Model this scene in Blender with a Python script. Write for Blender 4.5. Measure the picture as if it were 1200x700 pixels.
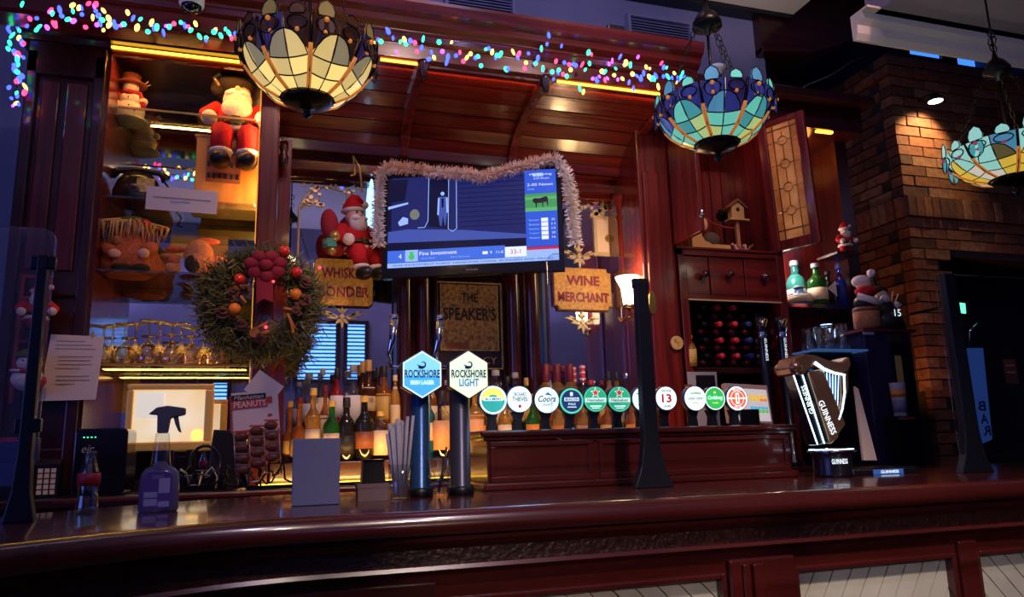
import bpy, math, random
from mathutils import Vector, Matrix, Euler
random.seed(7)
for o in list(bpy.data.objects): bpy.data.objects.remove(o)
SC = bpy.context.scene
COL = SC.collection
PI = math.pi

# ------------------------------------------------------------------ camera
FPX = 880.0
YAW, PITCH, ROLL = math.radians(17.57), math.radians(11.16), math.radians(1.62)
EYE = Vector((0, 0, 1.21))
_f = Vector((math.sin(YAW)*math.cos(PITCH), math.cos(YAW)*math.cos(PITCH), math.sin(PITCH)))
_r = Vector((math.cos(YAW), -math.sin(YAW), 0))
_d = _f.cross(_r)
CR = _r*math.cos(ROLL) + _d*math.sin(ROLL)
CD = -_r*math.sin(ROLL) + _d*math.cos(ROLL)
cam = bpy.data.cameras.new('camera'); cam.sensor_width = 36; cam.sensor_fit = 'HORIZONTAL'
cam.lens = 36*FPX/1200; cam.clip_start = .05; cam.clip_end = 60
camo = bpy.data.objects.new('camera', cam); COL.objects.link(camo)
camo.matrix_world = Matrix(((CR.x, -CD.x, -_f.x, EYE.x), (CR.y, -CD.y, -_f.y, EYE.y), (CR.z, -CD.z, -_f.z, EYE.z), (0, 0, 0, 1)))
SC.camera = camo
def ray(x, y): return CR*((x-600)/FPX) + CD*((y-350)/FPX) + _f
def P(x, y, Y):                       # the point of the place seen at a pixel, on the vertical plane at depth Y
    d = ray(x, y); return EYE + d*(Y/d.y)
def Pz(x, y, z):
    d = ray(x, y); return EYE + d*((z-EYE.z)/d.z)
def mpp(x, y, Y): return (P(x, y, Y)-P(x, y+1, Y)).length   # metres per pixel there

# ------------------------------------------------------------------ world, exposure, room lights and added fill
w = bpy.data.worlds.new('night_room'); SC.world = w; w.use_nodes = True
w.node_tree.nodes['Background'].inputs[0].default_value = (.02, .025, .09, 1)
w.node_tree.nodes['Background'].inputs[1].default_value = .35
SC.view_settings.view_transform = 'Standard'; SC.view_settings.look = 'None'
SC.view_settings.gamma = 1; SC.view_settings.exposure = 0.2
SC.view_settings.use_curve_mapping = False
def lamp(kind, name, loc, energy, color, size=.1, target=None, angle=60, blend=.6, size_y=None):
    l = bpy.data.lights.new(name, kind); l.energy = energy; l.color = color
    if kind == 'AREA':
        l.size = size
        if size_y: l.shape = 'RECTANGLE'; l.size_y = size_y
    else: l.shadow_soft_size = size
    if kind == 'SPOT': l.spot_size = math.radians(angle); l.spot_blend = blend
    o = bpy.data.objects.new(name, l); COL.objects.link(o); o.location = loc
    if target is not None:
        o.rotation_euler = (Vector(target)-Vector(loc)).to_track_quat('-Z', 'Y').to_euler()
    return o
WARM = (1, .62, .33)
SPOTC = (1, .66, .56)
lamp('SPOT', 'overhead_spot', (.75, .9, 3.85), 42, SPOTC, .05, (.75, 3.2, 2.5), 50)
lamp('SPOT', 'overhead_spot', (1.6, .7, 3.85), 75, SPOTC, .05, (1.75, 3.2, 2.4), 46)
lamp('SPOT', 'overhead_spot', (2.4, .9, 3.85), 50, (1, .55, .48), .05, (2.3, 3.2, 2.0), 40)
lamp('SPOT', 'overhead_spot', (.1, .9, 3.85), 30, (1, .5, .42), .05, (-.1, 3.2, 2.2), 36)
lamp('SPOT', 'overhead_spot', (1.0, .1, 3.85), 75, (.85, .60, .9), .06, (1.0, 2.0, 1.0), 56)
lamp('SPOT', 'overhead_spot', (.9, 1.9, 3.95), 40, (.55, .52, 1), .05, (1.2, 3.95, 3.45), 130)  # added to brighten the wall above the cornice
for x_ in (-1.4, .4, 2.2, 4.0): lamp('SPOT', 'room_fill_spot', (x_, -1.5, 3.9), 26, (.60, .52, 1), .05, (x_, -2.5, 2.2), 100)  # added to light the wall that the mirrors reflect
lamp('SPOT', 'overhead_spot', (.3, .6, 3.9), 120, (1, .58, .24), .04, (.38, 3.3, 1.38), 26)  # this and the next are added to lift the dim bottles
lamp('SPOT', 'overhead_spot', (1.3, .6, 3.9), 95, (1, .60, .28), .04, (1.3, 3.35, 1.42), 24)
lamp('SPOT', 'overhead_spot', (-.3, .5, 3.9), 45, (1, .62, .40), .04, (-.2, 3.0, 1.3), 30)  # added to brighten the left part of the back counter
for x_ in (-1.8, 0, 1.8, 3.6): lamp('SPOT', 'ceiling_fill_spot', (x_, -2.3, 2.45), 30, (.50, .47, 1), .04, (x_, -1.3, 3.95), 125)  # added unseen spots, brighten the ceiling that the mirrors show
lamp('SPOT', 'overhead_spot', (.9, -.7, 3.85), 140, (1, .80, .60), .05, (.85, 1.65, .9), 34)  # this and the next are added to lift the dark bar front
lamp('SPOT', 'overhead_spot', (1.6, -.5, 3.85), 170, (1, .86, .74), .05, (1.75, 1.65, .85), 30)
lamp('SPOT', 'ceiling_corner_fill', (2.55, 3.35, 3.12), 9, (1, .82, .70), .04, (2.9, 3.2, 4.05), 110)  # added hidden light for the cream ceiling and upper wall
lamp('SPOT', 'bar_front_fill', (.75, -2.3, 2.2), 110, (1, .76, .55), .04, (.72, 1.65, .98), 15)  # added low-angled fill for the bar front, no fixture here
lamp('SPOT', 'bar_front_fill', (1.7, -2.3, 2.2), 70, (1, .84, .70), .04, (1.75, 1.65, .86), 16)
lamp('SPOT', 'room_fill_spot', (4.2, 1.6, 2.95), 8, (.5, .5, 1), .05, (4.4, 4, 2.4), 90)

# ------------------------------------------------------------------ materials
MATS = {}
def mat(name, col=(.5, .5, .5), rough=.5, metal=0, es=0, ecol=None, trans=0, ior=1.45, spec=.5, coat=0, noise=None, wood=None, bump=0, thin=None):
    if name in MATS: return MATS[name]
    m = bpy.data.materials.new(name); m.use_nodes = True; nt = m.node_tree; n = nt.nodes; L = nt.links
    b = n['Principled BSDF']; I = b.inputs
    I['Base Color'].default_value = (*col, 1); I['Roughness'].default_value = rough; I['Metallic'].default_value = metal
    I['IOR'].default_value = ior; I['Transmission Weight'].default_value = trans; I['Specular IOR Level'].default_value = spec
    I['Coat Weight'].default_value = coat; I['Coat Roughness'].default_value = .08
    if es: I['Emission Color'].default_value = (*(ecol or col), 1); I['Emission Strength'].default_value = es
    if noise or wood:
        tc = n.new('ShaderNodeTexCoord'); mp = n.new('ShaderNodeMapping'); L.new(tc.outputs['Object'], mp.inputs[0])
        tx = n.new('ShaderNodeTexNoise'); L.new(mp.outputs[0], tx.inputs['Vector'])
        cr = n.new('ShaderNodeValToRGB'); L.new(tx.outputs[0], cr.inputs[0])
        if wood:
            mp.inputs['Scale'].default_value = wood[0]; c2 = wood[1]
            tx.inputs['Scale'].default_value = 1; tx.inputs['Detail'].default_value = 5; tx.inputs['Distortion'].default_value = .8
        else:
            tx.inputs['Scale'].default_value = noise[0]; tx.inputs['Detail'].default_value = 4; c2 = noise[1]
        cr.color_ramp.elements[0].position = .34; cr.color_ramp.elements[1].position = .68
        cr.color_ramp.elements[0].color = (*col, 1); cr.color_ramp.elements[1].color = (*c2, 1)
        L.new(cr.outputs[0], I['Base Color'])
        if es and not ecol: L.new(cr.outputs[0], I['Emission Color'])
        if bump:
            bp = n.new('ShaderNodeBump'); bp.inputs['Strength'].default_value = bump; bp.inputs['Distance'].default_value = .004
            L.new(tx.outputs[0], bp.inputs['Height']); L.new(bp.outputs[0], I['Normal'])
    if thin is not None:                # thin clear sheet: mostly see-through, some mirror-like shine by angle
        tr = n.new('ShaderNodeBsdfTransparent'); tr.inputs[0].default_value = (*col, 1)
        gl = n.new('ShaderNodeBsdfGlossy'); gl.inputs['Roughness'].default_value = rough
        f0 = ((thin-1)/(thin+1))**2*1.6
        lw = n.new('ShaderNodeLayerWeight'); lw.inputs[0].default_value = .5
        pw = n.new('ShaderNodeMath'); pw.operation = 'POWER'; L.new(lw.outputs['Facing'], pw.inputs[0]); pw.inputs[1].default_value = 4
        fr = n.new('ShaderNodeMath'); fr.operation = 'MULTIPLY_ADD'; L.new(pw.outputs[0], fr.inputs[0]); fr.inputs[1].default_value = .9-f0; fr.inputs[2].default_value = f0
        mx = n.new('ShaderNodeMixShader'); L.new(fr.outputs[0], mx.inputs[0]); L.new(tr.outputs[0], mx.inputs[1]); L.new(gl.outputs[0], mx.inputs[2])
        L.new(mx.outputs[0], n['Material Output'].inputs[0])
    MATS[name] = m; return m
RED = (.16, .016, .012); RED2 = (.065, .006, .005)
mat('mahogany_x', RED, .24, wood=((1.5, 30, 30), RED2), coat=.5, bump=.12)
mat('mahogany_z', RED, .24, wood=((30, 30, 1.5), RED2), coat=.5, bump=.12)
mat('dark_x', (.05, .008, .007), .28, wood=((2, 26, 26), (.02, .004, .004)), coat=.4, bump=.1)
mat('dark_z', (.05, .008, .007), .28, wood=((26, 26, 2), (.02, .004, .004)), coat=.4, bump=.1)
mat('barwood', (.085, .012, .010), .22, wood=((1.2, 22, 22), (.045, .006, .005)), coat=.6, bump=.1)
mat('embossed', (.06, .015, .012), .35, noise=(90, (.025, .005, .005)), bump=.9)
mat('mirror', (.80, .80, .84), .015, 1)
mat('glass_shelf', (.80, .90, .88), .02, thin=1.5)
mat('acrylic', (.93, .95, .97), .02, thin=1.42)
mat('clear_glass', (.90, .92, .92), .03, thin=1.6)
mat('gold_lit_glass', (.98, .86, .62), .05, thin=2.1)  # clear glass, golden shelf light put into its tint
mat('led_amber', (1, .33, .02), es=5, ecol=(1, .36, .03))
mat('led_yellow', (1, .6, .06), es=6, ecol=(1, .50, .03))
mat('black', (.006, .006, .008), .35)
mat('black_gloss', (.006, .006, .010), .12, coat=.5)
mat('black_metal', (.012, .014, .022), .35, .4)
mat('dark_metal', (.03, .025, .025), .35, .9)
mat('chrome', (.75, .76, .8), .12, 1)
mat('steel_blue', (.12, .18, .30), .28, .85)
mat('brass', (.62, .38, .12), .25, 1)
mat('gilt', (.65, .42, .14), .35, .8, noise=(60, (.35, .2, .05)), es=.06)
mat('gilt_pale', (.72, .58, .33), .4, .5)
mat('cream', (.72, .62, .45), .6)
mat('white', (.80, .80, .80), .5)
mat('paper', (.80, .66, .55), .7)
mat('card', (.75, .58, .45), .7)
mat('red', (.62, .012, .016), .55)
mat('red_plush', (.60, .010, .018), .9, noise=(120, (.42, .006, .012)), bump=.4)
mat('white_fur', (.82, .72, .66), .95, noise=(90, (.65, .52, .46)), bump=.6)
mat('skin', (.75, .42, .28), .6)
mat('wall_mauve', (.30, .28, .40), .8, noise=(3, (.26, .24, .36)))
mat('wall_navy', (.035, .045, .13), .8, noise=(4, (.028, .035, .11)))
mat('ceiling_cream', (.70, .62, .56), .8)
mat('ceiling_grey', (.30, .27, .34), .8)
mat('panel_cream', (.62, .58, .46), .55, noise=(8, (.52, .48, .38)))
mat('floor_dark', (.04, .025, .02), .5, wood=((2, 14, 14), (.02, .012, .01)))
mat('mortar', (.05, .035, .028), .95, noise=(40, (.03, .022, .018)), bump=.5)
for i, (a, b_) in enumerate((((.30, .105, .045), (.17, .055, .025)), ((.22, .075, .035), (.12, .04, .02)), ((.34, .16, .08), (.2, .08, .04)), ((.15, .06, .035), (.08, .032, .02)))):
    mat('brick%d' % i, a, .85, noise=(22, b_), bump=.8)
mat('blind_blue', (.1, .3, .9), es=2.6, ecol=(.13, .36, 1))
mat('window_day', (.1, .3, .9), es=1.4, ecol=(.04, .20, .85))
mat('side_fill_glow', (.1, .2, .9), es=3, ecol=(.16, .22, 1))
mat('led_amber2', (1, .4, .05), es=.5, ecol=(1, .42, .05))
mat('l_brown2', (.40, .20, .07), .5)
mat('warm_glow', (1, .85, .6), es=9, ecol=(1, .72, .38))
mat('white_glow', (1, 1, 1), es=6, ecol=(1, .93, .8))

# ------------------------------------------------------------------ mesh helpers
class MB:
    def __init__(s): s.v = []; s.f = []; s.mi = []; s.sm = []
    def add(s, vs, fs, m=0, sm=False, M=None):
        k = len(s.v)
        s.v += [tuple(M @ Vector(v)) if M is not None else tuple(v) for v in vs]
        for f in fs: s.f.append([i+k for i in f]); s.mi.append(m); s.sm.append(sm)
        return s
    def box(s, c, d, m=0, M=None):
        x, y, z = (q/2 for q in d)
        vs = [(c[0]+a*x, c[1]+b*y, c[2]+e*z) for a in (-1, 1) for b in (-1, 1) for e in (-1, 1)]
        return s.add(vs, [(0, 1, 3, 2), (4, 6, 7, 5), (0, 4, 5, 1), (2, 3, 7, 6), (0, 2, 6, 4), (1, 5, 7, 3)], m, False, M)
    def bx(s, x0, x1, y0, y1, z0, z1, m=0, M=None):
        return s.box(((x0+x1)/2, (y0+y1)/2, (z0+z1)/2), (abs(x1-x0), abs(y1-y0), abs(z1-z0)), m, M)
    def lathe(s, prof, o=(0, 0, 0), n=14, m=0, M=None, sx=1, sy=1, sm=True):
        vs = []; fs = []
        for r, z in prof:
            for i in range(n):
                a = 2*PI*i/n; vs.append((o[0]+r*sx*math.cos(a), o[1]+r*sy*math.sin(a), o[2]+z))
        for j in range(len(prof)-1):
            for i in range(n):
                i2 = (i+1) % n; fs.append((j*n+i, j*n+i2, (j+1)*n+i2, (j+1)*n+i))
        if prof[0][0] > 1e-4: fs.append(tuple(range(n))[::-1])
        if prof[-1][0] > 1e-4: fs.append(tuple((len(prof)-1)*n+i for i in range(n)))
        return s.add(vs, fs, m, sm, M)
    def sph(s, c, r, n=12, k=8, m=0, M=None):
        if not hasattr(r, '__len__'): r = (r, r, r)
        vs = []; fs = []
        for j in range(k+1):
            t = PI*j/k-PI/2
            for i in range(n):
                a = 2*PI*i/n; vs.append((c[0]+r[0]*math.cos(t)*math.cos(a), c[1]+r[1]*math.cos(t)*math.sin(a), c[2]+r[2]*math.sin(t)))
        for j in range(k):
            for i in range(n):
                i2 = (i+1) % n; fs.append((j*n+i, j*n+i2, (j+1)*n+i2, (j+1)*n+i))
        return s.add(vs, fs, m, True, M)
    def tube(s, pts, r, n=6, m=0, closed=False, M=None):
        pts = [Vector(p) for p in pts]; N = len(pts); vs = []; fs = []
        rr = r if hasattr(r, '__len__') else [r]*N
        up = Vector((0, 0, 1)); prev = None
        for i, p in enumerate(pts):
            a = pts[(i-1) % N] if closed else pts[max(i-1, 0)]; b = pts[(i+1) % N] if closed else pts[min(i+1, N-1)]
            t = (b-a).normalized()
            if prev is None:
                u = t.cross(up)
                if u.length < .05: u = t.cross(Vector((0, 1, 0)))
            else: u = prev - t*prev.dot(t)
            if u.length < 1e-6: u = t.orthogonal()
            u.normalize(); prev = u; v = t.cross(u)
            for k in range(n):
                q = 2*PI*k/n; vs.append(p + (u*math.cos(q)+v*math.sin(q))*rr[i])
        for i in range(N if closed else N-1):
            j = (i+1) % N
            for k in range(n):
                k2 = (k+1) % n; fs.append((i*n+k, i*n+k2, j*n+k2, j*n+k))
        if not closed: fs.append(tuple(range(n))[::-1]); fs.append(tuple((N-1)*n+k for k in range(n)))
        return s.add(vs, fs, m, True, M)
    def prism(s, poly, d0, d1, ax='y', m=0, M=None, sm=False):
        # poly of 2D points; ax 'y': (x,z) between y=d0 and d1; 'x': (y,z); 'z': (x,y)
        n = len(poly)
        def q(p, d): return (p[0], d, p[1]) if ax == 'y' else (d, p[0], p[1]) if ax == 'x' else (p[0], p[1], d)
        vs = [q(p, d0) for p in poly]+[q(p, d1) for p in poly]
        k = len(s.v)
        s.add(vs, [tuple(range(n)), tuple(range(n, 2*n))[::-1]], m, False, M)
        for i in range(n):
            j = (i+1) % n; s.f.append([k+i, k+n+i, k+n+j, k+j]); s.mi.append(m); s.sm.append(sm)
        return s
    def sweep(s, prof, path, m=0, sm=False):      # prof of (dy,z) carried along path of (x,y)
        vs = [(x, y+p[0], p[1]) for x, y in path for p in prof]; n = len(prof); fs = []
        for i in range(len(path)-1):
            for k in range(n):
                k2 = (k+1) % n; fs.append((i*n+k, i*n+k2, (i+1)*n+k2, (i+1)*n+k))
        fs += [tuple(range(n))[::-1], tuple((len(path)-1)*n+k for k in range(n))]
        return s.add(vs, fs, m, sm)
    def mesh(s, name, mats, off=None):
        me = bpy.data.meshes.new(name)
        vs = s.v if off is None else [(a-off[0], b-off[1], c-off[2]) for a, b, c in s.v]
        me.from_pydata(vs, [], s.f)
        for q in (mats if isinstance(mats, (list, tuple)) else [mats]): me.materials.append(MATS[q])
        me.polygons.foreach_set('material_index', s.mi); me.polygons.foreach_set('use_smooth', s.sm); me.update()
        import bmesh
        bm = bmesh.new(); bm.from_mesh(me); bmesh.ops.recalc_face_normals(bm, faces=bm.faces); bm.to_mesh(me); bm.free()
        return me
    def build(s, name, mats, parent=None, world=True, bev=0, sub=0, label=None):
        off = None
        if parent is not None and world: off = parent.get('_w') or (0, 0, 0)
        o = link(name, s.mesh(name, mats, off), parent)
        if bev:
            b = o.modifiers.new('bevel', 'BEVEL'); b.width = bev; b.segments = 2; b.limit_method = 'ANGLE'; b.angle_limit = .7
        if sub:
            e = o.modifiers.new('split', 'EDGE_SPLIT'); e.split_angle = .55
        if label: o['label'] = label
        return o
def link(name, me, parent=None):
    o = bpy.data.objects.new(name, me); COL.objects.link(o)
    if parent is not None: o.parent = parent
    return o
def tag(o, label=None, cat=None, group=None, kind=None):
    if label: o['label'] = label
    if cat: o['category'] = cat
    if group: o['group'] = group
    if kind: o['kind'] = kind
    return o
def thing(name, label, cat, loc=(0, 0, 0), rz=0, group=None, scale=1):
    o = bpy.data.objects.new(name, None); COL.objects.link(o); o.empty_display_size = .05
    o.location = loc; o.rotation_euler = (0, 0, rz); o.scale = (scale,)*3
    o['_w'] = tuple(loc)
    return tag(o, label, cat, group)
def struct(name, mb, mats, bev=0):
    o = mb.build(name, mats, bev=bev); o['kind'] = 'structure'; return o
def copy_tree(o, parent=None, **kw):
    c = o.copy(); COL.objects.link(c)
    if parent is not None: c.parent = parent
    for ch in list(o.children): copy_tree(ch, c)
    return c
_TX = {}
def glyphs(s, shear=0, bold=0, ext=0, spacing=1):
    key = (s, shear, bold, ext, spacing)
    if key not in _TX:
        cu = bpy.data.curves.new('t', 'FONT'); cu.body = s; cu.shear = shear; cu.offset = bold; cu.extrude = ext; cu.space_character = spacing
        cu.align_x = 'CENTER'; cu.resolution_u = 2
        o = bpy.data.objects.new('t', cu); COL.objects.link(o)
        me = bpy.data.meshes.new_from_object(o.evaluated_get(bpy.context.evaluated_depsgraph_get()))
        vs = [v.co.copy() for v in me.vertices]; fs = [tuple(p.vertices) for p in me.polygons]
        x0 = min(v.x for v in vs); x1 = max(v.x for v in vs); y0 = min(v.y for v in vs); y1 = max(v.y for v in vs)
        vs = [((v.x-x0)/(x1-x0)-.5, (v.y-y0)/(y1-y0)-.5, v.z) for v in vs]
        bpy.data.objects.remove(o); bpy.data.curves.remove(cu); bpy.data.meshes.remove(me)
        _TX[key] = (vs, fs)
    return _TX[key]
def txt(parent, s, m, c, wd, ht, name='lettering', M=None, mirror=False, dep=.001, **kw):
    # letters in the local XZ plane at c, read from -Y
    vs, fs = glyphs(s, **kw); mb = MB(); sg = -1 if mirror else 1; e = kw.get('ext', 0)
    mb.add([(c[0]+v[0]*wd*sg, c[1]-(v[2]/e*dep if e else 0), c[2]+v[1]*ht) for v in vs], fs, 0, False, M)
    return mb.build(name, m, parent, world=False)
def disc(n, r, c=(0, 0), sx=1, sz=1, a0=0): return [(c[0]+r*sx*math.cos(a0+2*PI*i/n), c[1]+r*sz*math.sin(a0+2*PI*i/n)) for i in range(n)]
def rrect(x0, x1, z0, z1, r, n=4):
    p = []
    for cx, cz, a in ((x1-r, z1-r, 0), (x0+r, z1-r, 90), (x0+r, z0+r, 180), (x1-r, z0+r, 270)):
        for i in range(n+1): t = math.radians(a+90*i/n); p.append((cx+r*math.cos(t), cz+r*math.sin(t)))
    return p
def T3(loc=(0, 0, 0), rx=0, ry=0, rz=0, s=1): return Matrix.Translation(loc) @ Euler((rx, ry, rz)).to_matrix().to_4x4() @ (Matrix.Diagonal((*((s,)*3 if not hasattr(s, '__len__') else s), 1)))

# ================================================================== STRUCTURE
struct('floor', MB().bx(-4, 7, -2.6, 6, -.1, 0), 'floor_dark')
struct('wall_back', MB().bx(-4, 3.1, 3.95, 4.1, 0, 4.2), 'wall_mauve')
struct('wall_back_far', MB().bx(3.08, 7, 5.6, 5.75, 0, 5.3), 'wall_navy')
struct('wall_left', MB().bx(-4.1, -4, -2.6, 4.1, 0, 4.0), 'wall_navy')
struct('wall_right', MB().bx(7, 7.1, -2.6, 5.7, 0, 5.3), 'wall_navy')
struct('wall_front', MB().bx(-4, 7, -2.65, -2.5, 0, 4.1), 'wall_mauve')
struct('ceiling', MB().bx(-4, 3.29, -2.6, 3.85, 4.05, 4.15), 'ceiling_cream')
struct('ceiling_rear', MB().bx(3.29, 7, 2.3, 5.7, 5.3, 5.4), 'black')
struct('trim_1', MB().bx(-4, 3.29, 3.85, 3.95, 4.02, 4.15), 'black')
# lower soffit on the right with its cream coving
struct('ceiling_soffit', MB().bx(2.40, 7, -.6, 2.36, 2.99, 3.15), 'ceiling_grey')
mb = MB(); prof = [(0, 2.885), (.012, 2.885), (.03, 2.91), (.035, 2.945), (.06, 2.965), (.065, 2.99), (.10, 2.99), (.10, 3.0), (0, 3.0)]
mb.prism([(2.36-p[0]+.02, p[1]) for p in prof], 2.33, 7, 'x'); struct('trim_2', mb, 'ceiling_cream')
# curved dark timber arch under the ceiling edge
mb = MB(); pts = []
A = P(893, 62, 2.75); B = P(962, 62, 2.75); Cc = P(1040, 0, 2.75)
arc = [P(x, y, 3.88) for x, y in ((893, 60), (915, 60), (950, 61), (985, 50), (1012, 33), (1032, 10), (1045, -25))]
poly = [(p.x, p.z) for p in arc] + [(arc[-1].x-.02, 5.3), (arc[0].x, 5.3)]
mb.prism(poly, 3.88, 4.1, 'y'); mb.prism([(p.x, p.z-.012) for p in arc]+[(p.x, p.z+.03) for p in arc[::-1]], 3.86, 4.12, 'y')
struct('trim_3', mb, 'dark_x')
# dado rail and lower panel of the wall behind the drinkers, seen in the mirrors
struct('trim_4', MB().bx(-4, 7, -2.5, -2.46, 0, 1.25).bx(-4, 7, -2.5, -2.42, 1.25, 1.31), 'dark_x')
# windows with blinds behind the drinkers (seen in the bar mirrors)
def window(n, x0, x1, z0, z1, slats=14):
    t = thing('window_%d' % n, None, None, ((x0+x1)/2, -2.5, z0)); t['kind'] = 'structure'
    MB().bx(x0, x1, -2.5, -2.485, z0, z1).build('pane', 'blind_blue', t)
    f = MB(); e = .05
    f.bx(x0-e, x0, -2.5, -2.45, z0-e, z1+e).bx(x1, x1+e, -2.5, -2.45, z0-e, z1+e).bx(x0, x1, -2.5, -2.45, z1, z1+e).bx(x0, x1, -2.5, -2.43, z0-e, z0)
    f.build('window_frame', 'dark_x', t)
    sl = None
    for i in range(slats):
        z = z0+(i+.5)*(z1-z0)/slats
        if sl is None:
            m = MB(); m.bx(x0, x1, -2.475, -2.462, z-.010, z+.010); sl = m.build('slat', 'wall_navy', t); zz = z
        else:
            c = sl.copy(); COL.objects.link(c); c.location.z = z-zz
def vx(px, py=400, Y=9.7): return P(px, py, Y).x
window(1, vx(350), vx(393), 2.10, 2.80); window(2, vx(407), vx(427), 2.10, 2.80, 14); window(3, vx(312), vx(337), 2.10, 2.80)
window(4, vx(250, 460), vx(266, 460), 1.55, 2.20, 14)
# added out-of-view blue panel framed as a window, fill light from the left
t = thing('window_7', None, None, (-4, -.2, 1.2)); t['kind'] = 'structure'
MB().bx(-4, -3.98, -1.6, 1.2, 1.2, 2.6).build('pane', 'side_fill_glow', t)
MB().bx(-4, -3.95, -1.66, -1.6, 1.14, 2.66).bx(-4, -3.95, 1.2, 1.26, 1.14, 2.66).bx(-4, -3.95, -1.6, 1.2, 2.6, 2.66).bx(-4, -3.95, -1.6, 1.2, 1.14, 1.2).bx(-4, -3.95, -.23, -.17, 1.2, 2.6).build('window_frame', 'dark_x', t)
# blue night-lit panes high up behind the brick chimney
for n, (x0, x1, y0, y1) in enumerate(((1062, 1094, 30, 66), (1118, 1158, 38, 78))):
    a = P(x0, y1, 5.55); b = P(x1, y0, 5.55)
    t = thing('window_%d' % (5+n), None, None, ((a.x+b.x)/2, 5.55, a.z)); t['kind'] = 'structure'
    MB().bx(a.x, b.x, 5.54, 5.56, a.z, b.z).build('pane', 'window_day', t)
    MB().bx(a.x-.06, a.x, 5.5, 5.58, a.z, b.z).bx(b.x, b.x+.06, 5.5, 5.58, a.z, b.z).bx(a.x, b.x, 5.5, 5.58, a.z-.06, a.z).bx(a.x, b.x, 5.5, 5.58, b.z, b.z+.06).build('window_frame', 'black', t)
# louvred vents in the wall above the bar
def vent(n, px0, px1, y0, y1, label):
    a = P(px0, y1, 3.94); b = P(px1, y0, 3.94); zc = .5*(P(px0, (y0+y1)/2-8, 3.94).z+P(px1, (y0+y1)/2+8, 3.94).z); h = .17
    t = thing('wall_vent', label, 'vent', ((a.x+b.x)/2, 3.95, zc-h/2))
    x0, x1, z0, z1 = a.x, b.x, zc-h/2, zc+h/2
    MB().bx(x0, x1, 3.93, 3.95, z0, z1).build('backing', 'wall_navy', t)
    MB().bx(x0-.02, x0, 3.90, 3.95, z0-.02, z1+.02).bx(x1, x1+.02, 3.90, 3.95, z0-.02, z1+.02).bx(x0, x1, 3.90, 3.95, z1, z1+.02).bx(x0, x1, 3.90, 3.95, z0-.02, z0).build('frame', 'wall_mauve', t)
    for i in range(9):
        z = z0+(i+.5)*h/9; MB().box(((x0+x1)/2, 3.925, z), (x1-x0, .035, .006), 0, Matrix.Translation((0, 3.925, z)) @ Euler((.6, 0, 0)).to_matrix().to_4x4() @ Matrix.Translation((0, -3.925, -z))).build('louvre', 'wall_mauve', t)
vent(0, 738, 804, 26, 56, 'louvred grey wall vent above cornice left of blue-green lamp')
vent(1, 524, 598, -2, 26, 'louvred grey wall vent cut by top edge of picture')
vent(2, 268, 318, -12, 10, 'louvred vent half hidden behind the cream glass hanging lamp')

# brick chimney: mortar core plus single bricks
BX, BY = 4.20, 4.00
chim = struct('wall_chimney', MB().bx(BX+.012, 6.9, BY+.012, 5.3, 2.45, 3.98).bx(BX+.012, 4.45, BY+.012, 5.3, 0, 2.45).bx(6.2, 6.9, BY+.012, 5.3, 0, 2.45).bx(4.45, 6.2, 4.9, 5.3, 0, 2.45), 'mortar')
bm_ = {}
def brick(x0, x1, y0, y1, z0, z1):
    key = (round(x1-x0, 3), round(y1-y0, 3), round(z1-z0, 3), random.randrange(4))
    if key not in bm_:
        a, b, c = key[:3]; m = MB(); e = .006; j = [random.uniform(-.003, .003) for _ in range(8)]
        m.box((0, 0, 0), (a, b, c)); m.v = [(v[0]+j[i], v[1]+j[-i-1], v[2]+j[i]*.5) for i, v in enumerate(m.v)]
        bm_[key] = m.mesh('brick', 'brick%d' % key[3])
    o = link('brick', bm_[key], chim); o.location = ((x0+x1)/2, (y0+y1)/2+random.uniform(-.003, .003), (z0+z1)/2)
Hc = .0765; nb = 0
zs = P(1060, 243, BY).z
row = 0; z = 1.50
rest = MB()
while z < 3.94:
    soldier = abs(z-zs) < .12 and z+.2 > zs and row != -1
    off = 0 if row % 2 else .1125
    out = .025 if z > 3.75 else 0
    hh = Hc
    if soldier and abs(z-(zs-.10)) < .045:
        hh = .155
        x = BX
        while x < (5.62 if z > 2.44 else 4.45): brick(x+.004, x+.066, BY-.02, BY+.1, z+.005, z+hh-.006); x += .0725
        y = BY+.02
        while y < BY+.62: brick(BX-.02, BX+.1, y+.008, y+.066, z+.005, z+hh-.006); y += .0745
    else:
        x = BX
        first = True
        while x < (5.45 if z > 2.44 else 4.40):
            wd = .1025 if (first and off) else .215
            brick(x-(out if first else 0), x+wd, BY-out, BY+.1, z+.005, z+hh-.006); x += wd+.011; first = False
        y = BY+(.2 if off else .115)
        while y < BY+.60: brick(BX-out, BX+.09, y+.005, y+.215, z+.005, z+hh-.006); y += .226
    z += hh; row += 1
# bricks beyond: one joined part
z = 0
while z < 1.49:
    x = BX+(0 if int(z/Hc) % 2 else -.1)
    while x < 4.3: rest.bx(max(x, BX), x+.215, BY, BY+.05, z+.005, z+Hc-.005); x += .226
    z += Hc
z = 2.47
while z < 3.9:
    x = 5.62+(0 if int(z/Hc) % 2 else -.1)
    while x < 6.8: rest.bx(x, x+.215, BY, BY+.05, z+.005, z+Hc-.005); x += .226
    z += Hc
o = rest.build('brickwork', 'brick1', chim); o['kind'] = 'stuff'
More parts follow.
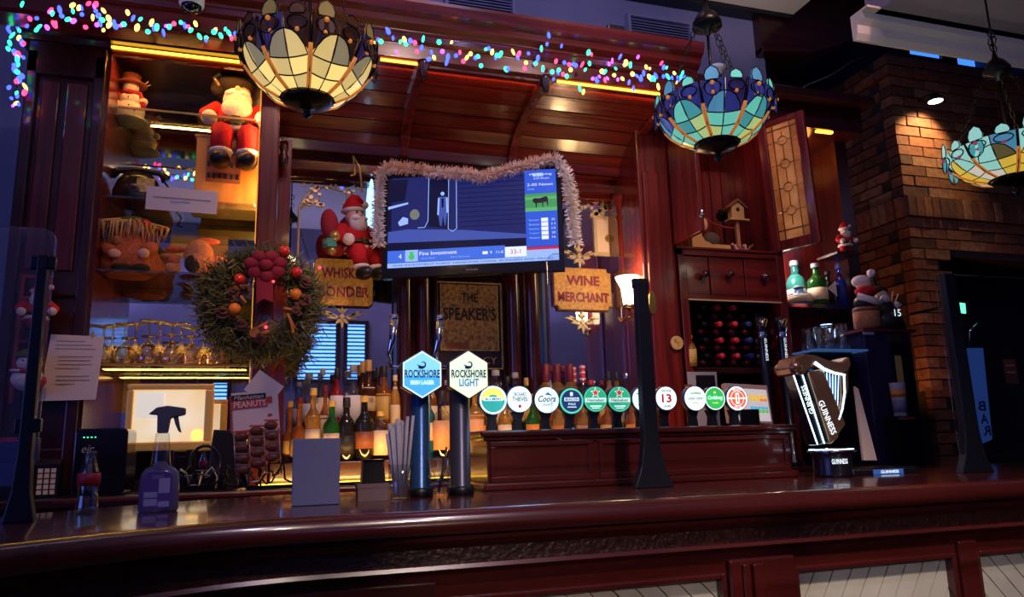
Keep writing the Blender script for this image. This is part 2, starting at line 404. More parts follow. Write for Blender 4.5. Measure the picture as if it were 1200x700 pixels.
# brass wall spotlight on the bricks
t = thing('wall_spotlight', 'small shining spotlight fixed to the brick chimney', 'spotlight', P(1096, 117, 3.86))
c = Vector(t['_w'])
MB().lathe([(.02, .05), (.04, .02), (.05, -.01), (.045, -.01)], (0, 0, 0), 12).build('shade', 'black_metal', t, False)
MB().lathe([(0, -.006), (.05, -.012), (.0, -.02)], (0, 0, 0), 12).build('bulb', 'white_glow', t, False)
MB().tube([(0, 0, .05), (0, .1, .06), (0, .14, .06)], .008).build('arm', 'black_metal', t, False)
l = lamp('SPOT', 'spotlight_light', (c.x, c.y-.06, c.z-.03), 22, (1, .72, .35), .02, (c.x-.02, 4.02, c.z-.3), 100)
l2 = lamp('SPOT', 'hearth_glow', (3.45, 3.75, 1.2), 14, (1, .36, .08), .06, (4.2, 4.25, 2.2), 80)

# ================================================================== BACK BAR CARCASS
# counter behind the bar
t = thing('back_counter', 'long dark wooden back counter under the bottles', 'counter', (1, 3.3, 0))
MB().bx(-1.6, 2.72, 2.92, 3.18, 1.045, 1.083).build('worktop', 'dark_x', t, bev=.008)
MB().bx(-1.6, 2.72, 3.0, 3.17, 0, 1.045).build('body', 'dark_z', t)
MB().bx(-.7, 1.7, 2.915, 2.925, 1.065, 1.075).build('edge_strip', 'mahogany_x', t)

t = thing('bottle_riser', 'stepped dark wooden riser carrying the spirit bottles', 'riser', (.85, 3.4, 0))
MB().bx(-.015, 1.69, 3.185, 3.595, .9, 1.17).build('lower_step', 'dark_x', t, bev=.004)
MB().bx(.04, 1.69, 3.36, 3.595, 1.17, 1.285).build('upper_step', 'dark_x', t, bev=.004)
# left big panelled pillar
t = thing('panelled_pillar', 'tall dark panelled pillar at the left end of the back bar', 'pillar', (-.84, 3.2, 0))
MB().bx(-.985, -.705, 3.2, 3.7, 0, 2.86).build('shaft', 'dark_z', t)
m = MB()
for x in (-.985, -.745): m.bx(x, x+.04, 3.175, 3.2, 1.1, 2.82)
m.bx(-.985, -.705, 3.175, 3.2, 2.72, 2.86).bx(-.945, -.745, 3.18, 3.2, 1.1, 1.25).bx(-.945, -.745, 3.18, 3.2, 1.82, 1.9)
m.build('panel_frame', 'dark_z', t, bev=.006)
MB().bx(-.93, -.865, 3.188, 3.2, 1.92, 2.7).bx(-.84, -.765, 3.188, 3.2, 1.92, 2.7).build('raised_panel', 'mahogany_z', t, bev=.006)
MB().prism([(3.13, 2.93), (3.13, 2.90), (3.16, 2.88), (3.17, 2.86), (3.7, 2.86), (3.7, 2.93)], -1.02, -.69, 'x').build('capital', 'dark_x', t)

# left display cabinet
t = thing('display_cabinet', 'mirror-backed display cabinet with glass shelves and amber light strips', 'cabinet', (-.4, 3.4, 1.08)); CABL = t
MB().bx(-.705, -.10, 3.6, 3.63, 1.12, 2.90).build('back_mirror', 'mirror', t)
MB().bx(-.715, -.695, 3.22, 3.6, 1.083, 2.86).build('side_panel', 'mahogany_z', t)
MB().bx(-.705, -.10, 3.2, 3.60, 2.895, 2.93).build('top_board', 'dark_x', t)
m = MB(); m.prism([(3.16, 2.89), (3.16, 2.96), (3.2, 2.96), (3.2, 2.89)], -.705, -.10, 'x'); m.build('frieze', 'dark_x', t)
MB().bx(-.70, -.105, 3.194, 3.200, 2.874, 2.884).build('light_strip', 'led_yellow', t, label='glowing amber light strip')
MB().bx(-.70, -.105, 3.203, 3.225, 2.852, 2.89).build('light_baffle', 'mahogany_x', t)
SHZ = [P(180, 146, 3.42).z, P(265, 245, 3.35).z, P(150, 322, 3.35).z, 1.568]
for i, z in enumerate(SHZ):
    MB().bx(-.695, -.105, 3.26 if i < 3 else 3.22, 3.595, z-.009, z).build('glass_shelf', 'glass_shelf', t)
    MB().bx(-.695, -.105, 3.255 if i < 3 else 3.215, 3.26 if i < 3 else 3.22, z-.009, z).build('shelf_edge', ['brass', 'glass_shelf', 'glass_shelf', 'l_brown2'][i], t)
lamp('AREA', 'cabinet_strip_light', (-.4, 3.26, 2.86), 2.2, (1, .42, .08), .55, (-.4, 3.42, 1.8), size_y=.02)
MB().bx(-.106, -.102, 3.225, 3.235, 1.25, 2.8).build('light_strip', 'led_amber2', t)
lamp('AREA', 'cabinet_side_strip', (-.112, 3.24, 2.0), 5.5, (1, .45, .10), .006, (-.112, 4, 2.0), size_y=1.5)

lamp('AREA', 'glass_shelf_strip', (-.4, 3.42, 1.553), .9, (1, .50, .12), .55, (-.4, 3.42, 2.5), size_y=.07)
# pillar between cabinet and mirror bay
t = thing('bar_pillar', 'lit red mahogany pillar between display cabinet and mirror bay', 'pillar', (-.06, 3.3, 1.08))
MB().bx(-.10, -.02, 3.2, 3.62, 1.083, 2.9).build('shaft', 'mahogany_z', t, bev=.006)
MB().bx(-.02, .034, 3.34, 3.6, 1.17, 2.6).build('inner_jamb', 'mahogany_z', t)
MB().lathe([(.012, 0), (.02, .02), (.022, .05), (.014, .07), (.02, .09), (.018, .12)], (.0, 3.27, 2.44), 10).build('turned_boss', 'dark_z', t)

# central mirror bays
t = thing('mirror_back_bar', 'mahogany back bar of arched mirror bays below the canopy', 'back bar', (.9, 3.6, 1.17)); BB = t
MB().bx(.03, .62, 3.6, 3.62, 1.285, 2.53).build('mirror_panel', 'mirror', t)
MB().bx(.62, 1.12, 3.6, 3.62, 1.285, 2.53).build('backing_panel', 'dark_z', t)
MB().bx(1.12, 1.75, 3.6, 3.62, 1.285, 2.53).build('mirror_panel', 'mirror', t)
MB().bx(-.02, 1.76, 3.5, 3.6, 2.53, 2.62).build('lintel', 'mahogany_x', t)
MB().bx(-.02, 1.76, 3.44, 3.6, 2.60, 2.66).build('lintel_moulding', 'mahogany_x', t, bev=.012)
MB().bx(-.02, 1.76, 3.55, 3.6, 2.505, 2.535).build('lintel_bead', 'mahogany_x', t, bev=.008)
def column(px, Y, ztop, zbot, r, name='column', mm='dark_z'):
    p = P(px, 380, Y); m = MB()
    h = ztop-zbot
    m.lathe([(r*1.5, 0), (r*1.5, .03), (r*1.2, .04), (r*1.35, .06), (r, .08), (r*1.05, .3*h), (r*.95, h-.14), (r*1.2, h-.12), (r, h-.10), (r*1.1, h-.06), (r*1.5, h-.03), (r*1.5, h)], (p.x, Y, zbot), 14)
    m.build(name, mm, BB)
for px, r in ((474, .032), (496, .030), (602, .030), (624, .034)): column(px, 3.5, 2.50, 1.17, r)
for px, r in ((738, .040), (757, .020)): column(px, 3.46, 2.50, 1.17, r, mm='mahogany_z')
for px in (466, 510, 590, 637, 641):
    p = P(px, 380, 3.57); MB().bx(p.x-.008, p.x+.008, 3.55, 3.6, 1.17, 2.5).build('glazing_bead', 'steel_blue' if px in (466, 637) else 'dark_z', BB)
# right pillar
t = thing('bar_pillar', 'red mahogany pillar with brass plate left of the drawers', 'pillar', (1.79, 3.3, 1.08))
MB().bx(1.70, 1.88, 3.22, 3.62, 1.083, 2.9).build('shaft', 'mahogany_z', t, bev=.006)
MB().bx(1.72, 1.86, 3.205, 3.22, 1.2, 2.55).build('raised_panel', 'mahogany_z', t, bev=.006)
p = P(764, 355, 3.2); MB().prism(disc(16, .018, (p.x, p.z), 1, 3.2), 3.193, 3.206, 'y').build('brass_plate', 'brass', t)

# curved canopy of tongue-and-groove planks, in three bays, with ribs
t = thing('canopy', 'curved mahogany plank canopy over the mirrors with scrolled ribs', 'canopy', (.9, 3.2, 2.6))
prof = []
for i in range(8):
    a = i/7*PI/2; prof.append((3.44-.52*(1-math.cos(a)), 2.60+.225*math.sin(a)))
bays = [(-.02, P(486, 120, 3.1).x), (P(486, 120, 3.1).x, P(622, 130, 3.1).x), (P(622, 130, 3.1).x, 1.76)]
for x0, x1 in bays:
    for i in range(7):
        (y0, z0), (y1, z1) = prof[i], prof[i+1]
        d = Vector((y1-y0, z1-z0)); n = Vector((d.y, -d.x)).normalized()*.012; g = d.normalized()*.004
        m = MB(); m.prism([(y0+g.x, z0+g.y), (y1-g.x, z1-g.y), (y1-g.x-n.x, z1-g.y-n.y), (y0+g.x-n.x, z0+g.y-n.y)], x0, x1, 'x'); m.build('plank', 'mahogany_x', t)
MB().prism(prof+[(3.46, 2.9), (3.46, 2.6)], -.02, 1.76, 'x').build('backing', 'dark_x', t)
for x in (bays[1][0], bays[2][0], 1.74):
    m = MB(); ins = [(y-.0, z-.03) for y, z in prof]
    ins = []
    for i, (y, z) in enumerate(prof):
        a = i/7*PI/2; ins.append((y-.035*math.cos(a)-.0, z-.04*math.sin(a)-.0))
    m.prism(ins+prof[::-1], x-.022, x+.022, 'x'); m.build('rib', 'mahogany_z', t, bev=.004)
    m = MB(); m.lathe([(.004, -.06), (.014, -.05), (.018, -.02), (.026, 0), (.026, .02)], (x, 2.89, 2.80), 10); m.build('drop_finial', 'dark_z', t)
# cornice
t = thing('cornice', 'deep dark mahogany cornice above the canopy hung with lights', 'cornice', (.4, 2.95, 2.82))
CP = [(2.92, 2.825), (2.905, 2.835), (2.905, 2.90), (2.885, 2.91), (2.875, 2.94), (2.84, 2.96), (2.835, 2.985), (2.81, 3.00), (2.80, 3.035), (2.80, 3.05), (3.03, 3.05), (3.03, 2.83)]
MB().prism(CP, -1.1, 1.87, 'x').build('moulding', 'mahogany_x', t)
MB().bx(-1.08, 1.85, 2.87, 2.9, 2.93, 2.96).build('bead', 'mahogany_x', t, bev=.01)
for a, b in ((446, 499), (653, 773)):
    pa = P(a, 70+(a-446)*.129, 2.915); pb = P(b, 70+(b-446)*.129, 2.915)
    MB().bx(pa.x, pb.x, 2.910, 2.918, 2.814, 2.823).build('light_strip', 'led_amber', t, label='glowing orange light strip')
lamp('AREA', 'canopy_strip_light', (.9, 2.95, 2.80), 1.1, (1, .33, .05), 1.6, (.9, 3.3, 2.75), size_y=.02)
# board from the cornice down to the cabinet top, left side
struct('trim_5', MB().bx(-1.1, -.1, 3.0, 3.16, 2.93, 2.99), 'dark_x')
# right end: upper dark board above the drawers cabinet
t = thing('dresser_cabinet', 'mahogany dresser with open cupboard, drawers and wine rack', 'cabinet', (2.2, 3.3, 1.08)); DR = t
X0, X1 = 1.88, 2.50
MB().bx(X0, 3.12, 3.60, 3.63, 1.083, 2.95).build('back_board', 'dark_z', t)
for i in range(8):
    x = X0+.02+i*.075; MB().bx(x+.003, x+.072, 3.585, 3.60, 2.17, 2.86).build('plank', 'mahogany_z', t)
MB().bx(X0, X0+.03, 3.2, 3.6, 1.083, 2.86).bx(X1-.03, X1, 3.2, 3.6, 1.083, 2.86).build('side_panel', 'mahogany_z', t)
MB().bx(X0, X1, 3.2, 3.6, 2.125, 2.155).bx(X0, X1, 3.19, 3.6, 2.155, 2.165).build('cupboard_floor', 'mahogany_x', t)
MB().bx(X0, X1+.62, 3.2, 3.6, 2.89, 3.02).build('top_rail', 'dark_x', t)
MB().bx(X0-.01, 3.14, 3.1, 3.6, 3.02, 3.07).build('top_moulding', 'dark_x', t, bev=.01)
MB().bx(X0, X1, 3.24, 3.6, 1.905, 2.125).build('drawer_case', 'dark_x', t)
xs = [X0+.035, P(832, 320, 3.2).x, P(873, 320, 3.2).x, X1-.035]
for i in range(3):
    d = MB().bx(xs[i]+.003, xs[i+1]-.003, 3.205, 3.24, 1.925, 2.12).build('drawer', 'mahogany_x', t, bev=.004)
    px, py = ((824, 322), (854, 322), (895, 325))[i]; q = P(px, py, 3.19)
    MB().lathe([(.006, 0), (.008, .015), (.020, .028), (.018, .04), (0, .045)], (0, 0, 0), 10, M=T3((q.x, 3.205, q.z), PI/2)).build('knob', 'dark_z', d, world=True).location = -Vector(t['_w'])
q = P(813, 321, 3.2)
MB().bx(X0, X1, 3.2, 3.24, 1.90, 1.925).build('rail', 'mahogany_x', t)
MB().bx(X0+.03, X1-.03, 3.195, 3.2, 1.893, 1.90).build('brass_edge', 'gilt_pale', t)
MB().bx(X0, X1, 3.22, 3.6, 1.535, 1.565).build('rack_shelf', 'dark_x', t, bev=.004)
MB().bx(X0, X0+.045, 3.195, 3.22, 1.083, 2.12).bx(X1-.045, X1, 3.195, 3.22, 1.083, 2.15).build('stile', 'mahogany_z', t, bev=.004)
MB().bx(X0+.03, X1-.03, 3.59, 3.6, 1.565, 1.9).build('rack_back', 'black', t)
# right glazed bay of the dresser
MB().bx(X1, 3.04, 3.3, 3.6, 1.90, 1.915).build('bottle_shelf', 'dark_x', t)
MB().bx(X1, 3.04, 3.29, 3.3, 1.896, 1.916).build('shelf_edge', 'chrome', t)
MB().bx(X1, 3.04, 3.55, 3.6, 1.1, 2.9).build('bay_back', 'mahogany_z', t)
MB().bx(3.04, 3.12, 3.34, 3.6, 1.083, 2.95).build('end_post', 'dark_z', t)
MB().bx(2.81, 2.915, 3.2, 3.22, 2.872, 2.884).build('light_strip', 'led_amber', t)
lamp('POINT', 'cupboard_fill_light', P(935, 175, 3.40), 2.4, (1, .34, .06), .09)
lamp('POINT', 'cupboard_fill_light', (2.66, 3.42, 2.17), 5, (1, .8, .75), .06)  # added unseen light to bring out the gin bottles
lamp('POINT', 'cupboard_fill_light', (2.2, 3.25, 2.80), .8, (1, .30, .18), .05)
# open door edge at the left of the cupboard
a = P(789, 150, 3.05); b = P(800, 288, 3.05)
d = MB().bx(1.865, 1.89, 2.95, 3.2, 2.17, 2.85).build('door', 'mahogany_z', t, bev=.005)
m = MB().lathe([(.01, 0), (.014, .01), (.006, .02), (.012, .03), (0, .04)], (1.878, 2.95, 2.24), 8, M=None); o = m.build('hinge', 'chrome', d, world=False); o.location = -Vector(t['_w'])
# leaded glass door standing open
TL = P(904, 148, 3.22); tdoor = thing('leaded_glass_door', 'open cabinet door with amber leaded glass', 'cabinet door', P(906, 297, 3.22))
c0 = Vector(tdoor['_w']); q = P(964, 293, 3.0); ang = math.atan2(q.y-c0.y, q.x-c0.x); Wd = math.hypot(q.x-c0.x, q.y-c0.y)
tdoor.rotation_euler = (0, math.radians(-1.5), ang); Hd = TL.z-c0.z
mat('amber_glass', (.55, .20, .05), .25, noise=(9, (.30, .09, .02)), es=.10, bump=.5)
mat('amber_glass2', (.62, .28, .09), .25, noise=(12, (.4, .15, .04)), es=.16, bump=.5)
st = .045
MB().bx(0, st, -.015, .015, 0, Hd).bx(Wd-st, Wd, -.015, .015, 0, Hd).bx(st, Wd-st, -.015, .015, 0, st*1.2).bx(st, Wd-st, -.015, .015, Hd-.03, Hd).build('frame', 'mahogany_z', tdoor, False, bev=.004)
xa = [st, st+.035, Wd-st-.035, Wd-st]; za = [st*1.2, st*1.2+.05, .28*Hd, .46*Hd, .64*Hd, .82*Hd, Hd-.06, Hd-.03]
for i in range(3):
    for j in range(7):
        MB().bx(xa[i]+.002, xa[i+1]-.002, -.004, .004, za[j]+.002, za[j+1]-.002).build('pane', 'amber_glass2' if i == 1 else 'amber_glass', tdoor, False)
m = MB()
for x in xa[1:3]: m.bx(x-.003, x+.003, -.008, .008, za[0], za[-1])
for z in (za[1], za[6]): m.bx(xa[0], xa[3], -.008, .008, z-.003, z+.003)
xm = (xa[1]+xa[2])/2
for j, z in enumerate(za[2:6]):
    m.tube([(xm+.024*math.cos(k*PI/6), -.008, z+.024*math.sin(k*PI/6)) for k in range(12)], .003, 5, closed=True)
    m.bx(xa[1], xm-.024, -.008, .008, z-.002, z+.002).bx(xm+.024, xa[2], -.008, .008, z-.002, z+.002)
for z0, z1 in zip(za[1:6], za[2:7]): m.bx(xm-.002, xm+.002, -.008, .008, z0+.02, z1-.02)
m.build('leading', 'brass', tdoor, False)

# ================================================================== FRONT BAR
def ybend(x): return 1.6-(.85*(.1-x)**2 if x < .1 else 0)
path = [(-1.3+i*.04, ybend(-1.3+i*.04)) for i in range(36)]+[(.3, 1.6), (1.2, 1.6), (2.4, 1.6), (4.5, 1.6)]
t = thing('bar_counter', 'long polished mahogany bar counter with bullnose edge and panelled front', 'bar', (1, 1.9, 0))
MB().sweep([(0, 1.050), (.0015, 1.059), (.006, 1.068), (.013, 1.076), (.023, 1.0815), (.035, 1.083), (.058, 1.0815), (.075, 1.083), (.90, 1.083), (.90, 1.03), (.02, 1.03), (.008, 1.033), (.002, 1.040)], path, 0, True).build('bar_top', 'barwood', t, sub=1)
MB().sweep([(.03, 1.03), (.03, 1.018), (.055, 1.0), (.055, 1.03)], path, 0, True).build('bed_moulding', 'barwood', t, sub=1)
MB().sweep([(.06, 1.03), (.06, .965), (.2, .965), (.2, 1.03)], path, 0, True).build('embossed_frieze', 'embossed', t, sub=1)
MB().sweep([(.035, .968), (.03, .96), (.045, .95), (.06, .945), (.06, .968)], path, 0, True).build('bead_moulding', 'barwood', t, sub=1)
MB().sweep([(.06, .95), (.06, .895), (.2, .895), (.2, .95)], path, 0, True).build('panel_rail', 'barwood', t, sub=1)
MB().sweep([(.10, .95), (.10, 0), (.3, 0), (.3, .95)], path, 0, True).build('carcass', 'black', t, sub=1)
def front_panel(x0, x1, lean):
    n = 9; zt, zb = .885, .30
    MB().bx(x0, x1, 1.692, 1.70, zb, zt).build('panel_back', 'black', t)
    f = MB(); e = .014
    f.bx(x0-e, x0, 1.655, 1.7, zb, zt+e).bx(x1, x1+e, 1.655, 1.7, zb, zt+e).bx(x0, x1, 1.655, 1.7, zt, zt+e); f.build('panel_moulding', 'barwood', t, bev=.004)
    # diagonal boards clipped to the panel
    s = .058; k = -30
    while k < 40:
        a = x0+k*s; b = a+s-.004
        poly = [(a, zb), (b, zb), (b+lean*(zt-zb), zt), (a+lean*(zt-zb), zt)]
        def clip(pl, fn):
            out = []
            for i in range(len(pl)):
                p, q = pl[i], pl[(i+1) % len(pl)]; fp, fq = fn(p), fn(q)
                if fp >= 0: out.append(p)
                if (fp >= 0) != (fq >= 0): u = fp/(fp-fq); out.append((p[0]+u*(q[0]-p[0]), p[1]+u*(q[1]-p[1])))
            return out
        poly = clip(poly, lambda p: p[0]-x0)
        if poly: poly = clip(poly, lambda p: x1-p[0])
        if len(poly) > 2: MB().prism(poly, 1.683, 1.693, 'y').build('plank', 'panel_cream', t)
        k += 1
front_panel(.35, 1.03, -1); front_panel(1.248, 1.735, .62); front_panel(1.83, 2.5, -.9)
MB().bx(1.045, 1.23, 1.64, 1.70, 0, .93).build('stile', 'barwood', t, bev=.006)
MB().bx(1.10, 1.13, 1.625, 1.66, .3, .92).bx(1.075, 1.09, 1.63, 1.66, .3, .92).build('pilaster', 'barwood', t, bev=.004)
MB().bx(1.75, 1.815, 1.645, 1.70, 0, .93).build('stile', 'barwood', t, bev=.006)
MB().bx(-1, .335, 1.65, 1.72, 0, .93).build('stile', 'dark_x', t)
MB().bx(-1.2, 3.5, 2.2, 2.47, .2, 1.03).build('under_bar', 'black', t)

# ================================================================== THINGS ON THE BAR
BZ = 1.083
def on_bar(px, py): p = Pz(px, py, BZ); return Vector((p.x, p.y, BZ))
# ---- hexagonal beer fonts
mat('hex_blue', (.30, .75, 1), es=.85, ecol=(.20, .62, .95)); mat('hex_mid', (.1, .5, .9), es=.75, ecol=(.06, .42, .85))
mat('hex_cream', (.9, .95, .75), es=.85, ecol=(.62, .82, .62)); mat('hex_edge', (.9, .95, .6), es=.9, ecol=(.80, .85, .45))
mat('ink_navy', (.01, .03, .12), .6); mat('ink_blue', (.03, .18, .5), .6, es=.3, ecol=(.05, .35, .75)); mat('ink_white', (.9, .95, 1), es=.9, ecol=(.75, .95, 1))
mat('ink_black', (.01, .01, .012), .6); mat('ink_red', (.6, .02, .03), .6, es=.25); mat('ink_green', (.02, .3, .12), .6); mat('ink_gold', (.7, .5, .1), .5)
mat('font_blue', (.03, .09, .20), .25, .5); mat('font_grey', (.06, .06, .085), .3, .5)
def hexfont(px, pyb, badge_px, badge_py, m_face, m_low, word, colm, label):
    b = on_bar(px, pyb); b.y = 2.1; t = thing('beer_font', label, 'beer tap', b)
    q = P(badge_px, badge_py, 2.07)-b; s = mpp(badge_px, badge_py, 2.07); hx, hz = q.x, q.z; R = 27.5*s
    MB().lathe([(.034, 0), (.034, .012), (.029, .016), (.029, hz-.02), (.0, hz)], (0, 0, 0), 18).build('column', colm, t, False)
    MB().lathe([(.037, 0), (.037, .02), (.030, .024)], (0, 0, 0), 18).build('base_ring', 'black_metal', t, False)
    hexp = lambda r, sx=.95: [(hx+r*sx*math.sin(PI/3*i), hz+r*math.cos(PI/3*i)) for i in range(6)]
    t0 = t; t = MB().prism(hexp(R*1.05), -.052, -.022, 'y').build('badge', 'steel_blue', t0, False, bev=.003)
    MB().prism(hexp(R*.99), -.0535, -.0515, 'y').build('badge_rim', 'hex_edge' if word == 'LIGHT' else 'ink_white', t, False)
    MB().prism(hexp(R*.93), -.0545, -.0530, 'y').build('badge_face', m_face, t, False)
    if m_low:
        lowp = [(hx+R*.93*.95*x, hz+R*.93*z) for x, z in ((-.866, -.08), (.866, -.08), (.866, -.5), (0, -1), (-.866, -.5))]
        MB().prism(lowp, -.0550, -.0544, 'y').build('badge_band', m_low, t, False)
    # breaking-wave emblem
    m = MB(); c = (hx, hz+R*.46); r = R*.22; pts = []
    for i in range(20):
        a = -2.4+i*.25; rr = r*(1-.045*i); pts.append((c[0]+rr*math.cos(a), -.0556, c[1]+rr*math.sin(a)))
    m.tube(pts, [r*.22*(1-.04*i) for i in range(20)], 5); m.tube([(c[0]-r, -.0556, c[1]-.2*r), (c[0]-.3*r, -.0556, c[1]-.7*r), (c[0]+.6*r, -.0556, c[1]-.6*r)], [r*.05, r*.25, r*.08], 5)
    m.build('wave_emblem', 'ink_navy', t, False)
    txt(t, 'ROCKSHORE', 'ink_navy', (hx, -.0562, hz+R*.03), R*1.50, R*.34, bold=.025)
    txt(t, word, 'ink_blue' if word == 'LIGHT' else 'ink_white', (hx, -.0562, hz-R*.34), R*(.85 if word == 'LIGHT' else 1.0), R*(.32 if word == 'LIGHT' else .18), bold=.02)
    t = t0
    # lever behind the badge
    m = MB(); m.tube([(hx-.075, .01, hz+.02), (hx-.085, -.0, hz+.06), (hx-.075, 0, hz+.10), (hx-.07, 0, hz+.16)], [.004, .006, .009, .012], 8); m.sph((hx-.07, 0, hz+.165), .013, 8, 6); m.build('lever', 'chrome', t, False)
    MB().tube([(hx-.07, .01, hz+.03), (hx, .01, hz+.02)], .006).build('lever_arm', 'chrome', t, False)
hexfont(488, 581, 493, 440, 'hex_blue', 'hex_mid', 'IRISH LAGER', 'font_blue', 'blue beer font with blue hexagonal badge lettered Irish Lager')
hexfont(540, 580, 547, 440, 'hex_cream', None, 'LIGHT', 'font_grey', 'dark beer font with pale hexagonal badge lettered Light')

# ---- tap cabinet with round badges
A = P(567, 503, 2.2); Bq = P(938, 493, 2.2); CZ = 1.263
t = thing('tap_cabinet', 'long low mahogany tap box on the bar carrying the round beer badges', 'cabinet', ((A.x+Bq.x)/2, 2.3, BZ))
x0, x1 = A.x, Bq.x-.03
MB().bx(x0+.012, x1-.012, 2.215, 2.42, BZ, CZ-.02).build('body', 'barwood', t)
MB().bx(x0-.012, x1+.012, 2.19, 2.43, CZ-.022, CZ-.004).bx(x0, x1, 2.2, 2.43, CZ-.034, CZ-.02).build('top_moulding', 'barwood', t, bev=.006)
MB().bx(x0-.004, x1+.004, 2.195, 2.43, BZ, BZ+.022).build('plinth', 'barwood', t, bev=.006)
xm1 = P(700, 530, 2.2).x
m = MB()
for xa_, xb_ in ((x0+.02, xm1-.01), (xm1+.01, x1-.02)):
    m.bx(xa_, xb_, 2.207, 2.216, CZ-.052, CZ-.036).bx(xa_, xb_, 2.207, 2.216, BZ+.022, BZ+.04).bx(xa_, xa_+.018, 2.207, 2.216, BZ+.04, CZ-.052).bx(xb_-.018, xb_, 2.207, 2.216, BZ+.04, CZ-.052)
m.build('panel_frame', 'barwood', t, bev=.003)
for px, py in ((673, 503), (690, 507)):
    q = P(px, py, 2.19); MB().lathe([(.006, 0), (.005, .008), (0, .010)], (0, 0, 0), 8, M=T3((q.x, 2.2, q.z), PI/2)).build('screw', 'chrome', t)
for n, c, e, s in (('bd_white', (.9, .95, .95), (.78, .95, .92), .95), ('bd_green', (.02, .45, .2), (.03, .48, .22), .8), ('bd_navy', (.02, .04, .15), (.02, .05, .2), .6), ('bd_ring', (.1, .7, .4), (.12, .75, .45), .9), ('bd_yellow', (.9, .8, .1), (.85, .75, .12), .9), ('bd_teal', (.02, .35, .3), (.02, .38, .32), .7), ('bd_red', (.8, .12, .05), (.75, .13, .05), .8), ('bd_cgreen', (.03, .4, .08), (.03, .5, .10), .8), ('bd_star', (.8, .05, .02), (.8, .06, .02), .7)):
    mat(n, c, .4, es=s, ecol=e)
def badge(px, py, r_px, label, kind, stem='black_gloss'):
    Yb = 2.25; q = P(px, py, Yb); s = mpp(px, py, Yb); R = r_px*s
    t = thing('tap_badge', label, 'beer tap', (q.x, 2.28, CZ-.004), group=None)
    h = q.z-CZ+.004
    MB().prism([(-.016, 0), (.016, 0), (.012, h*.35), (.022, h*.6), (-.022, h*.6), (-.012, h*.35)], -.012, .012, 'y').build('stem', 'black_metal' if stem == 'black_gloss' else stem, t, False, bev=.002)
    t0 = t; t = MB().prism(disc(28, R*1.06, (0, h)), -.028, -.005, 'y', sm=True).build('badge', 'steel_blue', t0, False)
    fy = -.0285
    def D(r, m, y, n='face', c=(0, 0)): MB().prism(disc(28, r*R, (c[0]*R, h+c[1]*R)), fy-y, fy, 'y').build(n, m, t, False)
    def half(r, m, y, up, z0=0):
        p = [(r*R*math.cos(a), h+r*R*math.sin(a)) for a in [(i/14*PI if up else -i/14*PI) for i in range(15)]]
        MB().prism(p, fy-y, fy, 'y').build('face_band', m, t, False)
    def rect(m, y, x0, x1, z0, z1, n='banner'): MB().bx(x0*R, x1*R, fy-y, fy, h+z0*R, h+z1*R).build(n, m, t, False)
    def W(s_, m, z, wd, ht, y=.0035, x=0, **k): k['bold'] = max(k.get('bold', 0), .022); txt(t, s_, m, (x*R, fy-y, h+z*R), wd*R, ht*R, **k)
    if kind == 'bulmers':
        D(1, 'bd_white', .0008, 'rim'); half(.88, 'bd_yellow', .0014, True); half(.88, 'bd_teal', .0014, False); rect('ink_white', .002, -.7, .7, -.06, .2); W('BULMERS', 'ink_navy', .07, 1.2, .18)
        MB().prism([(-.35*R, h+.2*R), (.35*R, h+.2*R), (.2*R, h+.36*R), (-.2*R, h+.36*R)], fy-.002, fy, 'y').build('crest', 'bd_teal', t, False)
    elif kind == 'thieves':
        D(1, 'bd_white', .0008); W('ORCHARD', 'ink_black', .38, 1.1, .30); W('THIEVES', 'ink_black', .0, 1.25, .36); D(.13, 'ink_red', .002, 'apple', (0, -.55)); W('CIDER', 'ink_red', -.8, .35, .1)
    elif kind == 'coors':
        D(1, 'bd_white', .0008); W('Coors', 'ink_navy', .1, 1.5, .5, shear=.35); W('LIGHT', 'ink_blue', -.35, .95, .26)
        MB().prism([(-.2*R, h+.42*R), (.1*R, h+.62*R), (.5*R, h+.3*R), (.2*R, h+.36*R)], fy-.002, fy, 'y').build('mountain', 'ink_blue', t, False)
    elif kind == 'pale':
        D(1, 'bd_ring', .0008, 'rim'); D(.86, 'bd_navy', .0014); rect('ink_white', .002, -.62, .62, -.02, .26); W('BEACON', 'ink_navy', .12, 1.1, .2); W('PALE', 'ink_white', -.25, .6, .16); rect('ink_white', .002, -.38, .38, -.52, -.45)
        MB().prism(rrect(-.12*R, .12*R, h+.38*R, h+.68*R, .04*R), fy-.002, fy, 'y').build('emblem', 'ink_white', t, False)
    elif kind == 'heineken':
        D(1, 'bd_ring', .0008, 'rim'); D(.94, 'bd_green', .0014); rect('bd_white', .002, -.90, .90, -.24, .10); W('Heineken', 'ink_green', -.07, 1.5, .26, bold=.01)
        st = [((.34 if k % 2 == 0 else .14)*R*math.sin(PI*k/5), h+.52*R+(.34 if k % 2 == 0 else .14)*R*math.cos(PI*k/5)) for k in range(10)]
        st2 = [((p[0])*1.35, h+.52*R+(p[1]-h-.52*R)*1.35) for p in st]
        MB().prism(st2, fy-.0022, fy, 'y').build('star_edge', 'bd_white', t, False); MB().prism(st, fy-.0028, fy, 'y').build('star', 'bd_star', t, False)
        rect('ink_white', .002, -.5, .5, -.62, -.5); rect('ink_white', .002, -.35, .35, -.76, -.68)
    elif kind == 'white_red':
        D(1, 'bd_white', .0008); half(.9, 'bd_white', .0012, True); rect('ink_red', .002, -.6, .6, .42, .5); W('Birra', 'ink_black', .05, 1.0, .3, shear=.3); rect('ink_red', .002, -.5, .5, -.5, -.42)
    elif kind == 'thirteen':
        D(1, 'bd_white', .0008); W('13', 'ink_red', 0, .95, .75, bold=.03); W('HOP HOUSE', 'ink_black', .65, 1.0, .2); W('LAGER', 'ink_black', -.68, .75, .2)
    elif kind == 'unfiltered':
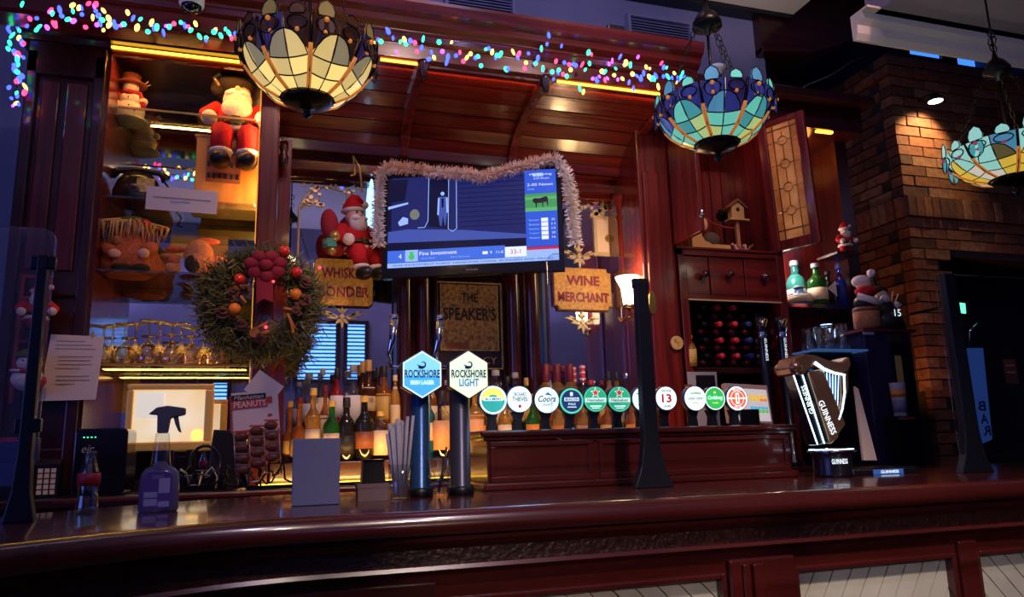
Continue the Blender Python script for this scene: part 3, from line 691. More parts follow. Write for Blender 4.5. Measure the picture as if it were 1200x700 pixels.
        D(1, 'bd_white', .0008); W('Carlsberg', 'ink_green', .42, 1.05, .3, shear=.3); W('UNFILTERED', 'ink_green', -.02, 1.5, .2); rect('ink_gold', .002, -.3, .3, -.4, -.36)
    elif kind == 'carlsberg':
        D(1, 'bd_white', .0008, 'rim'); D(.92, 'bd_cgreen', .0014); W('Carlsberg', 'ink_white', .02, 1.5, .42, shear=.3, bold=.015); W('PILSNER', 'bd_yellow', -.4, .6, .12); D(.1, 'bd_yellow', .002, 'crown', (0, .5))
    elif kind == 'redale':
        D(1, 'bd_white', .0008, 'rim'); D(.86, 'bd_red', .0014); D(.64, 'bd_white', .002, 'inner_disc'); D(.58, 'bd_red', .0024, 'inner_disc'); rect('bd_white', .003, -.86, .86, -.06, .06); rect('bd_white', .003, -.17, .17, -.45, .45); rect('bd_red', .0034, -.07, .07, -.3, .3); W('SMITHWICKS', 'ink_white', .73, .9, .13); W('RED ALE', 'ink_white', -.73, .7, .13)
for a in ((578, 469, 16.5, 'round badge with yellow top and teal bottom reading Bulmers', 'bulmers'), (609, 468, 15, 'round white badge reading Orchard Thieves', 'thieves'),
          (641, 469, 15, 'round white badge with slanted Coors lettering', 'coors'), (670, 470, 15, 'round navy badge with bright green ring', 'pale'),
          (698, 468, 14.5, 'green badge with red star, left one of two, beside navy badge', 'heineken'), (726, 468, 14.5, 'green badge with red star, right one of two, nearer the black post', 'heineken'),
          (754, 468, 14, 'white badge half hidden behind the black screen post', 'white_red'), (781, 467, 13.5, 'white round badge with large red number 13', 'thirteen'),
          (815, 467, 14, 'white badge with thin green Unfiltered lettering', 'unfiltered'), (838, 467, 13.5, 'plain green badge with white Carlsberg script', 'carlsberg'), (864, 467, 14, 'red and white badge at right end of the tap row', 'redale')):
    badge(*a)
lamp('POINT', 'badge_glow', (P(640, 500, 2.0).x, 2.12, 1.36), .25, (.3, .6, 1), .05)

# ---- harp stout tap
b = on_bar(975, 556); b.y = 2.12; b.x = P(977, 556, 2.12).x
t = thing('harp_beer_tap', 'glowing harp-shaped black and white stout tap on round base', 'beer tap', b)
H = lambda px, py: (P(px, py, 2.078)-Vector((b.x, 2.078, b.z)))
mat('harp_brown', (.30, .15, .09), .25, .7); mat('harp_black', (.008, .007, .012), .25, coat=.5); mat('harp_light', (.6, .9, 1), es=3.2, ecol=(.50, .82, 1)); mat('harp_blue', (.02, .06, .2), es=.5, ecol=(.03, .12, .4))
def HP(pts): return [(H(x, y).x, H(x, y).z) for x, y in pts]
MB().lathe([(.064, 0), (.064, .01), (.062, .05), (.066, .075), (.068, .082)], (0, 0, 0), 22).build('base', 'harp_black', t, False)
zb = .084
MB().lathe([(.050, zb), (.070, zb), (.070, zb+.006), (.050, zb+.006), (.050, zb)], (0, 0, 0), 26).build('light_ring', 'harp_light', t, False)
MB().lathe([(.076, zb-.004), (.076, zb+.002), (.03, zb+.010), (0, zb+.012)], (0, 0, 0), 26).build('base_cap', 'chrome', t, False)
txt(t, 'GUINNESS', 'ink_white', (P(984, 541, 2.052).x-b.x, -.0685, P(984, 541, 2.052).z-BZ), .062, .016, bold=.01)
# front pillar of the harp (two lettered faces), neck, soundboard, strings
MB().prism(HP(((932, 438), (946, 436), (973, 520), (960, 522))), -.035, .02, 'y').build('pillar_side', 'harp_black', t, False, bev=.004)
MB().prism(HP(((946, 436), (958, 433), (983, 512), (973, 521))), -.045, .02, 'y').build('pillar_front', 'harp_brown', t, False, bev=.004)
for a_, b_ in (((931, 440), (959, 521)), ((941, 438), (967, 520))):
    p, q = H(*a_), H(*b_); MB().tube([(p.x, -.038, p.z), (q.x, -.038, q.z)], .0022, 6).build('light_line', 'harp_light', t, False)
MB().prism(HP(((946, 436), (958, 433), (962, 430), (990, 497), (980, 512))), -.047, .01, 'y').build('soundboard', 'harp_brown', t, False, bev=.003)
MB().prism(HP(((923, 431), (928, 420), (940, 415), (955, 417), (970, 423), (984, 425), (993, 418), (996, 428), (992, 436), (978, 440), (962, 434), (950, 430), (940, 440), (927, 440))), -.052, .03, 'y').build('neck', 'harp_brown', t, False, bev=.006)
p = H(931, 431); MB().lathe([(.0, -.062), (.012, -.062), (.014, -.058), (.022, -.055), (.022, .035)], (0, 0, 0), 16, M=T3((p.x, 0, p.z), PI/2, 0, 0) @ Matrix.Scale(-1, 4, (0, 0, 1))).build('neck_boss', 'harp_brown', t, False)
pts = [H(x, y) for x, y in ((952, 426), (962, 433), (975, 438), (987, 440))]
MB().tube([(p.x, -.055, p.z) for p in pts], [.006, .005, .004, .003], 8).build('light_bar', 'harp_light', t, False)
MB().prism(HP(((987, 438), (997, 432), (998, 455), (993, 480), (984, 500), (981, 495), (988, 470))), -.03, .02, 'y').build('outer_bow', 'harp_brown', t, False, bev=.004)
pts = [H(x, y) for x, y in ((988, 440), (989, 460), (986, 480), (982, 492))]
MB().tube([(p.x, -.046, p.z) for p in pts], .003, 6).build('light_line', 'harp_light', t, False)
MB().prism(HP(((956, 432), (987, 441), (986, 470), (982, 490))), -.02, -.005, 'y').build('string_plate', 'harp_blue', t, False)
for k in range(8):
    u = (k+.5)/8; p = H(957+28*u, 432+8*u); q = H(962+21*u, 441+50*(.35+.65*u)*1.0); MB().tube([(p.x, -.04, p.z), (q.x, -.04, q.z)], .0011, 4).build('string', 'harp_light', t, False)
def slant(par, s, px0, py0, px1, py1, hpx, m, y, flip=False):
    p, q = H(px0, py0), H(px1, py1); d = (q-p); a = math.atan2(d.z, d.x); L_ = math.hypot(d.x, d.z); hh = hpx*mpp(px0, py0, 2.12)
    txt(par, s, m, (0, 0, 0), L_, hh, M=Matrix.Translation(((p.x+q.x)/2, y, (p.z+q.z)/2)) @ Matrix.Rotation(-a, 4, 'Y'), bold=.012)
slant(t, 'GUINNESS', 960, 470, 976, 509, 8, 'ink_white', -.049)
slant(t, 'GUINNESS', 953, 485, 942, 452, 6, 'ink_white', -.0365)
# its drip tray
d = Pz(1062, 557, BZ); t = thing('drip_tray', 'low black drip tray with glowing lettering right of the harp tap', 'drip tray', (d.x, 2.14, BZ))
MB().bx(-.16, .14, -.03, .12, 0, .018).build('tray', 'harp_black', t, False, bev=.003)
MB().bx(-.15, .13, -.02, .11, .018, .021).build('grille', 'chrome', t, False)
for i in range(9): MB().bx(-.14+i*.03, -.135+i*.03, -.018, .108, .021, .023).build('bar', 'black_metal', t, False)
MB().bx(-.055, .07, -.032, -.03, .001, .017).build('light_panel', 'harp_blue', t, False)
txt(t, 'GUINNESS', 'ink_white', (.012, -.0325, .009), .075, .010, bold=.01)

# ---- clear screens on black posts
def screen(loc, hpost, sheet, label, lean=0, base=True, w0=.05, w1=.022):
    t = thing('bar_screen', label, 'screen', loc)
    m = MB(); m.prism([(-w0, 0), (w0, 0), (w0*.6, .06), (w1, .14), (w1*.8, hpost), (-w1*.8, hpost), (-w1, .14), (-w0*.6, .06)], -.014, .014, 'y'); m.build('post', 'black_metal', t, False, bev=.003)
    x0, x1, z0, z1, r = sheet
    MB().prism(rrect(x0, x1, z0, z1, r, 6), -.003, .003, 'y').build('acrylic_sheet', 'acrylic', t, False)
    m = MB(); m.tube([(x, 0, z) for x, z in rrect(x0, x1, z0, z1, r, 6)], .0018, 5, closed=True); m.build('sheet_edge', 'clear_glass', t, False)
    for z in (z0+.08, z1-.08): MB().box((0, 0, z), (.05, .02, .03)).build('clamp', 'black_metal', t, False, bev=.003)
    return t
b = on_bar(765, 573); b.y = 2.0; b.x = P(758, 460, 2.0).x
screen(b, P(748, 330, 2.0).z-BZ, (P(640, 300, 2.0).x-b.x, .02, .14, P(700, 300, 2.0).z-BZ, .03), 'clear screen on black tapered post among the round badges', w0=.062, w1=.024)
b = on_bar(32, 612); b.x = P(38, 450, b.y).x
t = screen(b, P(57, 300, b.y).z-BZ, (-.25, .02, .12, P(50, 268, b.y).z-BZ, .03), 'clear screen on thin black post at the far left', w0=.03, w1=.013)
b = on_bar(1140, 557); b.y = 1.98; b.x = P(1132, 480, 1.98).x
screen(b, P(1118, 322, 1.98).z-BZ, (P(1106, 400, 1.98).x-b.x, .62, .05, P(1110, 322, 1.98).z-BZ, .03), 'large clear screen on black post at the right end', w0=.07, w1=.03)
# ---- small things on the bar top
# cola bottle
mat('cola_glass', (.80, .86, .86), .04, thin=1.7); mat('bottle_clear', (.88, .90, .92), .05, thin=1.6)
b = on_bar(101, 602); s = mpp(101, 565, b.y); h = 73*s
t = thing('cola_bottle', 'empty curved glass soda bottle with red label on the bar', 'bottle', b)
MB().lathe([(r*h, z*h) for r, z in ((.16, 0), (.175, .02), (.172, .10), (.155, .25), (.150, .35), (.165, .45), (.170, .56), (.165, .62), (.12, .74), (.085, .85), (.078, .93), (.088, .95), (.088, 1.0), (.07, 1.0), (.06, .93), (.07, .85), (.10, .74), (.14, .6), (.13, .35), (.15, .1), (.14, .03), (0, .03))], (0, 0, 0), 18).build('glass', 'cola_glass', t, False)
mat('cola_red', (.42, .02, .03), .5)
MB().lathe([(.173*h, .44*h), (.177*h, .56*h), (.173*h, .64*h), (.168*h, .64*h), (.168*h, .44*h)], (0, 0, 0), 18).build('label_band', 'cola_red', t, False)
# trigger spray bottle
b = on_bar(185, 600); s = mpp(185, 540, b.y)
t = thing('spray_bottle', 'purple-labelled trigger spray bottle standing on the bar', 'bottle', b)
mat('spray_plastic', (.20, .18, .30), .2, trans=.35); mat('spray_label', (.10, .05, .22), .5); mat('trigger_grey', (.12, .11, .13), .4)
K = 44*s/2
m = MB(); prof = [(K*.92, 0), (K, .05), (K, .6), (K*.95, .85), (K*.75, .97), (K*.36, 1.04), (K*.30, 1.12)]
zz = 78*s
m.lathe([(r, z*zz*.62/.62) for r, z in [(r, z*.66) for r, z in prof]], (0, 0, 0), 20, sy=.62); m.build('bottle', 'spray_plastic', t, False)
lz = .66*zz
MB().prism(rrect(-K*.72, K*.72, .04*zz, .60*zz, .02, 5), -K*.64, -K*.60, 'y').build('label', 'spray_label', t, False)
mat('lab_grey', (.35, .33, .45), .6)
for x0_, x1_, z0_, z1_ in ((.05, .6, .28, .50), (-.65, 0, .22, .30), (-.65, 0, .10, .2), (.05, .6, .08, .16)): MB().bx(x0_*K, x1_*K, -K*.655, -K*.64, z0_*zz, z1_*zz).build('label_panel', 'lab_grey', t, False)
for i in range(4): MB().bx(-.3*K, .3*K, -K*.655, -K*.64, (.54-.015*i)*zz, (.545-.015*i)*zz).build('label_line', 'lab_grey', t, False)
zc = .74*zz; top = P(180, 476, b.y).z-BZ
MB().lathe([(.52*K, 0), (.50*K, .02), (.36*K, top-.055-zc), (.34*K, top-.045-zc)], (0, 0, zc-.02), 14).build('collar', 'clear_glass', t, False)
m = MB(); top = P(180, 476, b.y).z-BZ
m.prism([(-.26*K, top-.065), (.26*K, top-.065), (.36*K, top-.03), (1.1*K, top-.022), (1.1*K, top-.006), (.2*K, top), (-.35*K, top-.004), (-.75*K, top-.02), (-.30*K, top-.022)], -.012, .012, 'y'); m.build('spray_head', 'trigger_grey', t, False, bev=.003)
MB().prism([(.45*K, top-.02), (.72*K, top-.022), (.85*K, top-.05), (.95*K, top-.065), (.8*K, top-.062), (.62*K, top-.045)], -.007, .007, 'y').build('trigger', 'trigger_grey', t, False, bev=.002)
# grey napkin holder / card box
b = on_bar(370, 593); s = mpp(370, 555, b.y); wd = 55*s; ht = 79*s
mat('grey_card', (.16, .17, .27), .55)
t = thing('napkin_holder', 'plain blue-grey upright napkin holder on the bar', 'napkin holder', b)
MB().bx(-wd/2, wd/2, 0, .004, 0, ht).bx(-wd/2, wd/2, .05, .054, 0, ht).bx(-wd/2, wd/2, 0, .054, 0, .004).build('case', 'grey_card', t, False, bev=.0015)
MB().bx(-wd/2+.004, wd/2-.004, .005, .049, .004, ht*.93).build('napkins', 'white', t, False)
# small cardboard box + black caddy
b = on_bar(437, 588); s = mpp(437, 575, b.y)
t = thing('cardboard_box', 'low brown cardboard box beside the straws', 'box', b); mat('brown_card', (.20, .13, .12), .8)
MB().bx(-18*s, 19*s, 0, .06, 0, 20*s).build('carton', 'brown_card', t, False, bev=.001)
MB().bx(-18.5*s, 19.5*s, -.001, .061, 16*s, 21*s).build('lid', 'brown_card', t, False)
zb_ = 21*s
t = thing('black_caddy', 'black box resting on the brown cardboard box', 'box', (b.x, b.y+.03, BZ+zb_))
MB().prism([(-13*s, 0), (16*s, 0), (13*s, 27*s), (-11*s, 27*s)], -.025, .028, 'y').build('body', 'black', t, False, bev=.002)
MB().bx(-12*s, 14*s, -.027, .03, 26*s, 28.5*s).build('rim', 'black_gloss', t, False)
# straws in a glass
b = on_bar(471, 585); b.y = 1.99; b.x = P(469, 585, 1.99).x; s = mpp(470, 540, b.y)
t = thing('straw_holder', 'glass holder full of pale paper straws beside blue font', 'straw holder', b)
MB().lathe([(11*s, 0), (12*s, .004), (15*s, 42*s), (14*s, 42*s), (11*s, .006), (0, .006)], (0, 0, 0), 14).build('glass', 'clear_glass', t, False)
mat('straw', (.42, .38, .42), .6)
for k in range(16):
    a = k*2.4; rr = 8*s*math.sqrt((k+.5)/16); x, y = rr*math.cos(a), rr*math.sin(a)*.8
    lean = x*1.3+random.uniform(-.006, .008); hh = (82+random.uniform(0, 22))*s
    MB().tube([(x*.8, y*.8, .008), (x+lean, y+random.uniform(-.01, .01), hh)], .0042, 7).build('straw', 'straw', t, False)
MB().tube([(-6*s, 0, .02), (-16*s, .0, 78*s)], .004, 7).build('straw', 'straw', t, False)
# tumbler with black straws
b = on_bar(515, 583); b.y = 2.06; b.x = P(515, 583, 2.06).x; s = mpp(515, 560, 2.06)
t = thing('tumbler_glass', 'ribbed tumbler of black straws between the two beer fonts', 'glass', b)
MB().lathe([(11*s, 0), (11.5*s, .003), (13.5*s, 47*s), (12.8*s, 47*s), (10.6*s, .01), (0, .01)], (0, 0, 0), 20).build('glass', 'clear_glass', t, False)
for k in range(14):
    a = 2*PI*k/14; MB().tube([(11.4*s*math.cos(a), 11.4*s*math.sin(a), .004), (12.7*s*math.cos(a), 12.7*s*math.sin(a), 28*s)], .0013, 4).build('rib', 'clear_glass', t, False)
for k, (dx, hh) in enumerate(((9, 58), (12, 50), (6, 44))): MB().tube([(-.004+.003*k, 0, .012), (dx*s, .004*k, hh*s)], .0022, 5).build('black_straw', 'black', t, False)
# small white card standing by the second font
b = on_bar(560, 580); t = thing('price_card', 'tiny pale card right of the pale-badged font', 'card', (b.x, 2.2, BZ))
MB().bx(-.008, .008, 0, .003, 0, .022).bx(-.012, .012, -.006, .012, 0, .003).build('card', 'cream', t, False)

# ================================================================== BACK COUNTER CLUTTER
CZB = 1.083
# black router box lettered eir
q = P(117, 540, 3.0); t = thing('router_box', 'black machine with green lights lettered eir on the back counter', 'router', (q.x, 2.98, CZB)); s = mpp(117, 540, 3.0)
hh = P(117, 502, 2.98).z-CZB
MB().prism(rrect(-27*s, 30*s, 0, hh, .02), 0, .2, 'y').build('body', 'black_gloss', t, False, bev=.004)
mat('green_led', (.05, 1, .3), es=3, ecol=(.05, .9, .25))
for k in range(4): MB().bx((-18+k*4)*s, (-16.5+k*4)*s, -.002, .001, hh-11*s, hh-10*s).build('indicator_light', 'green_led', t, False)
txt(t, 'eir', 'gilt_pale', (-12*s, -.002, hh-24*s), 13*s, 9*s, shear=.3)
MB().bx(-20*s, 22*s, -.002, .0, hh*.25, hh*.28).build('slot', 'dark_metal', t, False)
# keypad / card terminal
q = P(54, 562, 2.97); t = thing('card_terminal', 'card terminal with lit keys behind the left screen post', 'card terminal', (q.x, 2.97, CZB)); s = mpp(54, 562, 2.97)
MB().prism([(0, 0), (.05, 0), (.05, .10), (.03, .13), (0, .115)], -14*s, 14*s, 'x').build('body', 'black', t, False, bev=.003)
mat('key_peach', (.7, .45, .3), .5, es=.05)
for i in range(5):
    for j in range(3): MB().bx((-9+7*j)*s, (-4+7*j)*s, -.004, .0, .012+.018*i, .026+.018*i).build('key', 'key_peach', t, False)
mat('blue_led', (.05, .2, 1), es=2.5, ecol=(.05, .25, 1))
q = P(25, 565, 2.93); t = thing('card_reader', 'small reader with blue light at the far left', 'card reader', (q.x, 2.95, CZB)); MB().bx(-.02, .02, 0, .04, 0, .11).build('body', 'black', t, False, bev=.003); MB().bx(-.010, .012, -.002, 0, .055, .068).build('indicator_light', 'blue_led', t, False)
MB().bx(-.012, .012, -.001, 0, .075, .10).build('display', 'dark_metal', t, False)
# bag rack at the far left
q = P(17, 530, 2.9); t = thing('snack_packet', 'crisp packet display at the left edge', 'packet', (q.x, 2.98, CZB)); s = mpp(17, 530, 2.9)
mat('packet_blue', (.05, .07, .22), .3, .3); mat('packet_red', (.3, .04, .06), .35)
MB().bx(-26*s, 17*s, .0, .03, .04, 62*s+.03).build('packet', 'packet_blue', t, False, bev=.006); MB().bx(-24*s, -4*s, -.004, 0, .2, .24).build('label', 'black', t, False); MB().bx(-24*s, -6*s, -.005, -.004, .19, .205).build('label', 'packet_red', t, False)
MB().bx(-26*s, 17*s, -.02, .06, 0, .04).build('tray', 'black', t, False)
# gold-framed till screen leaning by the mirror
q = P(197, 490, 3.12); t = thing('gold_framed_screen', 'thick gold-framed picture screen glowing in the cabinet base', 'screen', (q.x, 3.14, CZB)); s = mpp(197, 490, 3.12)
z0, z1 = P(197, 528, 3.14).z-CZB, P(197, 450, 3.14).z-CZB; x0, x1 = -47*s, 49*s
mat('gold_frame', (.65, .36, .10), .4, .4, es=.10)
mat('pale_screen', (.8, .72, .55), .3, es=.75, noise=(6, (.8, .55, .25)))
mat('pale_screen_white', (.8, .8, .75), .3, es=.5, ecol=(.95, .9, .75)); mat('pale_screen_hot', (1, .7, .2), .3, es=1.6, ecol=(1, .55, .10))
f = MB(); e = 10*s
for a in ((x0, x1, z0, z0+e), (x0, x1, z1-e*.7, z1), (x0, x0+e*.7, z0+e, z1-e*.7), (x1-e, x1, z0+e, z1-e*.7)): f.bx(a[0], a[1], 0, .03, a[2], a[3])
f.build('frame', 'gold_frame', t, False, bev=.006)
MB().bx(x0+e*.5, x1-e*.5, .012, .02, z0+e*.5, z1-e*.5).build('screen', 'pale_screen', t, False)
MB().bx(x0+e, x0+.42*(x1-x0), .010, .012, z0+.48*(z1-z0), z1-e).build('screen_panel', 'pale_screen_white', t, False)
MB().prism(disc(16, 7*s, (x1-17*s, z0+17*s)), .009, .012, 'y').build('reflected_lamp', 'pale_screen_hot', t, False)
MB().bx(-.03, .03, .03, .10, 0, .012).bx(-.02, .02, .025, .045, 0, z0+.03).build('stand', 'black', t, False)
# folded dark screen behind
q = P(262, 510, 3.1); t = thing('dark_tablet', 'dark tablet standing left of the peanut card', 'tablet', (q.x, 3.13, CZB)); s = mpp(262, 510, 3.1)
MB().box((0, 0, 36*s), (36*s, .012, 66*s), 0, T3((0, 0, 0), -.12, .08)).build('case', 'black', t, False, bev=.003); MB().box((0, -.007, 37*s), (30*s, .002, 58*s), 0, T3((0, 0, 0), -.12, .08)).build('display', 'dark_metal', t, False)
# headphone-like cable coil and cables
t = thing('cable_tangle', 'tangle of pale and dark cables on the back counter', 'cables', (P(250, 560, 2.97).x, 2.97, CZB)); s = mpp(250, 560, 2.97)
for k in range(9):
    pts = []; x = (-62+14*k)*s
    for i in range(9): pts.append((x+i*5*s+random.uniform(-4, 4)*s, random.uniform(-.02, .05), max(.006, (18+12*math.sin(i*1.1+k))*s*random.uniform(.5, 1.2))))
    MB().tube(pts, .004, 5).build('cable', ['dark_metal', 'black', 'gilt_pale', 'black'][k % 4], t, False)
pts = [((-12+17*math.cos(a*PI/9))*s, .06, (34+20*math.sin(a*PI/9))*s) for a in range(18)]
MB().tube(pts, .006, 6, closed=True).build('headphone_band', 'black', t, False)
# low black appliance
q = P(225, 560, 3.0); t = thing('cash_drawer', 'low black drawer unit on the back counter behind spray bottle', 'drawer unit', (q.x, 3.08, CZB)); MB().bx(-.18, .12, 0, .1, 0, .055).build('body', 'black', t, False, bev=.004); MB().bx(-.17, .11, -.003, 0, .008, .045).build('drawer_front', 'black_gloss', t, False)
# peanut card with bags
q = P(305, 545, 2.93); s = mpp(305, 500, 2.93)
t = thing('peanut_card', 'white and red peanuts hanging card with packets of nuts', 'snack card', (q.x, 2.96, CZB))
mat('peanut_white', (.80, .62, .52), .5); mat('peanut_red', (.55, .05, .03), .5); mat('nut_brown', (.18, .05, .02), .4, noise=(60, (.08, .02, .01)), bump=.6); mat('foil', (.35, .25, .22), .25, .7)
M_ = T3((0, 0, 0), -.08, math.radians(-5))
zo = P(305, 548, 2.95).z-CZB
MB().bx(-27*s, 27*s, .012, .016, zo+42*s, zo+92*s, 0, M_).build('card', 'peanut_white', t, False)
MB().bx(-27*s, 13*s, .009, .012, zo+82*s, zo+89*s, 0, M_).build('black_band', 'black', t, False)
MB().bx(-26*s, 14*s, .008, .012, zo+72*s, zo+82*s, 0, M_).build('red_band', 'peanut_red', t, False)
txt(t, 'PEANUTS', 'peanut_white', (0, 0, 0), 37*s, 7.5*s, M=M_ @ Matrix.Translation((-6*s, .006, zo+77*s)), bold=.02)
txt(t, 'Manhattan', 'peanut_white', (0, 0, 0), 34*s, 5*s, M=M_ @ Matrix.Translation((-7*s, .007, zo+85.5*s)), shear=.3)
for k in range(14): MB().prism([(-29*s, zo+(44+3.2*k)*s), (-25.5*s, zo+(45.5+3.2*k)*s), (-29*s, zo+(47*s/s+3.2*k)*s)], .008, .012, 'y', M=M_).build('zigzag_edge', 'peanut_red', t, False)
MB().bx(-24*s, 0, .009, .012, zo+42*s, zo+46*s, 0, M_).bx(14*s, 20*s, .009, .012, zo+76*s, zo+84*s, 0, M_).bx(14*s, 19*s, .009, .012, zo+60*s, zo+63*s, 0, M_).build('print', 'peanut_red', t, False)
for i in range(3):
    for j in range(4):
        c = M_ @ Vector(((-17+17*i)*s, -.008, zo+(38+5*i-13.0*j)*s))
        pk = MB().sph((0, 0, 0), (8.2*s, .012, 5.6*s), 10, 6).build('packet', 'nut_brown', t, False); pk.location = c
        MB().bx(-8.2*s, 8.2*s, -.004, .004, 5*s, 7*s).build('seal', 'foil' if j else 'peanut_red', pk, False)
for i in range(4): MB().tube([M_ @ Vector(((-25.5+17*i)*s, -.010, zo+44*s)), M_ @ Vector(((-25.5+17*i)*s, -.010, zo-10*s))], .003, 5).build('strip_seam', 'foil', t, False)
q = P(310, 447, 3.05); t = thing('envelope', 'cream envelope tucked behind the peanut card', 'envelope', (q.x, 3.0, CZB)); zz_ = P(310, 452, 3.0).z-CZB
MB().box((0, 0, 0), (36*s, .003, 30*s), 0, T3((0, 0, zz_-.01), 0, .62)).build('paper', 'paper', t, False); MB().bx(-.05, .05, .0, .04, 0, .012).tube([(0, .002, 0), (0, .002, zz_-.05)], .004).build('holder', 'black', t, False)

# paper notice on the pillar
q = P(86, 471, 3.15); t = thing('paper_notice', 'typed paper sheet taped to the dark left pillar', 'notice', (P(85, 430, 3.15).x, 3.16, P(85, 470, 3.15).z)); s = mpp(85, 430, 3.15)
MB().add([(-31*s, -.01, 0), (27*s, -.012, .004), (30*s, .0, 76*s), (-26*s, 0, 78*s), (-31*s, -.008, 0), (27*s, -.010, .004), (30*s, .002, 76*s), (-26*s, .002, 78*s)], [(0, 1, 2, 3), (7, 6, 5, 4), (0, 4, 5, 1), (1, 5, 6, 2), (2, 6, 7, 3), (3, 7, 4, 0)]).build('sheet', 'paper', t, False)
mat('type_grey', (.42, .30, .26), .8)
for k, ab in enumerate(((-20, 10), (-20, 18), (-20, 22), None, (-16, 20), (-16, 18), (-16, 20), (-18, 8), None, (-16, 18), (-16, 19), (-17, 4))):
    if ab: z_ = (70-4.6*k)*s; y_ = -.012*(1-z_/(77*s))-.0015; MB().bx(ab[0]*s, ab[1]*s, y_-.0004, y_, z_-.5*s, z_+.5*s).build('text_line', 'type_grey', t, False)
MB().bx(16*s, 19*s, -.003, .0, 74*s, 82*s).build('tape', 'gilt', t, False)

# ================================================================== BOTTLES
for n, c, tr in (('g_amber', (.62, .20, .02), .75), ('g_gold', (.75, .42, .08), .75), ('g_brown', (.10, .025, .008), .5), ('g_green', (.03, .22, .03), .7), ('g_dark', (.010, .009, .010), 0), ('g_blue', (.02, .06, .75), .7), ('g_sky', (.20, .42, .85), .75), ('g_red', (.6, .02, .02), .7), ('g_teal', (.05, .4, .35), .75), ('g_maroon', (.10, .008, .012), .3)):
    mat(n, c, .08, trans=tr, ior=1.35, coat=.3)
mat('g_clear', (.86, .88, .86), .04, thin=1.7)
for n, c in (('l_cream', (.75, .60, .38)), ('l_white', (.78, .74, .70)), ('l_black', (.015, .015, .018)), ('l_red', (.5, .03, .03)), ('l_navy', (.03, .05, .2)), ('l_gold', (.6, .4, .1)), ('l_brown', (.22, .07, .03)), ('l_peach', (.72, .36, .16)), ('l_orange', (.75, .25, .03)), ('l_teal', (.05, .3, .25)), ('cap_wood', (.5, .28, .10)), ('cap_maroon', (.16, .01, .02)), ('cap_redcap', (.75, .03, .04)), ('cap_grey', (.3, .3, .32)), ('cap_orange', (.8, .12, .03))): mat(n, c, .5)
BPROF = {
 'std': [(.92, 0), (1, .02), (1, .56), (.92, .62), (.55, .69), (.36, .74), (.34, .92), (.40, .93), (.40, .97), (.34, .97)],
 'slim': [(.92, 0), (1, .02), (1, .60), (.8, .68), (.45, .76), (.32, .82), (.32, .93), (.40, .94), (.40, .97), (.32, .97)],
 'squat': [(.85, 0), (1, .04), (1.05, .2), (1, .42), (.7, .52), (.36, .58), (.34, .9), (.42, .91), (.42, .97), (.34, .97)],
 'round': [(.9, 0), (1, .03), (1, .50), (.96, .58), (.75, .66), (.40, .72), (.36, .90), (.42, .91), (.42, .97), (.36, .97)],
 'dome': [(.92, 0), (1, .02), (1, .60), (.98, .68), (.85, .76), (.6, .81), (.42, .83), (.42, .88), (.42, .97), (.4, .97)],
}
_BM = {}
def bottle(px, ytop, Y, zb, kind, wpx, glass, lab, cap, label, lz=(.14, .46), word=None, group=None, capz=(.90, 1.0), name='bottle', cat='bottle', x=None, ink='ink_black', shoulder=None):
    h = P(px, ytop, Y).z-zb; s = mpp(px, ytop, Y); r = wpx*s/2
    t = thing(name, label, cat, (P(px, ytop+20, Y).x if x is None else x, Y, zb), group=group)
    pf = BPROF[kind]
    MB().lathe([(a*r, b_*h) for a, b_ in pf], (0, 0, 0), 16).build('glass', glass, t, False)
    def rad(z):
        for (a0, z0), (a1, z1) in zip(pf, pf[1:]):
            if z0 <= z <= z1: return a0+(a1-a0)*(z-z0)/max(z1-z0, 1e-6)
        return .4
    lb = t
    if lab: lb = MB().lathe([(r*rad(lz[0])+.0006, lz[0]*h), (r*rad((lz[0]+lz[1])/2)+.0012, (lz[0]+lz[1])/2*h), (r*rad(lz[1])+.0006, lz[1]*h), (r*rad(lz[1])-.001, lz[1]*h), (r*rad(lz[0])-.001, lz[0]*h)], (0, 0, 0), 16).build('label', lab, t, False)
    if shoulder: MB().lathe([(r*rad(.64)+.0006, .64*h), (r*rad(.72)+.0006, .72*h), (r*rad(.72)-.001, .72*h)], (0, 0, 0), 14).build('neck_label', shoulder, t, False)
    cr = .44*r
    MB().lathe([(cr, capz[0]*h), (cr*1.04, (capz[0]+.01)*h), (cr, capz[1]*h-.002), (cr*.85, capz[1]*h)], (0, 0, 0), 12).build('cap', cap, t, False)
    if word: txt(lb, word, ink, (0, -r-.0022, (lz[0]*.55+lz[1]*.45)*h), r*1.25, (lz[1]-lz[0])*h*.2, bold=.01)
    return t
F_, R_ = 1.17, 1.285
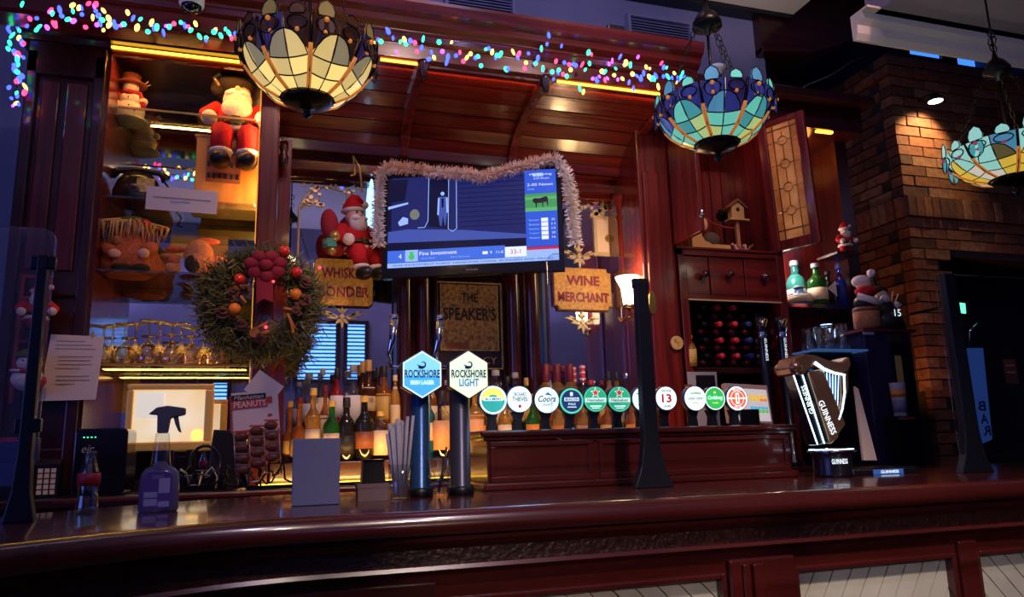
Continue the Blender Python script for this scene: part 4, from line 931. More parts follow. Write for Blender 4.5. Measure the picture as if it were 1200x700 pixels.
for a in (
 # left group, back row
 (362, 438, 3.47, R_, 'dome', 20, 'g_clear', 'l_white', 'cap_grey', 'wide clear bottle with red-striped white label, back row left', (.2, .5)),
 (378, 432, 3.50, R_, 'slim', 14, 'g_clear', 'l_cream', 'cap_grey', 'slim clear bottle with cream label, tallest of left back row', (.2, .55)),
 (395, 432, 3.46, R_, 'std', 15, 'g_red', 'l_white', 'l_black', 'red aperitif bottle with white label beside the blue window reflection', (.25, .58)),
 (414, 428, 3.46, R_, 'std', 19, 'g_clear', 'l_white', 'cap_grey', 'clear pink-tinted bottle with white and navy label', (.15, .55)),
 (432, 422, 3.44, R_, 'round', 17, 'g_brown', 'l_cream', 'cap_wood', 'brown whiskey bottle with wooden stopper and black and cream label', (.3, .62), 'POWERS'),
 (425, 424, 3.53, R_, 'round', 14, 'g_brown', 'l_cream', 'cap_wood', 'brown bottle with wooden stopper tucked behind another like it', (.3, .5)),
 (450, 429, 3.44, R_, 'std', 18, 'g_amber', 'l_gold', 'l_black', 'amber bottle with black and gold neck next to blue font', (.2, .58)),
 (443, 431, 3.53, R_, 'std', 14, 'g_brown', 'l_gold', 'l_black', 'dark bottle with black cap behind the amber gold-necked one', (.2, .5)),
 (463, 440, 3.40, R_, 'slim', 12, 'g_gold', 'l_cream', 'l_cream', 'tall yellow bottle half hidden by the straws', (.1, .8)),
 (350, 448, 3.52, R_, 'round', 15, 'g_sky', 'l_white', 'cap_grey', 'pale bottle at left end of back row by the peanut card', (.2, .5)),
 # left group, front row
 (351, 466, 3.26, F_, 'squat', 18, 'g_amber', 'l_gold', 'cap_maroon', 'squat amber cognac bottle above the grey napkin holder', (.1, .35)),
 (367, 455, 3.25, F_, 'std', 18, 'g_gold', 'l_cream', 'l_gold', 'golden whiskey bottle with cream Paddy label', (.12, .44), 'PADDY'),
 (381, 452, 3.32, F_, 'std', 13, 'g_amber', 'l_cream', 'cap_maroon', 'amber bottle with cream label behind the green whiskey bottle', (.3, .6)),
 (389, 470, 3.24, F_, 'std', 20, 'g_green', 'l_cream', 'l_gold', 'green whiskey bottle with cream Jameson label', (.12, .46), 'JAMESON'),
 (406, 466, 3.24, F_, 'round', 20, 'g_dark', 'l_black', 'l_black', 'black stout-dark bottle with dim red emblem', (.1, .4)),
 (427, 464, 3.24, F_, 'std', 22, 'g_dark', 'l_brown', 'l_gold', 'black cream-liqueur bottle with oval picture label', (.18, .44)),
 (446, 482, 3.24, F_, 'dome', 18, 'g_clear', 'l_cream', 'l_gold', 'short clear square bottle with pale yellow label', (.1, .6)),
 (340, 470, 3.30, F_, 'squat', 14, 'g_amber', 'l_gold', 'l_gold', 'small amber bottle between peanut packets and cognac', (.1, .35)),
 # between the fonts
 (502, 455, 3.28, F_, 'std', 16, 'g_teal', 'l_cream', 'l_black', 'teal bottle half hidden behind the blue font', (.25, .5)),
 (518, 458, 3.24, F_, 'round', 21, 'g_clear', 'l_peach', 'l_black', 'clear tequila bottle with orange label between the two fonts', (.12, .55)),
 (506, 446, 3.46, R_, 'slim', 13, 'g_amber', 'l_cream', 'cap_grey', 'amber slim bottle in back row between the fonts', (.1, .5)),
 (524, 446, 3.48, R_, 'std', 14, 'g_brown', 'l_gold', 'cap_grey', 'brown bottle in back row left of the pale font', (.1, .5)),
 # right of the second font
 (557, 452, 3.26, F_, 'std', 21, 'g_gold', 'l_peach', 'l_gold', 'yellow bottle with peach hexagon label right of pale font', (.15, .58)),
 (566, 440, 3.48, R_, 'slim', 14, 'g_clear', 'l_cream', 'cap_grey', 'clear slim bottle rising behind the pale hexagonal badge', (.2, .6)),
 (581, 434, 3.42, R_, 'dome', 21, 'g_clear', 'l_cream', 'cap_grey', 'large clear domed bottle above the yellow and teal badge', (.1, .62)),
 (595, 441, 3.48, R_, 'std', 15, 'g_clear', 'l_gold', 'l_black', 'clear bottle between the domed one and a silver-necked one', (.2, .5)),
 (604, 437, 3.42, R_, 'round', 19, 'g_clear', 'l_cream', 'cap_grey', 'round-shouldered clear bottle with silver neck behind white badge', (.15, .5)),
 (617, 443, 3.44, R_, 'slim', 13, 'g_green', 'l_gold', 'cap_wood', 'small bottle with cork-coloured cap left of dark columns', (.2, .6)),
 (574, 463, 3.24, F_, 'std', 15, 'g_brown', 'l_orange', 'l_black', 'dark bottle with orange label low behind the yellow badge', (.15, .5)),
 (591, 462, 3.24, F_, 'round', 16, 'g_gold', 'l_cream', 'l_gold', 'golden bottle low between two left badges', (.15, .5)),
 (624, 462, 3.24, F_, 'std', 16, 'g_green', 'l_orange', 'l_gold', 'green bottle with orange label low between two white badges', (.15, .5)),
 # right group: spirit row with tall coloured caps
 (640, 427, 3.42, R_, 'std', 20, 'g_gold', 'l_brown', 'cap_maroon', 'golden bottle with maroon capsule, first of the three alike', (.1, .62)),
 (653, 427, 3.42, R_, 'std', 20, 'g_gold', 'l_brown', 'cap_maroon', 'golden bottle with maroon capsule, middle of the three alike', (.1, .62)),
 (668, 427, 3.42, R_, 'std', 20, 'g_gold', 'l_brown', 'cap_maroon', 'golden bottle with maroon capsule, last of the three alike', (.1, .62)),
 (646, 429, 3.52, R_, 'std', 14, 'g_maroon', 'l_red', 'cap_maroon', 'dark red bottle behind the maroon-capped pair', (.1, .5)),
 (660, 429, 3.52, R_, 'std', 14, 'g_maroon', 'l_red', 'cap_maroon', 'dark red bottle behind last two maroon-capped bottles', (.1, .5)),
 (673, 430, 3.47, R_, 'slim', 13, 'g_clear', 'l_red', 'cap_redcap', 'clear bottle with red and white striped cap, left of pair', (.15, .5)),
 (683, 428, 3.44, R_, 'slim', 15, 'g_clear', 'l_orange', 'cap_redcap', 'clear bottle with red and white striped cap, right of pair', (.15, .5)),
 (693, 446, 3.42, R_, 'round', 15, 'g_amber', 'l_orange', 'l_red', 'short orange-labelled bottle above the left star badge', (.1, .55)),
 (706, 446, 3.44, R_, 'std', 12, 'g_brown', 'l_gold', 'cap_maroon', 'small brown bottle between the two star badges', (.1, .5)),
 (714, 436, 3.42, R_, 'round', 14, 'g_gold', 'l_cream', 'l_black', 'black-capped cream bottle, left of pair over right star badge', (.1, .7)),
 (723, 436, 3.42, R_, 'round', 14, 'g_gold', 'l_cream', 'l_black', 'black-capped cream bottle, right of pair over right star badge', (.1, .7)),
 (735, 438, 3.40, R_, 'squat', 17, 'g_clear', None, 'chrome', 'cut crystal decanter left of the black screen post', (.1, .5)),
 (655, 466, 3.24, F_, 'round', 18, 'g_gold', 'l_orange', 'l_gold', 'golden bottle low between script badge and navy badge', (.1, .5)),
 (684, 466, 3.24, F_, 'round', 18, 'g_gold', 'l_peach', 'l_gold', 'golden bottle low between navy badge and first star badge', (.1, .5)),
 (712, 466, 3.24, F_, 'round', 18, 'g_amber', 'l_gold', 'l_gold', 'amber bottle low between the two star badges', (.1, .5)),
 (741, 466, 3.24, F_, 'round', 16, 'g_amber', 'l_orange', 'l_gold', 'amber bottle low between second star badge and black post', (.1, .5)),
):
    word = a[11] if len(a) > 11 else None
    cz = (.72, 1.0) if a[8] == 'cap_maroon' and 'capsule' in a[9] or a[8] == 'cap_redcap' else (.84, 1.0) if a[8] in ('cap_wood', 'l_black') else (.90, 1.0)
    tb = bottle(*a[:10], lz=a[10], word=word, capz=cz)
    if a[8] == 'cap_redcap':
        h = P(a[0], a[1], a[2]).z-a[3]; r = a[5]*mpp(a[0], a[1], a[2])*.235
        for z in (.76, .86, .95): MB().lathe([(r, z*h), (r*1.02, (z+.03)*h), (r*.9, (z+.03)*h)], (0, 0, 0), 12).build('cap_stripe', 'white', tb, False)
lamp('AREA', 'bottle_step_strip', (.35, 3.02, 1.10), 3.5, (1, .50, .14), .75, (.35, 3.4, 1.5), size_y=.015)
lamp('AREA', 'bottle_step_strip', (1.35, 3.02, 1.10), 3, (1, .55, .22), .75, (1.35, 3.4, 1.5), size_y=.015)
t = thing('step_light_strip', 'thin warm light strip along the back counter below the bottles', 'light strip', (.85, 3.02, 1.083))
MB().bx(-.9, .87, -.01, .01, 0, .012).build('channel', 'dark_metal', t, False); MB().bx(-.9, .87, -.006, .006, .012, .015).build('diffuser', 'led_yellow', t, False)

# gin shelf at the right
SG = 1.916
for a in ((938, 336, 3.40, 'round', 27, 'g_sky', 'l_cream', 'cap_grey', 'pale blue gin bottle with cream label at left of gin shelf', (.2, .55)),
          (957, 309, 3.38, 'std', 21, 'g_green', 'l_cream', 'cap_grey', 'green gin bottle with silver cap and cream label', (.15, .42)),
          (971, 318, 3.42, 'std', 15, 'g_dark', None, 'l_black', 'black bottle between green and cobalt gin bottles', (.1, .5)),
          (985, 310, 3.42, 'std', 18, 'g_blue', None, 'l_navy', 'cobalt blue bottle, left of the blue pair', (.1, .5)),
          (997, 312, 3.44, 'std', 18, 'g_blue', None, 'l_navy', 'cobalt blue bottle, right of the blue pair by the post', (.1, .5)),
          (932, 306, 3.50, 'round', 22, 'g_teal', 'l_white', 'cap_grey', 'pale teal lit bottle at back left of gin shelf', (.1, .7))):
    bottle(a[0], a[1], a[2], SG, *a[3:9], lz=a[9])
q = P(975, 338, 3.34); t = thing('tag_card', 'small cream triangular tag on the gin shelf', 'tag', (q.x, 3.34, SG)); zt = q.z-SG
MB().prism([(-.028, zt), (.03, zt+.045), (.03, zt-.045)], 0, .002, 'y').build('card', 'paper', t, False); MB().tube([(.02, .004, 0), (.02, .004, zt)], .002).build('stand', 'chrome', t, False)

# ================================================================== WINE RACK
WC = {'r': 'cap_redcap', 'k': 'g_dark', 'b': 'l_navy', 'c': 'l_cream', 'o': 'cap_orange', 'g': 'g_maroon'}
names = {'r': 'red', 'k': 'black', 'b': 'navy', 'c': 'cream', 'o': 'orange-red', 'g': 'dark maroon'}
body_me = MB().lathe([(.030, .02), (.036, .03), (.036, .19), (.030, .215), (.014, .245), (.0135, .30)], (0, 0, 0), 14, M=T3((0, .31, 0), PI/2)).mesh('glass', 'g_dark')
neck_me = {k: MB().lathe([(.0150, .243), (.0152, .30), (.013, .304), (0, .305)], (0, 0, 0), 12, M=T3((0, .31, 0), PI/2)).mesh('capsule', v) for k, v in WC.items()}
colx = [828, 846, 864, 880, 896, 912]
rows = [('top', 361, '.rr...'), ('second', 379.5, 'krrbkc'), ('third', 398.5, 'krrbkc'), ('bottom', 417, 'krrbkc')]
rows = [('top', 360, 'grr...'), ('second', 379.5, 'krrbko'), ('third', 398.5, 'krrbco'), ('bottom', 417, 'krrbco')]
inter = [('upper gap', 370, 'gggggg'), ('middle gap', 389, 'gggggg'), ('lower gap', 408, 'gggggg'), ('lowest gap', 425, 'gggggg')]
ordn = ['first', 'second', 'third', 'fourth', 'fifth', 'sixth']
for rn, py, cs in rows+inter:
    gap = 'gap' in rn
    for j, c in enumerate(cs):
        if c == '.': continue
        x_ = colx[j]+(py-390)*.085-(5 if gap else 0); Yf = 3.25 if not gap else 3.27
        p = P(x_, py, Yf)
        if p.x < 1.95 or p.x > 2.455: continue
        lab = 'wine bottle lying with %s capsule, %s row, %s from left' % (names[c], rn, ordn[j]) if not gap else 'dark wine bottle lying in the %s of the rack, %s from left' % (rn, ordn[j])
        t = thing('wine_bottle', lab, 'bottle', (p.x, Yf, p.z), group='wine bottles lying in the rack')
        link('glass', body_me, t); link('capsule', neck_me[c], t)
t = thing('wine_rack', 'dark slotted rack holding the lying wine bottles', 'rack', (2.19, 3.42, 1.565))
for i in range(9):
    z = P(860, 365+i*9.4, 3.25).z
    if z-.012 > 1.568: MB().bx(-.26, .26, -.03, .10, z-1.565-.022, z-1.565-.018).build('rack_bar', 'black', t, False)
MB().bx(-.28, -.262, -.04, .15, 0, .32).bx(.262, .28, -.04, .15, 0, .32).build('rack_side', 'black', t, False)
# small gold bottle and round coaster at the left of the rack
bottle(810, 393, 3.21, 1.565, 'slim', 12, 'g_gold', 'l_gold', 'l_gold', 'small golden bottle standing left of the wine rack', lz=(.1, .55))
q = P(793, 402, 3.19); t = thing('round_plaque', 'round cream plaque with monogram on the right pillar', 'plaque', (q.x, 3.185, q.z-.033))
MB().prism(disc(24, .033, (0, .033)), 0, .007, 'y').build('disc', 'gilt_pale', t, False); MB().prism(disc(24, .027, (0, .033)), -.001, 0, 'y').build('inner_disc', 'l_gold', t, False)
txt(t, 'R', 'l_brown', (-.006, -.002, .040), .016, .020); txt(t, 'C', 'l_brown', (.009, -.002, .027), .016, .020)
# two slim black stout columns in front of the rack
for k, px in enumerate((899, 922)):
    q = P(px, 425, 3.1); zt = P(px, 372, 3.1).z-1.083
    t = thing('slim_stout_tap', ['slim black tap column with white harp mark, left of two before rack', 'slim black tap column with white harp mark, right of two before rack'][k], 'beer tap', (q.x, 3.12, 1.083), group='slim stout taps')
    MB().lathe([(.035, 0), (.035, .02), (.022, .03), (.022, zt-.08), (.03, zt-.05), (.03, zt), (0, zt+.005)], (0, 0, 0), 14).build('column', 'harp_black', t, False)
    MB().tube([(-.018, -.031, zt-.045), (.0, -.032, zt-.01), (.016, -.031, zt-.012), (.0, -.032, zt-.05)], .002, 5, closed=True).build('harp_mark', 'ink_gold', t, False)
    txt(t, 'GUINNESS', 'ink_white', (0, 0, 0), .11, .014, M=Matrix.Translation((0, -.0235, zt-.16)) @ Matrix.Rotation(PI/2, 4, 'Y'))
    MB().lathe([(.0225, zt-.1), (.024, zt-.095), (.024, zt-.075), (.0225, zt-.07)], (0, 0, 0), 14).build('chrome_band', 'chrome', t, False)
# till screen, menu card and rack of card below the wine
q = P(884, 492, 2.98); s = mpp(884, 470, 2.98)
t = thing('till_screen', 'tilted touch-screen till showing coloured buttons', 'till', (q.x, 2.98, 1.083))
M_ = T3((0, 0, 0), -.18, math.radians(3)); z0 = P(884, 495, 2.98).z-1.083; z1 = P(884, 447, 2.98).z-1.083
mat('till_case', (.45, .32, .26), .5); mat('till_bg', (.6, .6, .62), .4, es=.42, ecol=(.75, .72, .7)); mat('till_yellow', (.9, .6, .05), es=.5); mat('till_cyan', (.1, .5, .75), es=.5); mat('till_green', (.15, .6, .1), es=.5); mat('till_orange', (.85, .25, .05), es=.5)
MB().bx(-30*s, 30*s, 0, .03, z0, z1, 0, M_).build('case', 'till_case', t, False, bev=.004)
MB().bx(-27*s, 27*s, -.002, 0, z0+3*s, z1-6*s, 0, M_).build('screen', 'till_bg', t, False)
for i in range(5):
    for j, (m_, zz) in enumerate((('till_yellow', 31), ('till_yellow', 27), ('till_cyan', 17), ('till_green', 13))):
        if j == 1 and i > 2: m_ = 'till_orange'
        MB().bx((1+5*i)*s, (5.4+5*i)*s, -.003, -.002, z0+zz*s, z0+(zz+3.4)*s, 0, M_).build('button', m_, t, False)
MB().bx(-.05, .05, .03, .1, 0, z0+.06).build('stand', 'black', t, False)
q = P(823, 455, 3.16); t = thing('poster_card', 'grey and black picture card behind the green badge', 'card', (q.x, 3.15, 1.083)); s = mpp(823, 445, 3.15); z1 = P(823, 436, 3.15).z-1.083
MB().bx(-20*s, 19*s, 0, .003, 0, z1).build('card', 'cap_grey', t, False); MB().bx(-9*s, 16*s, -.002, 0, z1-24*s, z1-4*s).build('picture', 'black', t, False)
q = P(795, 470, 3.1); t = thing('drinks_list', 'narrow brown drinks list standing right of the 13 badge', 'card', (q.x, 3.0, 1.083)); s = mpp(795, 470, 3.0); z1 = P(795, 451, 3.0).z-1.083
MB().bx(-5*s, 5*s, 0, .004, 0, z1).build('card', 'l_brown', t, False)
for k in range(6): MB().bx(-3*s, 3*s, -.001, 0, z1-(6+5*k)*s, z1-(4+5*k)*s).build('print', 'type_grey', t, False)
# pint glasses on a blue-lit tray
q = P(974, 413, 3.05); t = thing('glass_tray', 'blue-lit shelf tray behind the harp tap', 'tray', (q.x, 3.06, 1.083)); s = mpp(974, 410, 3.05); zt = P(974, 412, 3.06).z-1.083
mat('tray_blue', (.08, .18, .5), .3, es=.16, ecol=(.1, .3, .8))
MB().bx(-36*s, 36*s, -.09, .09, zt-.008, zt).build('tray', 'tray_blue', t, False, bev=.002); MB().bx(-30*s, 25*s, -.03, .05, 0, zt-.008).build('pedestal', 'black', t, False)
gl = None
for k, (px, hpx, dy) in enumerate(((948, 27, .02), (960, 28, 0), (970, 30, -.03), (987, 31, -.03), (978, 28, .04))):
    xx = P(px, 400, 3.06+dy).x
    t2 = thing('pint_glass', 'upturned pint glass on the blue-lit tray, %s from left' % ordn[[0, 1, 2, 4, 3][k]], 'glass', (xx, 3.06+dy, 1.083+zt), group='pint glasses on the tray')
    hh = hpx*s; MB().lathe([(.036, 0), (.037, .003), (.028, hh), (.0, hh), (.0, hh-.012), (.025, hh-.012), (.034, .0)], (0, 0, 0), 18).build('glass', 'clear_glass', t2, False)
lamp('POINT', 'tray_light', (P(975, 405, 3.2).x, 3.22, 1.75), .35, (.3, .5, 1), .02)
# tall dark cooler with figures on top
a = P(1010, 388, 3.0); b_ = P(1060, 386, 3.0); zt = P(1033, 386, 3.0).z
t = thing('tall_cabinet', 'tall narrow dark cabinet beside the brick chimney', 'cabinet', ((a.x+b_.x)/2+.02, 3.1, 0)); wd = (b_.x-a.x)/2+.01
mat('purple_black', (.03, .02, .06), .3, coat=.4)
MB().bx(-wd, wd, -.1, .18, 0, zt-.015).build('body', 'purple_black', t, False, bev=.004); MB().bx(-wd-.02, wd+.02, -.12, .2, zt-.015, zt).build('top', 'cap_maroon', t, False)
MB().bx(.005, wd-.01, -.106, -.1, .3, zt-.06).build('door', 'black', t, False)
def onfront(px, py): q = P(px, py, 2.995); return q.x-t['_w'][0], q.z
for nm, m_, px0, px1, py0, py1 in (('sticker', 'l_white', 1012, 1023, 386, 392), ('lock_plate', 'brass', 1044, 1056, 392, 401), ('yellow_strip', 'l_gold', 1052, 1055, 417, 450)):
    xa_, za_ = onfront(px0, py1); xb_, zb2 = onfront(px1, py0); MB().bx(xa_, xb_, -.109, -.1, za_, zb2).build(nm, m_, t, False)
q = P(1054, 488, 2.93); t = thing('paper_cup', 'white paper cup with dark print on a ledge by the brick', 'cup', (q.x, 2.92, P(1054, 488, 2.92).z)); s = mpp(1054, 470, 2.92)
MB().lathe([(7*s, 0), (8.5*s, 38*s), (9*s, 38.5*s), (8*s, 38*s), (6.5*s, .003), (0, .003)], (0, 0, 0), 16).build('cup', 'white', t, False)
MB().lathe([(7.3*s, 4*s), (7.9*s, 18*s), (7.0*s, 18*s)], (0, 0, 0), 16).build('print', 'grey_card', t, False); MB().lathe([(8.1*s, 22*s), (8.3*s, 30*s), (7.5*s, 30*s)], (0, 0, 0), 16).build('print', 'l_orange', t, False)
zc = t['_w'][2]; t = thing('ledge_shelf', 'small dark ledge holding the paper cup', 'shelf', (q.x, 2.94, 0)); MB().bx(-.05, .05, -.05, .05, zc-.02, zc).bx(-.03, .03, -.02, .04, 0, zc-.02).build('ledge', 'black', t, False)
MB().bx(-.045, .045, -.054, -.05, zc-.018, zc-.004).build('edge_label', 'l_brown', t, False)
# leaning pale board behind the harp
a = P(1000, 455, 2.6); b_ = P(1015, 530, 2.6); t = thing('leaning_board', 'pale wooden board leaning behind the harp tap', 'board', (b_.x, 2.35, BZ)); s = mpp(1010, 500, 2.35)
p0, p1, p2, p3 = [P(x, y, 2.36)-Vector(t['_w']) for x, y in ((1000, 453), (1004, 456), (1026, 540), (1010, 540))]
MB().prism([(p.x, max(p.z, 0)) for p in (p0, p1, p2, p3)], 0, .012, 'y').build('board', 'card', t, False, bev=.002)
MB().bx(-.03, .03, .0, .05, 0, .01).build('foot', 'black', t, False)

# ================================================================== SHELF THINGS IN THE LEFT CABINET
def parts(t, lst, s):          # lst of (name, material, [ (kind, args...) ]) in units of the figure's own height
    one = {'sleeves': 'sleeve', 'cuffs': 'cuff', 'boots': 'boot', 'boot_cuffs': 'boot_cuff', 'eyes': 'eye', 'arms': 'arm', 'buttons': 'button', 'hands': 'hand', 'feet': 'foot', 'ears': 'ear', 'legs': 'leg', 'twigs': 'twig', 'toys': 'toy', 'trousers': 'trouser_leg', 'stick': 'stick'}
    lst = [(one.get(nm, nm) if len(pr) > 1 and nm in one else nm, m_, pp) for nm, m_, pr in lst for pp in ([[p] for p in pr] if nm in one else [pr])]
    for nm, m_, prims in lst:
        mb = MB()
        for p in prims:
            k = p[0]
            if k == 's': mb.sph([q*s for q in p[1]], [q*s for q in (p[2] if hasattr(p[2], '__len__') else (p[2],)*3)], 12, 8)
            elif k == 't': mb.tube([[q*s for q in v] for v in p[1]], [q*s for q in p[2]] if hasattr(p[2], '__len__') else p[2]*s, 8)
            elif k == 'l': mb.lathe([(a*s, b_*s) for a, b_ in p[1]], [q*s for q in p[2]], 14)
            elif k == 'b': mb.bx(*[q*s for q in p[1]])
            elif k == 'p': mb.prism([(a*s, b_*s) for a, b_ in p[1]], p[2]*s, p[3]*s, 'y')
        mb.build(nm, m_, t, False)
mat('hat_brown', (.28, .07, .03), .9); mat('twig', (.55, .38, .25), .9); mat('scarf_red', (.35, .02, .03), .9); mat('plush_orange', (.62, .16, .05), .95, noise=(80, (.45, .09, .03)), bump=.5); mat('plush_tan', (.55, .22, .09), .95, noise=(80, (.4, .14, .05)), bump=.4)
mat('hair_blond', (.70, .42, .18), .9); mat('moss', (.10, .12, .03), .95); mat('boot_black', (.012, .010, .010), .4); mat('fur_dark', (.03, .02, .01), .95)
# snowman with top hat
zs = SHZ[0]; q = P(151, 140, 3.42); h = P(151, 84, 3.42).z-zs
t = thing('snowman_ornament', 'snowman ornament with brown top hat on the uppermost glass shelf', 'ornament', (q.x, 3.42, zs))
parts(t, [('body', 'white_fur', [('s', (0, 0, .20), (.27, .22, .22)), ('s', (0, 0, .44), (.20, .17, .16))]), ('head', 'white_fur', [('s', (0, -.02, .66), (.14, .13, .13))]),
          ('hat', 'hat_brown', [('l', [(.26, 0), (.27, .02), (.16, .05), (.15, .16), (.17, .2), (.0, .22)], (0, 0, .72))]), ('scarf', 'scarf_red', [('t', [(-.16, -.05, .55), (0, -.17, .53), (.16, -.05, .55), (.22, -.08, .40), (.25, -.1, .25)], .05), ('t', [(-.15, -.05, .54), (-.24, -.08, .4)], .05)]),
          ('arms', 'white_fur', [('s', (-.24, -.06, .33), (.09, .09, .08)), ('s', (.23, -.06, .4), (.08, .08, .07))]), ('buttons', 'boot_black', [('s', (.0, -.19, .42), .015), ('s', (.02, -.22, .25), .015), ('s', (.12, -.2, .16), .015)]),
          ('stick', 'twig', [('t', [(.18, 0, .74), (.28, 0, .84)], .012), ('t', [(.2, 0, .72), (.32, 0, .78)], .012)]), ('sprig', 'moss', [('s', (-.26, .02, .52), (.12, .08, .12))]), ('base', 'white_fur', [('l', [(.32, 0), (.33, .03), (.25, .05)], (0, 0, 0))])], h)
# old wooden box with black sockets
zs = SHZ[1]; q = P(264, 236, 3.38); s = mpp(264, 200, 3.38); hb = P(264, 162, 3.38).z-zs
t = thing('wooden_switch_box', 'old golden wooden switch box with rows of black pegs on shelf', 'box', (q.x, 3.40, zs)); mat('gold_wood', (.60, .27, .05), .4, wood=((20, 20, 3), (.45, .18, .03)))
MB().bx(-32*s, 34*s, -.04, .10, .01, hb-.008).build('case', 'gold_wood', t, False, bev=.004)
MB().bx(-36*s, 37*s, -.05, .11, 0, .012).bx(-34*s, 36*s, -.045, .105, hb-.012, hb).build('moulding', 'cap_wood', t, False, bev=.003)
MB().bx(-21*s, 15*s, -.044, -.04, .36*hb, .85*hb).build('peg_panel', 'l_brown', t, False)
for j in range(3):
    for i in range(6): MB().box(((-18+6*i)*s, -.048, (.44+.16*j)*hb), (2.4*s, .014, (5 if j < 2 else 3)*s)).build('peg', 'black', t, False)
MB().lathe([(.004, -.044), (.004, -.04)], (0, 0, 0), 8, M=T3((-26*s, 0, hb*.82), 0)).build('screw', 'black', t, False)
BOXTOP = zs+hb; BOXX = q.x
# santa sitting on the box
def santa(name, loc, h, label, sit=False, face=0, hat=True, tilt=0, dark=False):
    t = thing(name, label, 'ornament', loc, face)
    t.rotation_euler[1] = tilt
    L = []
    if sit:
        L += [('trousers', 'red_plush', [('t', [(-.12, -.05, .02), (-.14, -.24, .0), (-.14, -.26, -.22)], [.12, .12, .11]), ('t', [(.12, -.05, .02), (.14, -.24, .0), (.14, -.26, -.22)], [.12, .12, .11])]),
              ('boot_cuffs', 'white_fur', [('s', (-.14, -.26, -.25), (.13, .13, .05)), ('s', (.14, -.26, -.25), (.13, .13, .05))]), ('boots', 'boot_black', [('s', (-.14, -.32, -.36), (.11, .16, .10)), ('s', (.14, -.32, -.36), (.11, .16, .10))])]
        z0 = 0
    else:
        L += [('trousers', 'red_plush', [('t', [(-.1, 0, .10), (-.1, 0, .35)], [.10, .13]), ('t', [(.1, 0, .10), (.1, 0, .35)], [.10, .13])]), ('boots', 'boot_black', [('s', (-.11, -.05, .05), (.10, .15, .06)), ('s', (.11, -.05, .05), (.10, .15, .06))])]
        z0 = .22
    L += [('coat', 'red_plush', [('s', (0, 0, z0+.22), (.24, .19, .26))]), ('belt', 'boot_black', [('l', [(.235, 0), (.24, .03), (.23, .06)], (0, 0, z0+.12))]), ('buckle', 'brass', [('b', (-.05, .05, -.25, -.2, z0+.11, z0+.2))]),
          ('coat_trim', 'white_fur', [('l', [(.22, -.02), (.25, .0), (.22, .05)], (0, 0, z0+.05))]),
          ('sleeves', 'red_plush', [('t', [(-.2, 0, z0+.38), (-.33, -.06, z0+.25), (-.28, -.2, z0+.16)], [.09, .09, .08]), ('t', [(.2, 0, z0+.38), (.33, -.06, z0+.27), (.28, -.2, z0+.2)], [.09, .09, .08])]),
          ('cuffs', 'white_fur', [('s', (-.28, -.21, z0+.16), .09), ('s', (.28, -.21, z0+.2), .09)]), ('head', 'skin', [('s', (0, -.03, z0+.55), (.14, .14, .15))]), ('nose', 'skin', [('s', (0, -.18, z0+.56), .03)]),
          ('beard', 'white_fur', [('s', (0, -.11, z0+.44), (.16, .10, .16)), ('s', (-.07, -.16, z0+.5), (.07, .05, .04)), ('s', (.07, -.16, z0+.5), (.07, .05, .04))]), ('eyes', 'boot_black', [('s', (-.05, -.165, z0+.6), .015), ('s', (.05, -.165, z0+.6), .015)])]
    if hat: L += [('hat', 'red_plush', [('l', [(.16, 0), (.15, .08), (.08, .2), (.0, .28)], (0, 0, z0+.63)), ('t', [(0, 0, z0+.85), (.1, -.02, z0+.86), (.2, -.03, z0+.78)], [.06, .05, .03])]), ('hat_trim', 'white_fur', [('l', [(.15, 0), (.18, .03), (.15, .07)], (0, 0, z0+.62))]), ('pompom', 'white_fur', [('s', (.22, -.03, z0+.76), .06)])]
    parts(t, L, h)
    return t
p = Vector((P(279, 160, 3.34).x-.01, 3.40, BOXTOP)); h = (P(282, 85, 3.36).z-BOXTOP)/.72
t = santa('santa_doll', p, h*.90, 'large santa doll in red sitting on top of the wooden switch box', sit=True, hat=False)
parts(t, [('fur_hat', 'fur_dark', [('s', (-.05, -.02, .66), (.22, .2, .12)), ('s', (-.22, -.05, .6), (.08, .08, .1))]), ('hat_leaves', 'gilt', [('t', [(-.2, -.12, .6), (-.26, -.14, .68), (-.2, -.12, .74)], .02)]), ('sash', 'white_fur', [('s', (0, -.15, .33), (.17, .07, .13))])], h*.90)
# old black telephone
zs = SHZ[1]; q = P(158, 238, 3.36); s = mpp(158, 220, 3.36)
t = thing('old_telephone', 'old black domed telephone on the second glass shelf', 'telephone', (q.x, 3.40, zs)); mat('phone_black', (.02, .014, .012), .25, coat=.4)
MB().lathe([(22*s, 0), (25*s, 4*s), (26*s, 16*s), (21*s, 30*s), (15*s, 38*s), (0, 40*s)], (0, 0, 0), 18, sy=.8).build('body', 'phone_black', t, False)
MB().bx(2*s, 20*s, -20*s, -18.5*s, 12*s, 28*s).build('plate', 'gilt', t, False)
MB().tube([(-28*s, 0, 36*s), (-20*s, 0, 42*s), (0, 0, 44*s), (22*s, 0, 42*s), (29*s, 0, 34*s)], [6*s, 4*s, 3*s, 4*s, 6*s], 10).build('handset', 'phone_black', t, False)
MB().tube([(28*s, -.01, 30*s), (34*s, -.01, 22*s), (30*s, -.01, 12*s), (36*s, -.01, 10*s)], 1.2*s, 5).build('cord', 'phone_black', t, False)
MB().tube([(-4*s, -.09, 18*s), (2*s, -.09, 18*s)], 1.2*s, 5).build('clip', 'chrome', t, False)
